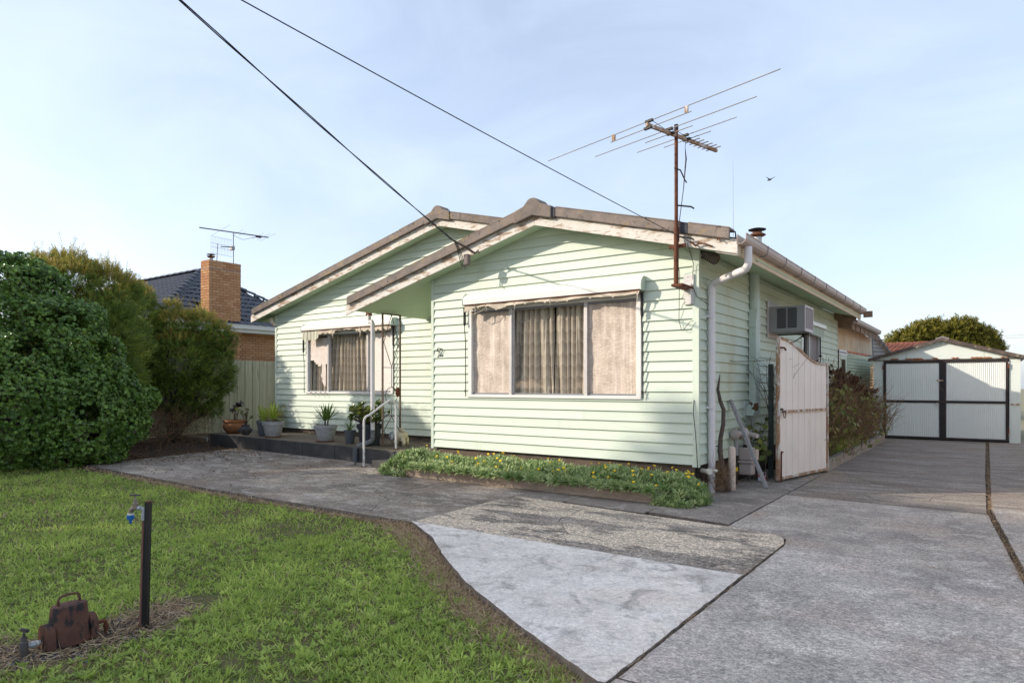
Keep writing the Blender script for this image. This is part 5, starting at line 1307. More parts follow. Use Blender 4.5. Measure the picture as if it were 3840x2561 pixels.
MB().box(-1.16, -1.0, YG - 0.075, YG - 0.056, 1.68, 1.72).build('bolt', 'rust_pale', d1)
MB().tube([(-1.10, YG - 0.065, 1.50), (-1.05, YG - 0.075, 1.47), (-1.0, YG - 0.065, 1.40)], 0.008, 6).build('hook', 'iron', d1)
MB().box(-1.17, -1.12, YG - 0.08, YG - 0.05, 0.97, 1.04).tube([(-1.165, YG - 0.065, 1.04), (-1.145, YG - 0.065, 1.085), (-1.125, YG - 0.065, 1.04)], 0.006, 6).build('padlock', 'alu', d1)
MB().box(-1.14, -0.92, YG - 0.062, YG - 0.056, 1.085, 1.10).build('hasp', 'iron', d1)
rr = random.Random(5)
for x in (-2.2, -1.86, -1.78, -1.66, -1.58, -1.2, -0.74, -0.30, -0.18, -0.05, 0.08, 0.40):
    m = MB()
    for k in range(7): m.sphere((x + rr.uniform(-0.07, 0.07), YG - 0.03, 2.31 + rr.uniform(0, 0.025)), rr.uniform(0.012, 0.028), 6, 4, (1.6, 0.6, 0.8))
    m.build('rust_crust', 'rust_moss', ga)
MB().box(0.54, 0.72, YG - 0.012, YG - 0.001, 1.02, 1.07).build('patch_plate', 'rust_pale', ga)

# ================================================================== NEIGHBOUR'S BRICK HOUSE AND THE FENCE
nb = empty('brick_house', (-24, 13, 0), 'orange brick house with a dark tiled hip roof beyond the paling fence', 'house')
XN = -20.30; YN0, YN1 = 10.05, 15.9; ZE = 3.52
nwall = MB(); nwall.box(XN - 0.2, XN, YN0, YN1, -0.1, 3.32); nwall.box(-33, XN - 0.2, YN0, YN0 + 0.2, -0.1, 3.32); nwall.box(-33, XN - 0.2, YN1 - 0.2, YN1, -0.1, 3.32); nwall.box(-33.2, -33, YN0, YN1, -0.1, 3.32)
nwo = nwall.build('wall', 'mortar', nb)
chim = empty('chimney', (-20.2, 12.0, 0)); chim.parent = nb; chim.location = ORG[chim] - ORG[nb]
CX0, CX1, CY0, CY1, CZ = -20.50, -20.02, 11.49, 12.58, 5.55
cc = MB(); cc.box(CX0, CX1, CY0, CY1, -0.1, CZ - 0.004); cc.build('core', 'mortar', chim)
BRK = {}
def brick_me(l, ax):
    k = (round(l, 3), ax)
    if k not in BRK:
        m = MB()
        if ax == 'y': m.box(0, 0.011, 0, l, 0, 0.075)       # face looks to +x
        else: m.box(0, l, -0.011, 0, 0, 0.075)              # face looks to -y
        me = bpy.data.meshes.new('brick'); me.from_pydata(m.v, [], m.f); me.materials.append(MATS['brick']); BRK[k] = me
    return BRK[k]
def lay(parent, ax, fixed, a, b_, z, course, L=0.23, gap=0.010):
    s = a - (0.0 if course % 2 == 0 else 0.12); first = True
    while s < b_ - 0.02:
        p0 = max(a, s); p1 = min(b_, s + L)
        if p1 - p0 > 0.03:
            loc = Vector((fixed, p0, z)) if ax == 'y' else Vector((p0, fixed, z))
            link_mesh('brick', brick_me(p1 - p0, ax), parent, loc - ORG[parent], loc)
        s += L + gap
z = CZ - 0.086; k = 0
while z > 3.5:
    lay(chim, 'y', CX1, CY0 - 0.011, CY1, z, k); lay(chim, 'x', CY0, CX0, CX1, z, k + 1); z -= 0.086; k += 1
while z > 2.1:
    lay(chim, 'y', CX1, CY0 - 0.011, CY1, z, k) if z < 3.30 else None
    z -= 0.086; k += 1
z = 3.235; k = 0
while z > 2.15:
    lay(nwo, 'y', XN, CY1 + 0.004, 15.3, z, k, L=0.23)
    if k < 7: lay(nwo, 'y', XN, 9.9 + 0.15, 11.2, z, k)
    z -= 0.086; k += 1
mb = MB()
z = 2.05; k = 0
while z > 0:
    s = YN0 + (0.12 if k % 2 else 0)
    while s < 15.6: mb.box(XN, XN + 0.011, s, s + 0.23, z, z + 0.075); s += 0.24
    z -= 0.086; k += 1
mb.build('brickwork', 'brick', nwo, kind='stuff')
MB().box(CX0 + 0.01, CX1 + 0.014, CY0 - 0.014, CY1 - 0.01, 5.27, 5.29).build('band', 'cement_pointing', chim)
# flue on the chimney
MB().lathe((-20.25, 11.68, CZ - 0.01), [(0.06, 0), (0.06, 0.12)], 12).build('flue_pipe', 'flue_zinc', chim, smooth='auto')
MB().lathe((-20.25, 11.68, CZ + 0.09), [(0.06, 0), (0.13, 0.05), (0.13, 0.06), (0.03, 0.08), (0.03, 0.10), (0.14, 0.115), (0.08, 0.135), (0.01, 0.14)], 14).build('flue_cowl', 'flue_rust', chim, smooth='auto')
# roof: hip end facing the yard, front slope, rear slope
nroof = empty('roof', (-24, 13, ZE)); nroof.parent = nb; nroof.location = ORG[nroof] - ORG[nb]
EX = -19.90; EY0 = 9.65; HR = 3.33; ZR = ZE + 0.645 * HR; EY1 = EY0 + 2 * HR; APX = (EX - HR, EY0 + HR, ZR)
rm = MB()
n = rm.add([(EX, EY0, ZE), (EX, EY1, ZE), APX, (-34, EY0, ZE), (-34, EY0 + HR, ZR), (-34, EY1, ZE)])
rm.face(n, n + 1, n + 2); rm.face(n + 3, n, n + 2, n + 4); rm.face(n + 1, n + 5, n + 4, n + 2); rm.face(n, n + 3, n + 5, n + 1)
rm.build('roof_deck', 'slate_tile', nroof)
def tile_me():
    m = MB(); W, L = 0.30, 0.36; n = 12
    for i in range(n + 1):
        u = i / n; z = 0.030 * math.pow(max(0, math.sin(u * 2 * math.pi * 1.0 + 0.6)), 1.2) + 0.012 * math.pow(max(0, math.sin(u * 2 * math.pi + 3.5)), 1.5)
        m.v += [(u * W, 0, 0.034 + z), (u * W, L, 0.010 + z), (u * W, 0, 0.004)]
    for i in range(n):
        a = 3 * i; m.face(a, a + 3, a + 4, a + 1); m.face(a + 2, a + 5, a + 3, a)
    me = bpy.data.meshes.new('roof_tile'); me.from_pydata(m.v, [], m.f); me.materials.append(MATS['slate_tile'])
    me.polygons.foreach_set('use_smooth', [False] * len(me.polygons)); return me
TM = tile_me()
pitch = math.atan(0.645); SL = HR / math.cos(pitch); rows = 12; dl = SL / rows
from mathutils import Matrix
tiles_left = MB(); ntile = 0
def place_tile(loc, rotm, joined):
    global ntile
    if joined or ntile >= 296:
        b0 = len(tiles_left.v)
        for v in TM.vertices: tiles_left.v.append(tuple(loc + rotm @ v.co))
        for p in TM.polygons: tiles_left.face(*[b0 + i for i in p.vertices])
    else:
        o = link_mesh('roof_tile', TM, nroof, loc - ORG[nroof], loc); o.rotation_euler = rotm.to_euler(); ntile += 1
# hip end (faces +x): along y, rising to -x
rot_side = Matrix(((0, -math.cos(pitch), math.sin(pitch)), (1, 0, 0), (0, math.sin(pitch), math.cos(pitch))))
rot_front = Matrix(((1, 0, 0), (0, math.cos(pitch), -math.sin(pitch)), (0, math.sin(pitch), math.cos(pitch))))
for r_ in range(rows):
    d = r_ * dl; h = d * math.sin(pitch); run = d * math.cos(pitch)
    y = EY0 + run + 0.08 
    while y < EY1 - run - 0.33:
        if not (CY0 - 0.28 < y < CY1 - 0.02 and EX - run < CX1 + 0.1 and EX - run > CX0 - 0.30) : place_tile(Vector((EX + 0.03 - run, y, ZE + h + 0.01)), rot_side, y > 15.2)
        y += 0.30
    x = EX - run - 0.38
    while x > -28.5:
        place_tile(Vector((x, EY0 - 0.03 + run, ZE + h + 0.01)), rot_front, x < -25.0); x -= 0.30
tiles_left.build('roof_tiles', 'slate_tile', nroof, kind='stuff')
def caps(p, q, n, parent, w=0.13):
    p = Vector(p); q = Vector(q); d = (q - p) / n; dn_ = d.normalized(); s = dn_.cross(Vector((0, 0, 1))).normalized(); u = s.cross(dn_)
    for i in range(n):
        a = p + d * i; b_ = p + d * (i + 1.06); m = MB()
        for c, k in ((a, 0.028), (b_, 0.0)):
            for t in np.linspace(-1, 1, 7): m.v.append(tuple(c + s * w * t + u * (0.075 * (1 - t * t) + k + 0.01)))
        for j in range(6): m.face(j, j + 1, j + 8, j + 7)
        m.v += [tuple(a + s * w * t + u * -0.03) for t in (-1, 1)]; m.face(*([0, 1, 2, 3, 4, 5, 6] + [15, 14])[::-1])
        m.build('ridge_cap', 'slate_cap', parent, smooth='auto')
caps((EX + 0.02, EY0 - 0.02, ZE + 0.03), (APX[0], APX[1], ZR + 0.03), 15, nroof)
caps((APX[0], APX[1], ZR + 0.03), (EX, EY1, ZE + 0.05), 15, nroof) if False else caps((EX, EY1, ZE + 0.03), (APX[0], APX[1], ZR + 0.03), 15, nroof)
caps((-30, EY0 + HR, ZR + 0.04), (APX[0] + 0.1, APX[1], ZR + 0.04), 15, nroof)
hp = MB(); d = (Vector(APX) - Vector((EX, EY0, ZE))).normalized()
hp.beam(Vector((EX + 0.10, EY0 + 0.08, ZE + 0.015)), Vector(APX) + Vector((0.10, 0.08, 0.015)), 0.05, 0.03); hp.build('pointing', 'cement_pointing', nroof)
MB().box(CX1 + 0.0, CX1 + 0.16, CY0 - 0.35, CY1 + 0.12, ZE + 0.02, ZE + 0.06).build('flashing', 'slate_cap', nroof)
ng = MB()
ng.prism([(EX, EY0 - 0.05, 3.30), (EX + 0.03, EY0 - 0.05, 3.30), (EX + 0.03, EY0 - 0.05, 3.40), (EX + 0.12, EY0 - 0.05, 3.41), (EX + 0.13, EY0 - 0.05, 3.50), (EX + 0.145, EY0 - 0.05, 3.545), (EX + 0.12, EY0 - 0.05, 3.55), (EX, EY0 - 0.05, 3.50)], (0, EY1 - EY0 + 0.1, 0))
ng.box(-34, EX, EY0 - 0.12, EY0 - 0.01, 3.41, 3.54); ng.box(-34, EX, EY0 - 0.03, EY0, 3.30, 3.41)
ng.build('gutter', 'cream_gutter', nroof)
MB().prism([(XN - 0.2, EY0, 3.30), (EX, EY0, 3.30), (EX, EY0, 3.32), (XN - 0.2, EY0, 3.32)], (0, EY1 - EY0, 0)).build('eave_lining', 'cream_gutter', nroof)
# aerials on the chimney
na = empty('tv_antenna', (-20.1, 12.45, CZ), 'dark thin TV antenna standing on the back of the brick chimney', 'antenna')
nax, nay = -20.12, 12.38
MB().tube([(nax, nay, CZ - 0.25), (nax, nay, 6.60)], 0.014, 8).build('mast', 'alu_dark', na)
na_b = Vector((0.25, 0.97, 0)); na_e = Vector((0.97, -0.25, 0)); nc = Vector((nax, nay, 6.58))
MB().beam(nc - na_b * 1.05 + Vector((0, 0, 0.0)), nc + na_b * 1.15, 0.03, 0.035).build('boom', 'alu_dark', na)
for s, l in ((-0.92, 0.10), (-0.42, 1.0), (0.12, 0.60), (0.28, 0.35), (0.8, 0.55), (0.98, 0.62), (1.12, 0.72)):
    c = nc + na_b * s; MB().tube([c - na_e * l, c + na_e * l], 0.005, 5).build('element', 'galv', na)
MB().beam(nc + na_b * 0.72 + Vector((0, 0, -0.03)), nc + na_b * 0.90 + Vector((0, 0, -0.03)), 0.05, 0.05).tube([nc + Vector((0, 0, -0.1)), nc + na_b * 0.3 + Vector((0, 0, -0.2)), nc + na_b * 0.72 + Vector((0, 0, -0.05))], 0.006, 5).build('junction_box', 'black', na)
nd = empty('grid_aerial', (-20.1, 11.85, CZ), 'small silver wire grid aerial on a short pole beside the chimney cowl', 'aerial')
MB().tube([(-20.12, 11.80, CZ - 0.05), (-20.12, 11.83, 6.12)], 0.012, 8).build('pole', 'galv', nd)
gq = Vector((0.30, 0.95, 0))
def gpt(u, v): p = Vector((-20.12, 11.92, 6.03)) + gq * u + Vector((0, 0, v)) + Vector((0.95, -0.3, 0)) * (0.35 * v * v + 0.05); return p
gm_ = MB()
for v in (-0.27, -0.06, 0.06, 0.27): gm_.tube([gpt(-0.30, v + 0.03), gpt(0, v), gpt(0.34, v - 0.03)], 0.005, 5)
for u in np.linspace(-0.30, 0.34, 15): gm_.tube([gpt(u, -0.27), gpt(u, -0.06), gpt(u, 0.06), gpt(u, 0.27)], 0.0025, 4)
gm_.build('grid', 'galv', nd)
MB().beam(gpt(0.0, 0.0), gpt(0.0, 0.0) + Vector((0.1, 0.42, 0.03)), 0.03, 0.03).box(-20.12, -19.97, 12.24, 12.34, 5.98, 6.10).build('dipole', 'galv', nd)

# fence: each paling is a part
fe = empty('paling_fence', (-19.0, 12, 0), 'weathered timber paling fence along the side boundary', 'fence')
rr = random.Random(9)
y = 5.4; k = 0
PAL = {}
while y < 21:
    w = 0.135 + rr.uniform(-0.012, 0.012); x = -18.98 - 0.02 * (y - 9) * 0.6 - (0.016 if k % 2 else 0.0)
    h = 2.345 + rr.uniform(-0.008, 0.008); z0 = 0.12 + rr.uniform(-0.015, 0.015)
    m = MB(); m.box(x - 0.016, x, y, y + w, z0, h); o = m.build('paling', 'paling', fe)
    y += w - 0.012 + (0.0 if k % 2 else 0.004) + 0.008; k += 1
for z in (0.5, 1.2, 1.95): MB().box(-19.10, -19.035 - 0.012, 5.4, 9.0, z, z + 0.07).box(-19.26, -19.21, 9.001, 21, z, z + 0.07).build('rail', 'fence_wood', fe)
MB().hexa([(-18.97, 5.4, -0.06), (-18.93, 5.4, -0.06), (-19.07, 21, -0.06), (-19.11, 21, -0.06), (-18.97, 5.4, 0.105), (-18.93, 5.4, 0.105), (-19.07, 21, 0.105), (-19.11, 21, 0.105)]).build('plinth_board', 'fence_wood', fe)
bk = MB(); bk.box(-18.9, -17.2, 9.9, 10.15, -0.08, 0.12); tag(bk.build('timber_edging', 'fence_wood', bevel=0.01), 'old timber edging on the ground at the left end of the porch', 'timber')
pe = MB(); pe.tube([(-17.05, 9.75, 0.09), (-16.7, 9.85, 0.09)], 0.055, 14)
tag(pe.build('drain_pipe', 'white_plastic', smooth='auto'), 'open end of a white drain pipe at the left corner of the porch', 'pipe')

# house on the other side of the driveway (beyond the right edge of the photograph; added to bounce sun onto the side wall, mirrored in its window)
pm('cream_render', (0.66, 0.58, 0.47), (0.62, 0.54, 0.44), 2, rough=0.85, fine=0.05)
rn = empty('rendered_house', (4.6, 14, 0), 'cream rendered house standing right of the driveway', 'house')
MB().box(4.6, 4.8, 3.5, 6.999, -0.1, 3.1).box(4.6, 4.8, 7.0, 8.6, -0.1, 0.95).box(4.6, 4.8, 7.0, 8.6, 2.25, 3.1).box(4.6, 4.8, 8.601, 15.0, -0.1, 3.1).box(4.6, 4.8, 15.0, 16.6, -0.1, 0.95).box(4.6, 4.8, 15.0, 16.6, 2.25, 3.1).box(4.6, 4.8, 16.601, 24, -0.1, 3.1).box(4.801, 12, 3.5, 3.7, -0.1, 3.1).box(4.801, 12, 23.8, 24, -0.1, 3.1).build('wall', 'cream_render', rn)
for y0 in (7.0, 15.0):
    wq = MB().box(4.59, 4.66, y0, y0 + 0.06, 0.95, 2.25).box(4.59, 4.66, y0 + 1.54, y0 + 1.6, 0.95, 2.25).box(4.59, 4.66, y0 + 0.061, y0 + 1.539, 0.95, 1.0).box(4.59, 4.66, y0 + 0.061, y0 + 1.539, 2.19, 2.25).build('window', 'white_paint', rn)
    MB().box(4.64, 4.65, y0 + 0.061, y0 + 1.539, 1.001, 2.189).build('pane', 'alu_dark', wq)
MB().prism([(4.1, 3.2, 3.05), (8.4, 3.2, 4.5), (12.7, 3.2, 3.05), (12.7, 3.2, 3.17), (8.4, 3.2, 4.62), (4.1, 3.2, 3.17)], (0, 21.1, 0)).build('roof', 'terracotta_roof', rn)
MB().box(3.98, 4.10, 3.2, 24.3, 3.02, 3.13).build('gutter', 'cream_gutter', rn)

# ================================================================== SHRUBS AND TREES
def shrub(name, label, cat, blobs, protos, density, sz, mat, trunk, group=None, inner=0.55, up=0.3, tip=None, tipz=None, keep=0.85, kind_name='foliage', dry=None):
    cx = sum(c[0] for c, r in blobs) / len(blobs); cy = sum(c[1] for c, r in blobs) / len(blobs)
    o = empty(name, (trunk[0], trunk[1], -0.06), label, cat, group)
    P, Nn = blob_points(blobs, density, inner, keep)
    ok = P[:, 2] > 0.0
    P = P[ok]; Nn = Nn[ok]
    nr = Nn + rng.normal(size=Nn.shape) * 0.45 + np.array([0, 0, up])
    tint = np.clip(rng.normal(0.45, 0.25, len(P)), 0, 1)
    if tip is not None:
        f = tip(P, Nn)
        cloud_mesh('tip_foliage', protos, P[f], frames(nr[f] * np.array([1, 1, 1.0]) + np.array([0, 0, 0.5])), rng.uniform(0.8, 1.3, f.sum()) * sz, tint[f], tipz, o)
        P, nr, tint = P[~f], nr[~f], tint[~f]
    cloud_mesh(kind_name, protos, P, frames(nr), rng.uniform(0.7, 1.25, len(P)) * sz, tint, mat, o)
    tb = MB(); rr_ = random.Random(len(blobs))
    base = Vector(trunk)
    for i, (c, r) in enumerate(blobs):
        c = Vector(c); mid = base.lerp(c, 0.5) + Vector((rr_.uniform(-.15, .15), rr_.uniform(-.15, .15), rr_.uniform(0, .2)))
        tb.tube([base + Vector((rr_.uniform(-.08, .08), rr_.uniform(-.08, .08), -0.05)), base.lerp(mid, 0.5) + Vector((0, 0, 0.1)), mid, c], [0.05, 0.04, 0.028, 0.008], 6)
        for q in range(3): tb.tube([mid, c + Vector((rr_.uniform(-r, r), rr_.uniform(-r, r), rr_.uniform(-r, r))) * 0.7], [0.016, 0.004], 5)
    tb.build('trunk', 'bark', o, smooth=True)
    return o
ros = [rosette(8, 0.062, 0.040, (0.15, 0.9), z=0.02, seed=s, curl=0.15) for s in range(4)]
b1 = [(site(px, py, d), r) for px, py, d, r in ((60, 1140, 13.4, 1.05), (-110, 1120, 13.4, 1.25), (185, 1290, 13.4, 1.1), (320, 1400, 13.7, 0.85), (90, 1480, 12.9, 1.25), (300, 1560, 13.2, 0.95),
      (425, 1490, 13.7, 0.62), (520, 1500, 13.9, 0.36), (470, 1590, 13.6, 0.45), (-110, 1500, 12.9, 1.35), (400, 1670, 13.4, 0.42), (250, 1680, 13.1, 0.55), (40, 1650, 12.8, 0.75), (565, 1490, 14.0, 0.2), (420, 1600, 13.5, 0.5), (-320, 1350, 13.2, 1.4))]
shrub('mirror_bush', 'big glossy dark green rounded bush at the left edge of the lawn', 'shrub', b1, ros, 480, 0.80, 'leaf_mirror', (-15.9, 6.0, -0.06), up=0.35, inner=0.80)
spr = [spray(18, 0.16, 0.056, 0.0125, s, 0.7) for s in range(4)]
b2 = [(site(px, py, d), r) for px, py, d, r in ((160, 1090, 14.9, 0.70), (265, 1090, 14.9, 0.78), (390, 1120, 15.4, 0.76), (480, 1165, 18.3, 0.68), (330, 1260, 14.9, 0.95), (490, 1300, 18.3, 0.74), (560, 1250, 18.5, 0.33), (480, 1460, 18.1, 0.66), (555, 1400, 18.3, 0.46), (380, 1420, 15.0, 0.80), (200, 1250, 14.7, 0.80), (545, 1120, 18.5, 0.26), (215, 1010, 15.0, 0.30), (320, 1040, 15.0, 0.28), (430, 1300, 16.2, 0.8))]
def tipf(lim): return lambda P, Nn: (Nn[:, 2] > 0.35) & (P[:, 2] > lim) & (rng.uniform(0, 1, len(P)) < 0.8)
shrub('bottlebrush', 'tall fine leaved bottlebrush with golden tips behind the glossy bush', 'shrub', b2, spr, 400, 1.0, 'leaf_brush', (-16.9, 7.2, -0.06), up=0.7, inner=0.72, tip=tipf(3.35), tipz='leaf_brush_tip')
b3 = [(site(px, py, d), r) for px, py, d, r in ((665, 1240, 19.0, 0.62), (745, 1235, 19.1, 0.54), (810, 1262, 19.2, 0.40), (690, 1360, 18.9, 0.88), (795, 1390, 19.1, 0.57), (755, 1475, 18.9, 0.57), (655, 1470, 18.7, 0.57), (620, 1330, 18.8, 0.62), (700, 1540, 18.7, 0.31), (845, 1310, 19.3, 0.23), (800, 1530, 19.0, 0.23), (850, 1440, 19.2, 0.21), (870, 1270, 19.3, 0.14), (640, 1165, 19.0, 0.23))]
shrub('bottlebrush', 'smaller bottlebrush bush in front of the paling fence, beside the brick chimney', 'shrub', b3, spr, 360, 0.95, 'leaf_brush', (-18.45, 9.4, -0.06), up=0.6, inner=0.70, tip=tipf(2.75), tipz='leaf_brush_tip')
# upright shoots breaking the top outline
P = []
for c, r in b2[:5]:
    for q in range(16): a_ = rng.uniform(0, 6.28); rr_ = r * rng.uniform(0, 0.75); P.append((c[0] + rr_ * math.cos(a_), c[1] + rr_ * math.sin(a_), c[2] + math.sqrt(max(0, r * r - rr_ * rr_)) * rng.uniform(0.95, 1.12)))
for c, r in b3[:3]:
    for q in range(12): a_ = rng.uniform(0, 6.28); rr_ = r * rng.uniform(0, 0.8); P.append((c[0] + rr_ * math.cos(a_), c[1] + rr_ * math.sin(a_), c[2] + math.sqrt(max(0, r * r - rr_ * rr_)) * rng.uniform(0.95, 1.10)))
P = np.array(P)
bb = [o for o in bpy.data.objects if o.name.startswith('bottlebrush')]
for o, sel in ((bb[0], P[:80]), (bb[1], P[80:])):
    cloud_mesh('shoots', [spray(30, 0.30, 0.055, 0.009, 9, 0.8)], sel, frames(rng.normal(size=sel.shape) * 0.25 + np.array([0, 0, 1.0])), rng.uniform(0.7, 1.35, len(sel)), np.clip(rng.normal(0.5, 0.25, len(sel)), 0, 1), 'leaf_brush_tip', o)
# bare brown understorey below the bushes
P = []
for q in range(520):
    x = rng.uniform(-19.0, -16.2); y = rng.uniform(7.2, 9.6); P.append((x, y, rng.uniform(0.0, 0.75)))
P = np.array(P)
def twig_proto(L, w, seed):
    rr_ = random.Random(seed); V = []; F = []
    p = np.array([0.0, 0, 0]); dd = np.array([0.0, 0, 1])
    for i in range(4):
        q = p + (dd + np.array([rr_.uniform(-.35, .35), rr_.uniform(-.35, .35), 0])) * L / 4
        n = len(V); ww = w * (1 - i / 5)
        V += [p + np.array([ww, 0, 0]), p - np.array([ww, 0, 0]), q - np.array([ww * .8, 0, 0]), q + np.array([ww * .8, 0, 0])]
        F += [(n, n + 1, n + 2, n + 3)]
        V += [p + np.array([0, ww, 0]), p - np.array([0, ww, 0]), q - np.array([0, ww * .8, 0]), q + np.array([0, ww * .8, 0])]
        F += [(n + 4, n + 5, n + 6, n + 7)]
        p = q
    return np.array(V), np.array(F)
twg = [twig_proto(0.6, 0.005, s) for s in range(4)]
tag(cloud_mesh('dead_twigs', twg, P, frames(rng.normal(size=P.shape) + np.array([0, 0, 0.5])), rng.uniform(0.6, 1.5, len(P)), rng.uniform(0, 0.6, len(P)), 'twig'), 'tangle of bare brown twigs under the bottlebrush bushes', kind='stuff')
lt_ = []
for q in range(5200):
    if q < 4200: x = rng.uniform(-19, -13.2); y = rng.uniform(6.3, 10.2)
    else: x = rng.normal(-13, 2.2); y = rng.uniform(5.8, 9.2)
    if x > -15.6 and y > 9.4 and x > -16.7: continue
    if x > -14.6 and rng.uniform() < 0.55: continue
    lt_.append((x, y, (0.012 if x > -15.0 else -0.03) + rng.uniform(0, 0.02)))
P = np.array(lt_)
flat = [leaf_quad(0.06, 0.022, 0.1, 0, 0, 0.3) for s in range(1)]
flat = [(np.array(v), np.array(f)) for v, f in flat]
tag(cloud_mesh('leaf_litter', flat, P, frames(rng.normal(size=P.shape) * 0.35 + np.array([0, 0, 1.0])), rng.uniform(0.5, 1.2, len(P)), rng.uniform(0, 1, len(P)), 'leaf_litter'), 'fallen brown leaves below the bushes and along the concrete', kind='stuff')
mu = MB(); mu.prism([(-19, 5.9, -0.08), (-15.0, 6.0, -0.08), (-14.95, 9.5, -0.08), (-16.8, 9.65, -0.08), (-19, 12.5, -0.08)], (0, 0, 0.055))
tag(mu.build('mulch_bed', 'mulch'), 'dark mulched earth under the bushes', kind='structure')

# tree behind the garage
bf = [(site(px, py, 42), r) for px, py, r in ((3335, 1308, 0.32), (3372, 1288, 0.55), (3415, 1272, 0.62), (3455, 1256, 0.60), (3500, 1246, 0.62), (3540, 1258, 0.55), (3580, 1252, 0.66), (3625, 1250, 0.66), (3665, 1266, 0.62), (3700, 1280, 0.58), (3728, 1306, 0.40), (3745, 1318, 0.22),
      (3395, 1262, 0.22), (3438, 1238, 0.25), (3478, 1222, 0.22), (3515, 1216, 0.25), (3560, 1225, 0.2), (3600, 1214, 0.27), (3642, 1218, 0.24), (3690, 1244, 0.25), (3722, 1270, 0.2),
      (3420, 1325, 0.8), (3500, 1315, 0.95), (3590, 1318, 0.95), (3670, 1325, 0.8), (3350, 1340, 0.5))]
sprf = [spray(12, 0.34, 0.16, 0.05, s, 0.7) for s in range(4)]
shrub('tree', 'broad olive green tree rising behind the garage roof', 'tree', bf, sprf, 85, 1.05, 'leaf_far', site(3540, 1760, 42)[:2] + (0.0,), up=0.5, inner=0.6, keep=0.75)

# red tiled house behind and an old corrugated shed beside the verandah
rh = empty('red_roof_house', site(3390, 1560, 33)[:2] + (0,), 'low house with a red tiled roof seen behind the garage', 'house')
cR = Vector(site(3390, 1560, 33)); ex = Vector((0.985, -0.17, 0)); ey = Vector((0.17, 0.985, 0))
def rp_(u, v, z): q = Vector((cR.x, cR.y, 0)) + ex * u + ey * v; return (q.x, q.y, z)
m = MB(); m.hexa([rp_(-3.6, 0.4, 0), rp_(0.8, 0.4, 0), rp_(0.8, 6, 0), rp_(-3.6, 6, 0), rp_(-3.6, 0.4, 2.85), rp_(0.8, 0.4, 2.85), rp_(0.8, 6, 2.85), rp_(-3.6, 6, 2.85)]); m.build('wall', 'brick', rh)
m = MB(); m.prism([rp_(-4.4, 0, 2.85), rp_(-4.4, 3.2, 4.0 - 0.23), rp_(-4.4, 6.4, 2.85)], tuple(ex * 5.6)); m.build('roof_deck', 'terracotta_roof', rh)
tl = MB()
for r_ in range(10):
    v0 = r_ * 0.325; z0 = 2.86 + r_ * 0.0945
    for c in range(23):
        u0 = -4.4 + c * 0.245; h = 0.05 + 0.012 * ((c * 7 + r_ * 3) % 5) / 5
        tl.hexa([rp_(u0, v0, z0), rp_(u0 + 0.13, v0, z0 + 0.03), rp_(u0 + 0.13, v0 + 0.34, z0 + 0.12), rp_(u0, v0 + 0.34, z0 + 0.09), rp_(u0, v0, z0 + h), rp_(u0 + 0.13, v0, z0 + h + 0.03), rp_(u0 + 0.13, v0 + 0.34, z0 + h + 0.07), rp_(u0, v0 + 0.34, z0 + h + 0.05)])
        tl.hexa([rp_(u0 + 0.13, v0, z0), rp_(u0 + 0.24, v0, z0), rp_(u0 + 0.24, v0 + 0.34, z0 + 0.09), rp_(u0 + 0.13, v0 + 0.34, z0 + 0.09), rp_(u0 + 0.13, v0, z0 + h), rp_(u0 + 0.24, v0, z0 + h - 0.01), rp_(u0 + 0.24, v0 + 0.34, z0 + h + 0.05), rp_(u0 + 0.13, v0 + 0.34, z0 + h + 0.05)])
tl.build('roof_tiles', 'terracotta_roof', rh, kind='stuff')
m = MB()
for c in range(14): m.hexa([rp_(-4.4 + c * 0.4, 3.05, 3.76), rp_(-4.02 + c * 0.4, 3.05, 3.76), rp_(-4.02 + c * 0.4, 3.4, 3.76), rp_(-4.4 + c * 0.4, 3.4, 3.76), rp_(-4.4 + c * 0.4, 3.1, 3.91), rp_(-4.02 + c * 0.4, 3.1, 3.885), rp_(-4.02 + c * 0.4, 3.35, 3.885), rp_(-4.4 + c * 0.4, 3.35, 3.91)])
m.build('ridge_cap', 'terracotta_roof', rh)
sh = empty('shed', site(3320, 1560, 28)[:2] + (0,), 'old shed with a grey corrugated roof between the verandah and the garage', 'shed')
A = Vector(site(3258, 1238, 27.0)); B = Vector(site(3295, 1262, 27.0)); Cc = Vector(site(3345, 1318, 27.0)); D = Vector(site(3258, 1345, 25.5)); E_ = Vector(site(3320, 1345, 25.5))
m = MB(); n = 34
for i in range(n + 1):
    t = i / n; 
    up_ = Vector(site(3255, 1235 + 110 * t, 27)); dn2 = Vector(site(3285 + 75 * t, 1245 + 98 * t, 27))
    o = Vector((0.3, -0.8, 0.4)) * 0.03 * math.sin(i * 1.35)
    m.v += [tuple(up_ + o), tuple(dn2 + o)]
for i in range(n): m.face(2 * i, 2 * i + 1, 2 * i + 3, 2 * i + 2)
m.build('corrugated_sheet', 'corrugated', sh, smooth=True)
m = MB(); m.beam(site(3280, 1262, 26.95), site(3352, 1345, 26.95), 0.09, 0.09); m.build('barge_board', 'barge_old', sh)
m = MB(); m.box(Vector(site(3258, 1345, 28)).x - 0.5, Vector(site(3258, 1345, 28)).x + 0.3, 26.5, 29, 0, 2.6); m.build('wall', 'base_wood', sh)
MB().box(site(3262, 1240, 26.5)[0] - 0.12, site(3262, 1240, 26.5)[0] + 0.10, 25.6, 25.8, 2.9, 3.52).build('chimney_block', 'concrete_step', sh)

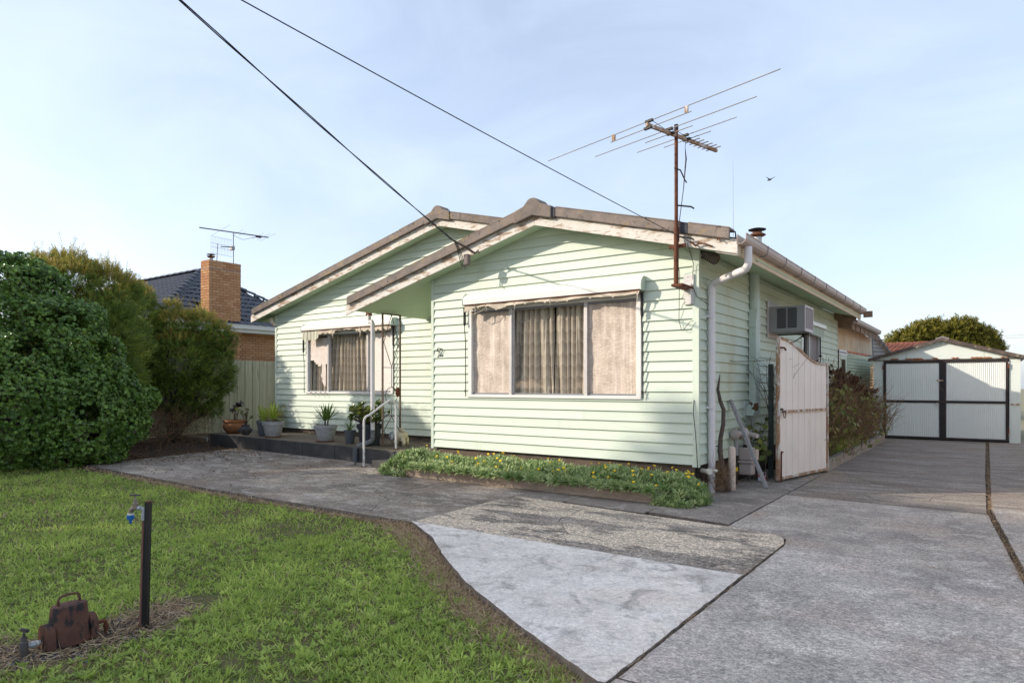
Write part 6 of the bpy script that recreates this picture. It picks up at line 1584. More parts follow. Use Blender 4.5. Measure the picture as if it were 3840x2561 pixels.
# trees across the street: they throw the long shade over the yard
spst = [rosette(9, 0.42, 0.30, (-0.3, 0.9), z=0.1, seed=s) for s in range(3)]
STREET = ((-63, 0.8), (-59, 1.0), (-55, 0.9), (-51.5, 1.0), (-48, 0.8), (-44.6, 0.95), (-41.0, 0.2), (-37.7, -0.3), (-34.2, 0.55), (-30.7, 1.7), (-27.2, 1.6), (-23.6, 1.5), (-20.0, 1.4))
SIDE = ('first', 'second', 'third', 'fourth', 'fifth', 'sixth', 'seventh', 'eighth', 'ninth', 'tenth', 'eleventh', 'twelfth', 'thirteenth')
def street_tree(x, dz, i):
    y = -14.0 + 0.5 * math.sin(i * 2.3)
    lv = ((14.3, 1.9), (14.0, 2.2), (12.4, 2.3), (10.6, 2.5), (8.6, 2.5), (6.6, 2.4), (4.2, 2.3), (2.2, 2.0))
    if i == 9: lv = ((15.0, 1.75), (9.7, 1.7), (7.2, 2.2), (4.6, 2.3), (2.2, 2.0))      # a gap under its top lets a strip of sun onto the lawn
    bl = [((x + random.uniform(-.3, .3), y + random.uniform(-.5, .5), zz + dz), r) for zz, r in lv]
    shrub('street_tree', SIDE[i] + ' from the west of the tall dense trees in the row across the street', 'tree', bl, spst, 9, 1.0, 'leaf_street', (x, y, -0.06), 'trees across the street', inner=0.2, keep=0.5)
for i, (x, dz) in enumerate(STREET): street_tree(x, dz, i)

# ---- hydrangea by the driveway
hy = empty('hydrangea', (-2.9, 15.5, 0.13), 'overgrown hydrangea with dry brown flower heads behind the open gate', 'shrub')
def hyd_surface(n):
    out = []
    while len(out) < n:
        y = rng.uniform(13.1, 20.2); x = rng.uniform(-3.3, -2.05); t = (y - 13.1) / 7.1
        top = 1.93 - 0.55 * t * t - 0.75 * max(0, (x + 2.75)) ** 1.2 + 0.10 * math.sin(y * 3.1) * math.sin(x * 6)
        lim = -2.30 + 0.14 * math.sin(y * 2.3)
        z = 0.13 + (top - 0.13) * rng.uniform(0, 1) ** 0.8
        bulge = lim + 0.16 * math.sin(min(1, z / 1.4) * math.pi)
        if x > bulge: continue
        out.append((x, y, z))
    return np.array(out)
P = hyd_surface(2400); P[:, 2] = 0.13 + (P[:, 2] - 0.13) * 0.75
twl = [twig_proto(0.8, 0.006, s + 20) for s in range(5)]
cloud_mesh('stems', twl, P, frames(rng.normal(size=P.shape) * np.array([0.5, 0.5, 0.3]) + np.array([0.15, 0, 0.9])), rng.uniform(0.5, 1.1, len(P)), rng.uniform(0, 1, len(P)), 'twig', hy)
P = hyd_surface(3600); P = P[(P[:, 0] > -2.75) & (P[:, 1] < 20.0)]
hl = [tuple(map(np.array, leaf_quad(0.12, 0.085, s, 0.0, 0, 0.2, 0.02, 0.25))) for s in (0.2, -0.2, -0.5, 0.5)]
lo = rng.uniform(0, 1, len(P)) < np.where(P[:, 2] < 1.45, 0.75, 0.40)
P1 = P[lo]
cloud_mesh('foliage', hl, P1, frames(rng.normal(size=P1.shape) * 0.6 + np.array([0.5, -0.25, 0.7])), rng.uniform(0.55, 1.25, len(P1)), rng.uniform(0, 1, len(P1)), 'leaf_hydrangea', hy)
# dry heads near the top
heads = []
for q in range(64):
    y = rng.uniform(13.2, 19.6); x = rng.uniform(-3.15, -2.2); t = (y - 13.1) / 7.1
    heads.append((x, y, 1.93 - 0.55 * t * t - 0.75 * max(0, x + 2.75) ** 1.2 + rng.uniform(-0.20, 0.10)))
hp_ = [rosette(26, 0.042, 0.036, (-0.3, 1.4), z=0.07, seed=s) for s in range(3)]
P = np.repeat(np.array(heads), 6, axis=0) + rng.normal(size=(len(heads) * 6, 3)) * np.array([0.05, 0.05, 0.025])
cloud_mesh('dry_flower_heads', hp_, P, frames(rng.normal(size=P.shape) * 0.5 + np.array([0, 0, 1.0])), rng.uniform(0.7, 1.2, len(P)), rng.uniform(0, 1, len(P)), 'dry_flower', hy)
P = np.array([(-2.6 + rng.uniform(-.1, .12), rng.uniform(15.3, 17.6), 0.14) for q in range(420)])
def blade(L, W, bend):
    return (np.array([(-W / 2, 0, 0), (W / 2, 0, 0), (W * 0.35, bend * 0.35, L * 0.6), (-W * 0.35, bend * 0.35, L * 0.6), (0, bend, L), (0, bend, L)]), np.array([(0, 1, 2, 3), (3, 2, 4, 5)]))
bl4 = [blade(0.35, 0.012, b) for b in (0.1, 0.2, 0.3)]
cloud_mesh('grass_tuft', bl4, P, frames(rng.normal(size=P.shape) * 0.25 + np.array([0.2, 0, 1.0])), rng.uniform(0.5, 1.1, len(P)), rng.uniform(0.2, 0.9, len(P)), 'grass', hy)
# young hydrangea growing in the gap between meter and gate
hy2 = empty('hydrangea', (-3.0, 11.6, 0), 'sparse shaded hydrangea with one dry head between gas meter and gate', 'shrub')
stm = MB(); LP = []
for k in range(9):
    x = -3.08 + rng.uniform(-.14, .18); y = 11.35 + rng.uniform(-.3, .3); h = rng.uniform(0.5, 1.15)
    stm.tube([(x, y, -0.03), (x + rng.uniform(-.08, .08), y + rng.uniform(-.1, .1), h * 0.5), (x + rng.uniform(-.12, .12), y + rng.uniform(-.12, .12), h)], [0.009, 0.007, 0.004], 5)
    for q in range(7): LP.append((x + rng.uniform(-.13, .13), y + rng.uniform(-.15, .15), h * rng.uniform(0.35, 1.0)))
stm.build('stems', 'branch', hy2); LP = np.array(LP)
cloud_mesh('foliage', hl, LP, frames(rng.normal(size=LP.shape) * 0.5 + np.array([0.3, -0.4, 0.6])), rng.uniform(0.8, 1.5, len(LP)), rng.uniform(0, 0.6, len(LP)), 'leaf_hydrangea', hy2)
P = np.array([(-3.12, 11.25, 1.22)] * 8) + rng.normal(size=(8, 3)) * 0.04
cloud_mesh('dry_flower_head', hp_, P, frames(rng.normal(size=P.shape) * 0.5 + np.array([0, 0, 1.0])), rng.uniform(0.7, 1.1, 8), rng.uniform(0.5, 1, 8), 'dry_flower', hy2)
bt = MB()
rr = random.Random(12)
for k in range(10):
    p = Vector((-2.98, 11.75, 0.9)); pts = [p]
    dd = Vector((rr.uniform(-.25, .3), rr.uniform(-.5, .2), 1)).normalized()
    for j in range(6):
        p = p + dd * 0.19; dd = (dd + Vector((rr.uniform(-.35, .35), rr.uniform(-.35, .35), rr.uniform(-.1, .2)))).normalized(); pts.append(p)
        if j > 1: bt.tube([p, p + Vector((rr.uniform(-.2, .2), rr.uniform(-.2, .2), rr.uniform(0, .2)))], [0.0035, 0.0015], 4)
    bt.tube(pts, [0.007, 0.006, 0.005, 0.005, 0.004, 0.003, 0.002], 5)
tag(bt.build('bare_vine', 'branch'), 'bare wiry vine stems beside the upper edge of the white gate', 'vine')
bt = MB()
for k in range(7):
    p = Vector((-3.15, 16.2 + k * 0.3, 1.5)); pts = [p]; dd = Vector((0.2, rr.uniform(-.2, .5), 1)).normalized()
    for j in range(4): p = p + dd * 0.19; dd = (dd + Vector((rr.uniform(-.3, .3), rr.uniform(-.3, .4), rr.uniform(-.1, .2)))).normalized(); pts.append(p)
    bt.tube(pts, [0.006, 0.005, 0.004, 0.003, 0.002], 4)
bt.build('bare_stems', 'branch', hy)

# ---- gazania bed
gb = empty('garden_bed', (-5.6, 8.7, 0), 'low timber edged bed below the front window, full of yellow gazanias', 'garden bed')
for x0, x1 in ((-8.15, -6.95), (-6.945, -5.13), (-5.125, -3.42)): MB().box(x0, x1, 8.235, 8.285, -0.05, 0.17).build('sleeper', 'sleeper', gb, bevel=0.004)
MB().box(-8.15, -3.42, 8.286, 9.24, -0.05, 0.10).build('soil', 'soil', gb)
P = []; Nn = []
def bed_top(x, y):
    t = (y - 8.15) / 1.05
    z = 0.17 + 0.17 * math.sin(min(1, max(0, t * 1.5 + 0.15)) * math.pi / 2) + 0.03 * math.sin(x * 2.7 + 0.6) + 0.025 * math.sin(x * 6.1 + y * 4)
    if t > 0.75: z -= 0.16 * (t - 0.75) / 0.25
    z += 0.07 * math.exp(-((x + 5.7) / 0.5) ** 2) * t + 0.08 * math.exp(-((x + 8.25) / 0.35) ** 2)
    if x > -3.5: z *= max(0.15, 1 - ((x + 3.5) / 0.62) ** 2)
    if x < -8.3: z *= max(0.15, 1 - ((x + 8.3) / 0.72) ** 2)
    return z
N_ = 0
while len(P) < 3900:
    x = rng.uniform(-8.95, -2.95); y = rng.uniform(8.10, 9.2)
    if x > -3.45 and ((x + 3.45) / 0.5) ** 2 + ((y - 8.55) / 0.58) ** 2 > 1: continue
    if x < -8.25 and ((x + 8.25) / 0.68) ** 2 + ((y - 8.55) / 0.50) ** 2 > 1: continue
    zt = bed_top(x, y); e_ = (y - 8.10) / 0.16
    z = zt * (1 if e_ > 1 else (0.45 + 0.55 * e_)) - rng.uniform(0, 0.09)
    lowz = 0.235 if -8.0 < x < -3.55 and y < 8.30 else 0.02
    P.append((x, y, max(lowz, z))); Nn.append((0.1 * rng.normal(), -0.35 if e_ > 1 else -0.9, 0.9))
P = np.array(P); Nn = np.array(Nn)
gz_ = [rosette(12, 0.115, 0.020, (0.25, 1.25), z=0.02, seed=s, curl=0.12) for s in range(5)]
cloud_mesh('foliage', gz_, P - np.array([0, 0, 0.06]), frames(Nn + rng.normal(size=Nn.shape) * 0.25), rng.uniform(0.75, 1.15, len(P)), np.clip(rng.normal(0.45, 0.28, len(P)), 0, 1), 'leaf_gazania', gb, kind='stuff')
fm = rosette(12, 0.030, 0.014, (0.1, 0.45), seed=4, jitter=0.05)
fv = [tuple(v) for v in fm[0]] ; ff = [tuple(f) for f in fm[1]]
n = len(fv); fv += [(0.010 * math.cos(t), 0.010 * math.sin(t), 0.008) for t in np.linspace(0, 5.2, 6)] + [(0, 0, -0.09), (0.003, 0, -0.09), (0.003, 0, 0.0), (0, 0, 0.0)]
ff += [tuple(range(n, n + 6)), (n + 6, n + 7, n + 8, n + 9)]
fme = bpy.data.meshes.new('gazania_flower'); fme.from_pydata(fv, [], ff); fme.materials.append(MATS['yellow_flower'])
cnt = 0
while cnt < 62:
    u = rng.uniform(0, 1); x = -8.85 + 5.75 * (u ** 0.62); y = rng.uniform(8.1, 9.1)
    if x > -3.5 and ((x + 3.45) / 0.5) ** 2 + ((y - 8.55) / 0.5) ** 2 > 0.95: continue
    if x < -8.25 and ((x + 8.25) / 0.68) ** 2 + ((y - 8.55) / 0.42) ** 2 > 1: continue
    loc = Vector((x, y, bed_top(x, y) + rng.uniform(0.03, 0.075)))
    o = link_mesh('gazania_flower', fme, gb, loc - ORG[gb], loc)
    o.rotation_euler = (rng.uniform(0.1, 0.9), rng.uniform(-0.3, 0.3), rng.uniform(-0.8, 0.8)); o.scale = (0.95,) * 3 if rng.uniform() < 0.7 else (0.75, 0.75, 1.3); cnt += 1
# dry stalks at the foot of the downpipe
P = np.array([(-3.18 + rng.normal() * 0.07, 9.62 + rng.normal() * 0.10, rng.uniform(0, 0.3)) for q in range(260)])
tag(cloud_mesh('dry_stalks', [twig_proto(0.4, 0.003, s) for s in range(3)], P, frames(rng.normal(size=P.shape) * 0.6 + np.array([0, 0, 0.7])), rng.uniform(0.4, 1.0, len(P)), rng.uniform(0.2, 1, len(P)), 'twig'), 'dry brown stalks at the foot of the white downpipe', kind='stuff')

# ================================================================== POTS ON THE PORCH
ZP = 0.30
def pot(name, label, c, prof, mat, soil_r, soil_z, saucer=None, smooth='auto', cat='potted plant'):
    o = empty(name, (c[0], c[1], ZP), label, cat, 'potted plants on the porch')
    z0 = 0.022 if saucer else 0.0
    m = MB(); m.lathe((c[0], c[1], ZP + z0), prof, 30, cap=False)
    k = len(prof)
    m.face(*[i for i in range(29, -1, -1)])
    m.build('pot', mat, o, smooth=smooth)
    MB().lathe((c[0], c[1], ZP + z0 + soil_z), [(soil_r, 0), (soil_r * 0.5, 0.012), (0.005, 0.015)], 20).build('soil', 'soil', o)
    if saucer: MB().lathe((c[0], c[1], ZP), [(saucer - 0.02, 0), (saucer, 0.012), (saucer + 0.006, 0.030), (saucer - 0.008, 0.030), (saucer - 0.02, 0.014), (0.01, 0.012)], 28).build('saucer', 'saucer', o, smooth='auto')
    return o
def blades_plant(parent, c, n, L, W, tilt, mat, stem=None, seed=0, droop=0.35, name='leaf'):
    rr_ = random.Random(seed); c = Vector(c)
    for i in range(n):
        az = 2.399 * i + rr_.uniform(-.25, .25); t = tilt[0] + (tilt[1] - tilt[0]) * (i / max(1, n - 1)) + rr_.uniform(-.08, .08); l = L * rr_.uniform(0.75, 1.08)
        m = MB(); p = c + Vector((math.cos(az), math.sin(az), 0)) * 0.012; s = Vector((-math.sin(az), math.cos(az), 0)); ang = t; K = 6
        for j in range(K + 1):
            u = j / K; w = W * 0.5 * (0.55 + 0.6 * math.sin(min(1, u * 1.15) * math.pi * 0.62)) * (1 - u ** 3) + 0.0006
            nn = Vector((-math.sin(ang) * math.cos(az), -math.sin(ang) * math.sin(az), math.cos(ang)))
            m.v += [tuple(p - s * w), tuple(p - nn * w * 0.25), tuple(p + s * w)]
            p = p + Vector((math.cos(ang) * math.cos(az), math.cos(ang) * math.sin(az), math.sin(ang))) * l / K
            ang -= droop * rr_.uniform(0.6, 1.3) / K * (1.2 - math.sin(max(0, t)))
        for j in range(K):
            a = 3 * j; m.face(a, a + 1, a + 4, a + 3); m.face(a + 1, a + 2, a + 5, a + 4)
        o = m.build(name, mat, parent, smooth=True)
        tv = rr_.uniform(0.1, 0.95); at = o.data.attributes.new('tint', 'FLOAT', 'POINT'); at.data.foreach_set('value', [tv] * len(o.data.vertices))
def heads(parent, centers, mat, k, L, W, tilts, seed=0, name='leaf_rosette', sc=1.0):
    for i, c in enumerate(centers):
        P_ = np.array([c], float); nrm = np.array([[rng.normal() * 0.3, -0.35 + rng.normal() * 0.2, 0.8]])
        cloud_mesh(name, [rosette(k, L, W, tilts, z=0.03, seed=seed + i, curl=0.1)], P_, frames(nrm), np.array([sc * rng.uniform(0.8, 1.15)]), np.array([rng.uniform(0.2, 0.8)]), mat, parent)
# terracotta bowl with aeonium
cT = (-16.18, 10.0)
t_ = pot('potted_plant', 'wide terracotta bowl with a dark purple aeonium, leftmost pot on the porch', cT,
         [(0.17, 0), (0.20, 0.01), (0.275, 0.09), (0.305, 0.17), (0.30, 0.23), (0.272, 0.272), (0.275, 0.285), (0.30, 0.30), (0.305, 0.325), (0.298, 0.345), (0.268, 0.348), (0.262, 0.30), (0.25, 0.27)], 'terracotta', 0.262, 0.30)
st = MB(); st.tube([(cT[0], cT[1], 0.58), (cT[0] - 0.01, cT[1], 0.72), (cT[0] - 0.03, cT[1], 0.84)], [0.028, 0.03, 0.024], 8)
st.tube([(cT[0] + 0.1, cT[1] - 0.02, 0.58), (cT[0] + 0.14, cT[1] - 0.02, 0.75), (cT[0] + 0.20, cT[1], 0.95)], [0.014, 0.012, 0.010], 6); st.tube([(cT[0] + 0.14, cT[1] - 0.02, 0.75), (cT[0] + 0.03, cT[1], 0.86), (cT[0] + 0.02, cT[1], 0.98)], [0.012, 0.010, 0.008], 6)
st.build('stem', 'branch', t_, smooth=True)
heads(t_, [(cT[0] - 0.05, cT[1] - 0.02, 0.87), (cT[0] + 0.0, cT[1], 0.97), (cT[0] - 0.04, cT[1] + 0.03, 0.92), (cT[0] + 0.20, cT[1], 1.02), (cT[0] + 0.24, cT[1] - 0.03, 0.99), (cT[0] + 0.17, cT[1] - 0.03, 1.06), (cT[0] + 0.26, cT[1], 1.07)], 'leaf_aeonium', 24, 0.105, 0.045, (0.1, 0.9), 3)
heads(t_, [(cT[0] + 0.17, cT[1] - 0.04, 0.93), (cT[0] + 0.21, cT[1] - 0.05, 0.90)], 'leaf_yucca', 14, 0.07, 0.03, (0.1, 0.9), 30)
# dark urn with pockets
cU = (-15.38, 9.80)
u_ = pot('potted_plant', 'small dark grey strawberry urn with a branching succulent beside the terracotta bowl', cU,
         [(0.075, 0), (0.085, 0.012), (0.12, 0.05), (0.145, 0.12), (0.14, 0.165), (0.105, 0.205), (0.092, 0.225), (0.11, 0.245), (0.105, 0.255), (0.09, 0.25), (0.085, 0.22)], 'urn_glaze', 0.085, 0.235)
for k in range(5):
    a = k * 1.257 + 0.4; q = Vector((cU[0] + 0.125 * math.cos(a), cU[1] + 0.125 * math.sin(a), ZP + 0.09))
    MB().tube([q, q + Vector((0.035 * math.cos(a), 0.035 * math.sin(a), 0.03)), q + Vector((0.045 * math.cos(a), 0.045 * math.sin(a), 0.065))], [0.03, 0.034, 0.03], 8).build('pocket', 'urn_glaze', u_, smooth='auto')
st = MB(); tips = []
for dx, dy, h in ((-.16, 0, .32), (-.10, .03, .28), (-.05, -.03, .38), (.03, .02, .34), (.08, 0, .46), (.13, -.02, .30), (.05, .0, .26), (.15, .03, .22), (-.02, .02, .46)):
    st.tube([(cU[0], cU[1], 0.53), (cU[0] + dx * 0.3, cU[1] + dy, 0.60 + h * 0.2), (cU[0] + dx, cU[1] + dy * 2, 0.56 + h * 0.8)], [0.016, 0.010, 0.006], 6); tips.append((cU[0] + dx, cU[1] + dy * 2, 0.56 + h * 0.8))
st.build('stem', 'branch', u_, smooth=True)
heads(u_, tips, 'leaf_succulent', 16, 0.065, 0.032, (0.1, 1.1), 50)
# blue grey tapered pot with bulbs
cB = (-14.66, 9.86)
b_o = pot('potted_plant', 'tapered blue grey pot of green strap leaves behind the left pale stone pot', cB,
          [(0.135, 0), (0.14, 0.01), (0.185, 0.30), (0.192, 0.302), (0.20, 0.385), (0.192, 0.388), (0.18, 0.36)], 'plastic_grey', 0.18, 0.36)
for k in range(5): blades_plant(b_o, (cB[0] + rng.uniform(-.12, .12), cB[1] + rng.uniform(-.1, .1), 0.66), 5, 0.44, 0.034, (0.95, 1.5), 'leaf_yucca', seed=70 + k, droop=0.6)
st = MB()
for k in range(9): x = cB[0] + rng.uniform(-.14, .16); y = cB[1] + rng.uniform(-.08, .08); st.tube([(x, y, 0.65), (x + rng.uniform(-.02, .02), y, 0.82)], [0.012, 0.008], 5)
for k in range(3): x = cB[0] + 0.08 + k * 0.06; st.tube([(x, cB[1], 0.7), (x + 0.02, cB[1], 1.0), (x + 0.03, cB[1], 1.12 - 0.06 * k)], [0.006, 0.005, 0.003], 5)
st.build('stem', 'copper_pipe', b_o)
# stone pots with yuccas
STONE = [(0.165, 0), (0.175, 0.008), (0.235, 0.27), (0.252, 0.275), (0.262, 0.345), (0.252, 0.352), (0.235, 0.345), (0.225, 0.30)]
cS = (-14.13, 9.74)
s1 = pot('potted_plant', 'pale stone pot on a saucer with one bright lime green yucca', cS, STONE, 'pot_stone', 0.228, 0.315, 0.20)
MB().tube([(cS[0] + 0.0, cS[1], 0.62), (cS[0] + 0.005, cS[1], 0.74)], [0.022, 0.018], 8).build('stem', 'straw', s1)
blades_plant(s1, (cS[0] + 0.005, cS[1], 0.73), 36, 0.50, 0.040, (0.05, 1.45), 'leaf_yucca', seed=5, droop=0.5)
cS2 = (-12.06, 9.66)
s2 = pot('potted_plant', 'pale stone pot on a saucer with two dark green spiky dracaenas, middle of the porch', cS2, STONE, 'pot_stone', 0.228, 0.315, 0.20)
for dx, h, sd_ in ((-0.02, 0.79, 6), (0.09, 0.82, 7)):
    MB().tube([(cS2[0] + dx * 0.7, cS2[1], 0.62), (cS2[0] + dx, cS2[1], h)], [0.02, 0.016], 8).build('stem', 'branch', s2)
    blades_plant(s2, (cS2[0] + dx, cS2[1], h - 0.02), 24, 0.42, 0.036, (0.15, 1.45), 'leaf_dracaena', seed=sd_, droop=0.35)
heads(s2, [(cS2[0] - 0.15, cS2[1] - 0.1, 0.665)], 'leaf_succulent', 18, 0.04, 0.012, (0.2, 1.3), 90)
st = MB(); st.tube([(cS2[0] - 0.2, cS2[1], 0.64), (cS2[0] - 0.23, cS2[1], 0.74), (cS2[0] - 0.25, cS2[1], 0.78)], 0.004, 5); st.build('stem', 'straw', s2)
# dark green pot against the wall
cG = (-16.0, 11.25) ; cG = (-15.45, 10.75)
g1 = pot('potted_plant', 'dark green plastic pot of bushy coppery foliage against the left end of the wall', cG,
         [(0.13, 0), (0.135, 0.01), (0.17, 0.27), (0.185, 0.275), (0.19, 0.33), (0.18, 0.335), (0.17, 0.31)], 'plastic_green', 0.17, 0.31)
P = np.array([(cG[0] + rng.normal() * 0.13, cG[1] + rng.normal() * 0.12, 0.64 + abs(rng.normal()) * 0.16) for q in range(150)])
dr_ = (P - np.array([cG[0], cG[1], 0.45]))
cloud_mesh('foliage', [spray(12, 0.12, 0.055, 0.013, s, 0.6) for s in range(3)], P, frames(dr_ + rng.normal(size=P.shape) * 0.1), rng.uniform(0.7, 1.1, len(P)), rng.uniform(0, 1, len(P)), 'leaf_succulent', g1)
# small pot and the big dark tub
cQ = (-11.22, 9.64)
q1 = pot('potted_plant', 'small slate grey pot of grassy leaves, left of the big dark tub', cQ,
         [(0.085, 0), (0.09, 0.008), (0.12, 0.24), (0.13, 0.245), (0.133, 0.29), (0.125, 0.292), (0.115, 0.27)], 'plastic_grey', 0.118, 0.27)
blades_plant(q1, (cQ[0] - 0.01, cQ[1], 0.57), 36, 0.30, 0.012, (0.25, 1.4), 'leaf_dracaena', seed=15, droop=0.7)
cK = (-10.58, 9.62)
k1 = pot('potted_plant', 'big dark plastic tub with a jade plant, beside the iron porch post', cK,
         [(0.20, 0), (0.205, 0.02), (0.235, 0.34), (0.26, 0.345), (0.27, 0.445), (0.255, 0.45), (0.245, 0.40)], 'plastic_dark', 0.245, 0.40)
for a in (0.3, 2.2, 3.44, 5.34): MB().box(cK[0] + 0.262 * math.cos(a) - 0.045, cK[0] + 0.262 * math.cos(a) + 0.045, cK[1] + 0.262 * math.sin(a) - 0.03, cK[1] + 0.262 * math.sin(a) + 0.03, 0.66, 0.745).build('handle', 'plastic_dark', k1, bevel=0.008)
for a in np.linspace(0, 6.283, 12, endpoint=False): MB().box(cK[0] + 0.205 * math.cos(a) - 0.012, cK[0] + 0.205 * math.cos(a) + 0.012, cK[1] + 0.205 * math.sin(a) - 0.012, cK[1] + 0.205 * math.sin(a) + 0.012, 0.3, 0.335).build('foot', 'plastic_dark', k1)
st = MB(); tips = []
rr = random.Random(31)
for k in range(44):
    dx = rr.uniform(-.36, .36); dy = rr.uniform(-.26, .26); h = rr.uniform(0.06, 0.46) * (1 - 0.6 * abs(dx) / 0.4) + 0.08
    st.tube([(cK[0] + dx * 0.3, cK[1] + dy * 0.3, 0.70), (cK[0] + dx * 0.6, cK[1] + dy * 0.6, 0.74 + h * 0.4), (cK[0] + dx, cK[1] + dy, 0.72 + h)], [0.02, 0.015, 0.009], 6); tips.append((cK[0] + dx, cK[1] + dy, 0.72 + h))
st.build('stem', 'branch', k1, smooth=True)
heads(k1, tips, 'leaf_jade', 15, 0.100, 0.070, (0.0, 1.0), 120)
heads(k1, [(t[0] + 0.04, t[1] - 0.03, t[2] - 0.07) for t in tips[::2]], 'leaf_jade', 9, 0.07, 0.05, (0.0, 0.8), 160)
# cream animal ornament behind the post
orn = empty('garden_ornament', (-10.15, 9.98, ZP), 'cream ceramic animal figure with a painted face behind the porch post', 'ornament')
oc = Vector((-10.08, 10.05, ZP))
MB().sphere(oc + 0.78 * Vector((0, 0, 0.24)), 0.132, 16, 10, (1.25, 0.95, 0.95)).tube([oc + 0.78 * Vector((0.12, -0.08, 0.2)), oc + 0.78 * Vector((0.20, -0.10, 0.08)), oc + 0.78 * Vector((0.20, -0.11, 0.0))], [0.055, 0.04, 0.036], 10).tube([oc + 0.78 * Vector((-0.08, -0.08, 0.2)), oc + 0.78 * Vector((-0.08, -0.13, 0.08)), oc + 0.78 * Vector((-0.08, -0.14, 0.0))], [0.055, 0.04, 0.036], 10).tube([oc + 0.78 * Vector((0.12, 0.08, 0.2)), oc + 0.78 * Vector((0.14, 0.10, 0.0))], [0.047, 0.032], 8).tube([oc + 0.78 * Vector((-0.1, 0.08, 0.2)), oc + 0.78 * Vector((-0.1, 0.10, 0.0))], [0.047, 0.032], 8).build('body', 'ornament', orn, smooth=True)
MB().sphere(oc + 0.78 * Vector((-0.27, -0.09, 0.23)), 0.085, 14, 9, (0.85, 0.8, 1.25)).build('head', 'ornament_face', orn, smooth=True)
MB().tube([oc + 0.78 * Vector((-0.05, -0.05, 0.38)), oc + 0.78 * Vector((0.02, -0.06, 0.44)), oc + 0.78 * Vector((0.12, -0.05, 0.43))], [0.012, 0.025, 0.01], 8).tube([oc + 0.78 * Vector((0.05, -0.10, 0.39)), oc + 0.78 * Vector((0.3, -0.12, 0.37))], [0.018, 0.008], 8).build('ear', 'ornament', orn, smooth=True)
stk = MB(); stk.tube([(-9.75, 10.75, 0.315), (-8.95, 10.55, 0.315), (-8.90, 10.55, 0.40)], 0.012, 6)
tag(stk.build('metal_rod', 'galv'), 'thin grey rod lying on the porch under the front wall', 'rod')

# ================================================================== GARDEN TAP AND WATER METER
gt2 = empty('garden_tap', (-4.56, 2.16, -0.06), 'garden tap with a blue hose fitting strapped to a black steel post on the lawn', 'tap')
tx_, ty_ = -4.555, 2.165
lean = Vector((0.022, 0.010, 0)); rt = RT; fw = FW
def star(p):  # Y-section picket
    return p
m = MB()
c0 = Vector((tx_, ty_, -0.08)); c1 = c0 + lean + Vector((0, 0, 0.865))
for d_, w_ in ((rt * 0.9 - fw * 0.4, 0.034), (-rt * 0.9 - fw * 0.4, 0.020), (fw * 1.0, 0.025)):
    d_ = d_.normalized(); s_ = d_.cross(Vector((0, 0, 1))) * 0.004
    m.hexa([c0 - s_, c0 + d_ * w_ - s_, c0 + d_ * w_ + s_, c0 + s_, c1 - s_, c1 + d_ * w_ - s_, c1 + d_ * w_ + s_, c1 + s_])
m.prism([tuple(c0 - rt * 0.019 - fw * 0.004), tuple(c0 + rt * 0.010 - fw * 0.010), tuple(c0 + rt * 0.010 + fw * 0.01), tuple(c0 - rt * 0.019 + fw * 0.01)], tuple(c1 - c0))
m.build('post', 'post_black', gt2)
MB().box(tx_ + lean.x - 0.022, tx_ + lean.x + 0.03, ty_ + lean.y - 0.015, ty_ + lean.y + 0.025, 0.785, 0.79).build('post_cap', 'rust', gt2)
pb = c0 - rt * 0.030; pt = c1 - rt * 0.030
MB().tube([pb, pt - Vector((0, 0, 0.10))], 0.0095, 8).build('copper_pipe', 'copper_pipe', gt2)
e1 = pt - Vector((0, 0, 0.10))
MB().tube([e1 - Vector((0, 0, 0.02)), e1 + Vector((0, 0, 0.022))], 0.016, 8).tube([e1 + Vector((0, 0, 0.022)), e1 + Vector((0, 0, 0.05)), e1 + Vector((0, 0, 0.058)) - rt * 0.012, e1 + Vector((0, 0, 0.060)) - rt * 0.045], 0.0125, 8).tube([e1 + Vector((0, 0, 0.06)) - rt * 0.018, e1 + Vector((0, 0, 0.06)) - rt * 0.036], 0.0165, 8).build('elbow', 'tap_grey', gt2, smooth='auto')
tb_ = e1 + Vector((0, 0, 0.062)) - rt * 0.056
MB().tube([tb_ + rt * 0.015, tb_ - rt * 0.008, tb_ - rt * 0.026 - Vector((0, 0, 0.012)), tb_ - rt * 0.030 - Vector((0, 0, 0.035))], [0.015, 0.017, 0.016, 0.013], 10).tube([tb_, tb_ + Vector((0, 0, 0.030)), tb_ + Vector((0, 0, 0.034)), tb_ + Vector((0, 0, 0.055))], [0.017, 0.019, 0.011, 0.010], 10).tube([tb_ + Vector((0, 0, 0.055)), tb_ + Vector((0, 0, 0.082))], 0.005, 6).build('tap_body', 'tap_brass', gt2, smooth='auto')
MB().tube([tb_ + Vector((0, 0, 0.084)) - rt * 0.034, tb_ + Vector((0, 0, 0.084)) - rt * 0.022, tb_ + Vector((0, 0, 0.086)), tb_ + Vector((0, 0, 0.084)) + rt * 0.022, tb_ + Vector((0, 0, 0.084)) + rt * 0.034], [0.007, 0.0055, 0.008, 0.0055, 0.007], 8).build('handle', 'meter_valve', gt2, smooth=True)
hb = tb_ - rt * 0.030 - Vector((0, 0, 0.035))
MB().lathe(hb - Vector((0, 0, 0.012)), [(0.020, 0), (0.021, 0.004), (0.019, 0.012)], 14).build('collar', 'white_plastic', gt2, smooth='auto')
MB().lathe(hb - Vector((0, 0, 0.052)), [(0.006, -0.018), (0.008, -0.012), (0.008, 0.0), (0.013, 0.004), (0.013, 0.010), (0.0235, 0.014), (0.0235, 0.038), (0.020, 0.040)], 14).build('hose_fitting', 'blue_plastic', gt2, smooth='auto')

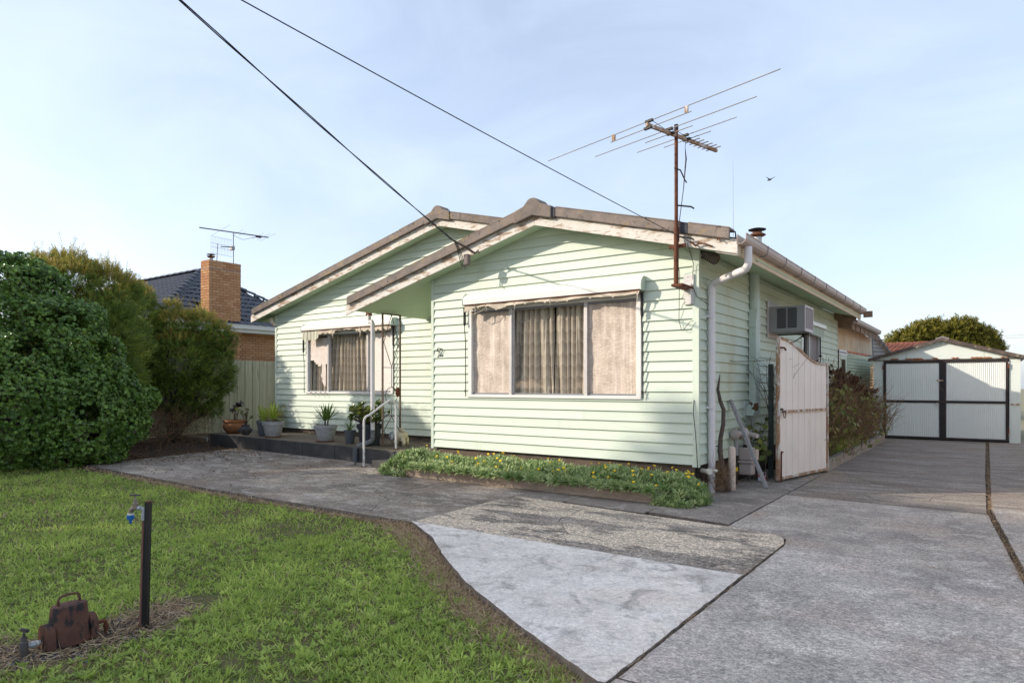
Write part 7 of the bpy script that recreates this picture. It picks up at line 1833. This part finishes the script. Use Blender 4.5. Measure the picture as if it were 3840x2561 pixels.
wm = empty('water_meter', (-4.60, 1.72, -0.06), 'rusty brown water meter cover with a looped handle in a bare patch of lawn', 'water meter')
def mw(a, b_, z):  # along the meter axis (a), across (b)
    ax_ = Vector((-0.10, 0.995, 0)); ac_ = Vector((0.995, 0.10, 0)); p = Vector((-4.605, 1.735, 0)) + ax_ * a + ac_ * b_; return (p.x, p.y, z)
LZ = -0.055
def oval(z, rx, ry, n=26): return [mw(rx * math.cos(t), ry * math.sin(t), z) for t in np.linspace(0, 2 * math.pi, n, endpoint=False)]
m = MB(); prof = [(LZ + 0.035, 0.125, 0.085), (LZ + 0.255, 0.103, 0.070), (LZ + 0.268, 0.097, 0.064), (LZ + 0.272, 0.085, 0.052), (LZ + 0.275, 0.01, 0.006)]
rg_ = [m.add(oval(*q)) for q in prof]
for a, b_ in zip(rg_, rg_[1:]):
    for k in range(26): j = (k + 1) % 26; m.face(a + k, a + j, b_ + j, b_ + k)
m.build('cover', 'meter_rust', wm, smooth='auto')
for sg in (-1, 1):
    m = MB(); P = []
    for t in np.linspace(0, math.pi, 10): P.append((0.060 * math.cos(t), 0.125 + 0.058 * math.sin(t)))
    P = [(0.070, 0.035)] + P + [(-0.070, 0.035)]
    m.prism([mw(sg * 0.10, y, LZ + z) for y, z in P], tuple(Vector(mw(sg * 0.147, 0, 0)) - Vector(mw(sg * 0.10, 0, 0))))
    m.build('side_shroud', 'meter_rust', wm, bevel=0.006)
    MB().box(mw(sg * 0.148, 0, 0)[0] - 0.013, mw(sg * 0.148, 0, 0)[0] + 0.013, min(mw(sg * 0.145, 0, 0)[1], mw(sg * 0.1485, 0, 0)[1]), max(mw(sg * 0.145, 0, 0)[1], mw(sg * 0.1485, 0, 0)[1]), LZ + 0.035, LZ + 0.12).build('slot', 'black', wm)
hd = [mw(-0.060, 0, LZ + 0.27), mw(-0.062, 0, LZ + 0.305), mw(-0.050, 0, LZ + 0.322), mw(0.0, 0, LZ + 0.330), mw(0.050, 0, LZ + 0.322), mw(0.062, 0, LZ + 0.305), mw(0.062, 0, LZ + 0.27)]
MB().tube(hd, 0.0075, 8).build('handle', 'meter_rust', wm, smooth=True)
MB().tube([mw(-0.16, 0, LZ + 0.085), mw(-0.225, 0, LZ + 0.085)], 0.014, 10).tube([mw(-0.185, 0, LZ + 0.085), mw(-0.215, 0, LZ + 0.085)], 0.020, 6).build('pipe_nut', 'tap_grey', wm)
MB().tube([mw(-0.172, 0, LZ + 0.085), mw(-0.182, 0, LZ + 0.085)], 0.018, 10).build('tape', 'white_plastic', wm)
MB().tube([mw(-0.245, 0, LZ + 0.03), mw(-0.245, 0, LZ + 0.06), mw(-0.245, 0, LZ + 0.085), mw(-0.245, 0, LZ + 0.115), mw(-0.245, 0, LZ + 0.12), mw(-0.245, 0, LZ + 0.145)], [0.019, 0.022, 0.024, 0.022, 0.015, 0.014], 12).build('valve_body', 'meter_valve', wm, smooth='auto')
MB().tube([mw(-0.245, 0, LZ + 0.145), mw(-0.243, 0, LZ + 0.18)], 0.008, 8).tube([mw(-0.262, 0, LZ + 0.193), mw(-0.243, 0, LZ + 0.186), mw(-0.222, 0, LZ + 0.172)], [0.011, 0.009, 0.011], 8).build('valve_handle', 'meter_valve', wm, smooth=True)
MB().tube([mw(-0.245, 0, LZ + 0.03), mw(-0.245, 0, -0.12)], 0.015, 10).build('riser_pipe', 'rust', wm)
MB().tube([mw(0.16, 0, LZ + 0.10), mw(0.20, 0, LZ + 0.102), mw(0.217, 0, LZ + 0.093), mw(0.222, 0, LZ + 0.075), mw(0.222, 0, -0.1)], 0.0125, 10).tube([mw(0.222, 0, LZ + 0.055), mw(0.222, 0, LZ + 0.075)], 0.0165, 10).build('outlet_pipe', 'rust', wm, smooth='auto')

# ================================================================== LAWN
dirt_line = [(-4.75, 1.2), (-4.60, 1.75), (-4.68, 2.15), (-4.85, 2.62)]
def dirt_d(x, y):
    best = 9
    for (ax_, ay_), (bx, by) in zip(dirt_line, dirt_line[1:]):
        dx, dy = bx - ax_, by - ay_; t = max(0, min(1, ((x - ax_) * dx + (y - ay_) * dy) / (dx * dx + dy * dy)))
        best = min(best, math.hypot(x - ax_ - dx * t, y - ay_ - dy * t))
    return best
dp_ = MB(); n = 20
def dirt_poly():
    L = []; Rr = []
    for t in np.linspace(0, 1, 26):
        i = min(2, int(t * 3)); u = t * 3 - i; a = Vector(dirt_line[i]); b_ = Vector(dirt_line[i + 1]); p = a.lerp(b_, u); d_ = (b_ - a).normalized(); nn = Vector((-d_.y, d_.x))
        w = 0.27 * math.sin(max(0.03, min(1, (1.04 - t) * 1.6)) * math.pi / 2) + 0.035 * math.sin(t * 21) 
        L.append(p + nn * w); Rr.append(p - nn * (w + 0.03 * math.sin(t * 17)))
    return L + Rr[::-1]
pl = dirt_poly(); dm = MB(); c = dm.add([(p.x, p.y, lawn_z(p.x, p.y) - 0.010) for p in pl]); 
cx = [dm.add([((pl[i].x + pl[51 - i].x) / 2, (pl[i].y + pl[51 - i].y) / 2, lawn_z(pl[i].x, pl[i].y) + 0.004)]) for i in range(26)]
for i in range(25): dm.face(c + i, c + i + 1, cx[i + 1], cx[i]); dm.face(cx[i], cx[i + 1], c + 50 - i, c + 51 - i)
tag(dm.build('dirt_patch', 'mulch', smooth=True), 'bare dark dirt patch around the water meter and the tap post', kind='structure')

def grass_field():
    P = []
    # density falls with distance, blades get wider
    cells = []
    tot = 0
    xs = np.arange(-17, -1.4, 0.25); ysv = np.arange(0.6, 6.2, 0.25)
    for x in xs:
        for y in ysv:
            cx_, cy_ = x + 0.125, y + 0.125
            d = math.hypot(cx_, cy_); fwd = -math.sin(R(CAMA)) * cx_ + math.cos(R(CAMA)) * cy_; lat_ = math.cos(R(CAMA)) * cx_ + math.sin(R(CAMA)) * cy_
            if fwd < 2.9 or abs(lat_) > 0.80 * fwd + 0.5: continue
            if cy_ > 5.75 or (cx_ > -14.4 and cy_ > 5.8): continue
            dens = 5200 * min(1.0, (4.2 / d) ** 1.25)
            k = int(dens * 0.0625); px = x + rng.uniform(0, .25, k); py = y + rng.uniform(0, .25, k)
            P.append(np.stack([px, py, np.full(k, d)], 1))
    return np.concatenate(P)
GP = grass_field()
hx = np.array([hyp(y) for y in GP[:, 1]])
edge = np.interp(GP[:, 0], [-14.6, -14.4, -12, -10, -5.36, -1], [5.9, 5.70, 5.56, 5.46, 5.46, 5.46])
dd_ = np.array([dirt_d(x, y) for x, y in GP[:, :2]])
patchy = 0.5 + 0.5 * np.sin(GP[:, 0] * 3.1 + 1.3 * np.sin(GP[:, 1] * 2.3)) * np.sin(GP[:, 1] * 2.7 + GP[:, 0] * 0.8)
gap = hx - GP[:, 0]
# distance below the far edge and left of the white slab
ok = (GP[:, 1] < edge - 0.10 - 0.06 * rng.uniform(0, 1, len(GP))) & (gap > 0.15 + rng.normal(size=len(GP)) * 0.07 + 0.05 * np.sin(GP[:, 1] * 7)) & (dd_ > 0.25 + 0.05 * rng.normal(size=len(GP)) + 0.04 * np.sin(GP[:, 1] * 9))
# worn spots
for sx, sy, sr in ((-6.3, 4.7, 0.55), (-3.55, 2.35, 0.22), (-3.0, 2.15, 0.18), (-5.3, 4.9, 0.4), (-7.6, 4.9, 0.35)):
    ok &= ~((np.hypot(GP[:, 0] - sx, GP[:, 1] - sy) < sr) & (rng.uniform(0, 1, len(GP)) < 0.55))
GP = GP[ok]; patchy = patchy[ok]
zz = np.array([lawn_z(x, y) for x, y in GP[:, :2]]) - 0.022
pos = np.stack([GP[:, 0], GP[:, 1], zz], 1)
CELL = 0.075
ci = np.floor(pos[:, :2] / CELL + 0.35 * np.sin(pos[:, 1::-1] * 31.0))
hsh = np.modf(np.abs(np.sin(ci[:, 0] * 12.9898 + ci[:, 1] * 78.233) * 43758.5453))[0]
lean = (pos[:, :2] / CELL + 0.35 * np.sin(pos[:, 1::-1] * 31.0) - ci - 0.5) * 2
nrm = np.concatenate([lean * 0.75 + rng.normal(size=(len(pos), 2)) * 0.45, np.full((len(pos), 1), 0.55)], 1)
wsc = np.clip(GP[:, 2] / 4.5, 0.9, 2.6)
hgt = rng.uniform(0.55, 1.2, len(pos)) * (0.70 + 0.35 * patchy) * (0.75 + 0.5 * hsh)
sc = np.stack([wsc * rng.uniform(0.8, 2.0, len(pos)), hgt, hgt], 1)
tint = np.clip(rng.normal(0.42, 0.24, len(pos)) + 0.3 * (patchy - 0.5) + 0.55 * (hsh - 0.5), 0, 1)
gbl = [blade(0.075, 0.0052, b) for b in (0.015, 0.03, 0.05)]
dry = rng.uniform(0, 1, len(pos)) < 0.05 + 0.13 * (1 - patchy)
tag(cloud_mesh('grass', gbl, pos[~dry], frames(nrm[~dry]), sc[~dry], tint[~dry], 'grass'), 'short green lawn grass in front of the house', kind='stuff')
tag(cloud_mesh('dead_grass', gbl, pos[dry], frames(nrm[dry] * np.array([1.5, 1.5, 0.7])), sc[dry] * np.array([1, 1.1, 1.1]), tint[dry], 'dry_grass'), 'pale dead blades scattered through the lawn', kind='stuff')
# broad plantain and clover leaves
k = 5200; sel = rng.integers(0, len(pos), k); Pw = pos[sel] + np.array([0, 0, 0.018]); near = (GP[sel, 2] < 7.5)
wl = [rosette(6, 0.060, 0.017, (0.15, 0.9), seed=s) for s in range(3)] + [rosette(7, 0.032, 0.02, (0.1, 0.6), seed=7)]
wl = [(v, f) for v, f in wl]
Pw = Pw[near]
cloud = [w for w in wl]
m1 = [c for c in cloud]
tag(cloud_mesh('lawn_weeds', m1[:3], Pw, frames(rng.normal(size=Pw.shape) * 0.35 + np.array([0, 0, 1.0])), rng.uniform(0.6, 1.15, len(Pw)), np.clip(rng.normal(0.5, 0.25, len(Pw)), 0, 1), 'grass'), 'broad leaved weeds and clover in the lawn', kind='stuff')
# straw on the dirt patch, along the slab edge, loose clippings
P = []
for q in range(2600):
    t = rng.uniform(0, 1); i = min(2, int(t * 3)); u = t * 3 - i; a = Vector(dirt_line[i]); b_ = Vector(dirt_line[i + 1]); p = a.lerp(b_, u)
    off = rng.normal() * 0.17; P.append((p.x + off, p.y + rng.normal() * 0.05, lawn_z(p.x, p.y) + rng.uniform(-0.004, 0.012)))
for q in range(26000):
    y = 3.0 + 2.55 * rng.uniform() ** 0.8; g_ = abs(rng.normal()) * 0.12 + 0.01; 
    if g_ > 0.42: continue
    P.append((hyp(y) - g_, y - g_ * 0.5, lawn_z(hyp(y) - g_, y) + rng.uniform(-0.015, 0.015)))
for q in range(5200):
    x = rng.uniform(-14.4, -5.3); P.append((x, np.interp(x, [-14.4, -12, -10, -5.3], [5.70, 5.58, 5.47, 5.48]) - abs(rng.normal()) * 0.055, -0.06 + rng.uniform(0, 0.02)))
P = np.array(P)
stw = [blade(0.10, 0.0045, b) for b in (0.0, 0.02, 0.04)]
lay_ = rng.normal(size=P.shape) * np.array([1, 1, 0.22]) + np.array([0, 0, 0.12])
tag(cloud_mesh('straw', stw, P, frames(lay_), np.stack([np.clip(np.hypot(P[:, 0], P[:, 1]) / 4.5, 0.9, 2.4)] + [rng.uniform(0.3, 1.0, len(P))] * 2, 1), rng.uniform(0, 1, len(P)), 'dry_grass'), 'dry brown grass along the concrete edges and around the water meter', kind='stuff')
# pebbles in the dirt patch
P = []
for q in range(900):
    t = rng.uniform(0, 1); i = min(2, int(t * 3)); u = t * 3 - i; a = Vector(dirt_line[i]); b_ = Vector(dirt_line[i + 1]); p = a.lerp(b_, u)
    x = p.x + rng.normal() * 0.12; y = p.y + rng.normal() * 0.05; P.append((x, y, lawn_z(x, y) - 0.004))
P = np.array(P); sm = MB(); sm.sphere((0, 0, 0), 0.007, 6, 4, (1.2, 0.9, 0.6)); quad = np.array([f for f in sm.f if len(f) == 4])
pm('pebble', (0.13, 0.13, 0.14), (0.30, 0.28, 0.26), 60, rough=0.9)
tag(cloud_mesh('pebbles', [(np.array(sm.v), quad)], P, frames(rng.normal(size=P.shape)), rng.uniform(0.4, 1.7, len(P)), rng.uniform(0, 1, len(P)), 'pebble'), 'small grey stones in the dirt around the water meter', kind='stuff')
# weeds in the driveway joint and scraps of dry moss on the concrete
P = []
for q in range(2000):
    y = 6.7 + 16 * rng.uniform() ** 1.6; x = np.interp(y, [6.66, 9.86, 23], [0.25, 0.03, 0.015]) + rng.normal() * (0.012 + 0.02 * (rng.uniform() < 0.15)); P.append((x, y, -0.01 + rng.uniform(0, 0.015)))
for q in range(420):
    t = rng.uniform(); P.append((-1.62 + rng.normal() * 0.012, 3.1 + 3.9 * t, -0.005 + rng.uniform(0, 0.01)))
for cx_, cy_ in ((-2.05, 9.9), (-1.7, 10.4), (-2.3, 9.3), (-1.2, 10.9), (-1.6, 11.8), (-0.9, 13.6), (-2.2, 8.2), (-0.35, 6.70), (-2.15, 11.0)):
    for q in range(26): P.append((cx_ + rng.normal() * 0.06, cy_ + rng.normal() * 0.02, 0.003 + rng.uniform(0, 0.012)))
P = np.array(P); lay_ = rng.normal(size=P.shape) * np.array([1, 1, 0.4]) + np.array([0, 0, 0.25])
tag(cloud_mesh('joint_weeds', stw, P, frames(lay_), rng.uniform(0.25, 0.8, len(P)), rng.uniform(0, 0.7, len(P)), 'dry_grass'), 'dry weeds in the driveway joints', kind='stuff')
P = np.array([(-2.35 + 0.25 * rng.normal() * 0.5 - 0.25 * (y - 11.2) * -0.16, y, 0.004 + rng.uniform(0, 0.02)) for y in rng.uniform(11.6, 13.1, 380)])
tag(cloud_mesh('dry_clippings', stw, P, frames(rng.normal(size=P.shape) * np.array([1, 1, 0.4]) + np.array([0, 0, 0.2])), rng.uniform(0.3, 0.9, len(P)), rng.uniform(0.4, 1, len(P)), 'dry_grass'), 'dry clippings on the concrete under the open gate', kind='stuff')
gp_ = MB(); gx_, gy_ = G0 = (-0.62, 3.43); gp_.prism([(gx_, gy_, 0.004), (gx_ + 0.03, gy_ - 0.01, 0.004), (gx_ + 0.022, gy_ + 0.014, 0.006), (gx_ + 0.005, gy_ + 0.012, 0.006)], (0, 0, 0.004))
pm('green_scrap', (0.03, 0.42, 0.28), None, 5, rough=0.5)
tag(gp_.build('plastic_scrap', 'green_scrap'), 'tiny turquoise plastic scrap on the foreground driveway', 'litter')
rb = MB(); rb.prism([(-3.05, 11.2, 0.0), (-2.95, 11.25, 0.0), (-2.97, 11.3, 0.14), (-3.07, 11.26, 0.12)], (0.01, 0.03, 0.0))
pm('wrapper', (0.42, 0.45, 0.52), (0.42, 0.05, 0.05), 9, 0.5, 0.52, rough=0.5)
tag(rb.build('wrapper', 'wrapper'), 'crumpled pale wrapper behind the leaning plank', 'litter')

# ================================================================== WIRES, POLE, BIRD
pole = MB(); pole.tube([(-5.4, -8, -0.2), (-5.4, -8, 10.3)], [0.16, 0.12], 12); 
po = empty('power_pole', (-5.4, -8, -0.16), 'timber power pole on the street side of the lawn', 'pole')
pole.build('pole', 'bark', po); MB().beam((-6.4, -8.1, 9.8), (-4.4, -8.1, 9.8), 0.1, 0.1).build('crossarm', 'bark', po)
def catenary(a, b_, sag, n=24):
    a = Vector(a); b_ = Vector(b_); return [a.lerp(b_, i / n) - Vector((0, 0, sag * 4 * (i / n) * (1 - i / n))) for i in range(n + 1)]
c1 = MB(); A = catenary((-7.40, YBW - 0.30, 4.03), (-5.25, -8.1, 9.75), 0.28, 40)
for ph in (0, math.pi): c1.tube([p + Vector((0.011 * math.cos(i * 0.9 + ph), 0, 0.008 * math.sin(i * 0.9 + ph))) for i, p in enumerate(A)], 0.0072, 6)
tag(c1.build('service_cable', 'cable', smooth=True), 'thick twisted black service cable running to the middle of the front gable', 'cable')
c2 = MB(); c2.tube(catenary((-3.33, YBW - 0.02, 3.54), (-5.9, -8.0, 5.95), 0.16, 40), 0.0048, 6)
tag(c2.build('phone_cable', 'cable', smooth=True), 'thin black phone cable running to the right end of the front gable', 'cable')
for k, (z, off) in enumerate(((7.55, 0), (7.25, 0.0), (4.85, 0.0))):
    w = MB(); w.tube([(-1.0 + 0.6 * (k == 2), 101, z), (40, 92, z + 0.4)], 0.035 if k == 2 else 0.02, 5)
    tag(w.build('distant_wire', 'ac_mesh'), ('upper', 'middle', 'lowest')[k] + ' of the far off power lines at the right edge', 'wire', 'distant power lines')
bd = empty('bird', (-8.0, 31.2, 10.85), 'small dark bird flying right of the antenna', 'bird')
bc = Vector((-8.0, 31.2, 10.88))
MB().tube([bc - rt * 0.10 - Vector((0, 0, 0.06)), bc - Vector((0, 0, 0.02)), bc + rt * 0.06 + Vector((0, 0, 0.0)), bc + rt * 0.11], [0.01, 0.045, 0.035, 0.008], 8).build('body', 'bird', bd, smooth=True)
for sg, q in ((-1, rt * -0.16), (1, rt * 0.30)):
    m = MB(); m.prism([tuple(bc - rt * 0.05), tuple(bc + rt * 0.05), tuple(bc + q * 0.55 + Vector((0, 0, 0.09))), tuple(bc + q + Vector((0, 0, 0.12 if sg < 0 else 0.13))), tuple(bc + q * 0.5 + Vector((0, 0, 0.05)))], tuple(fw * 0.01)); m.build('wing', 'bird', bd)
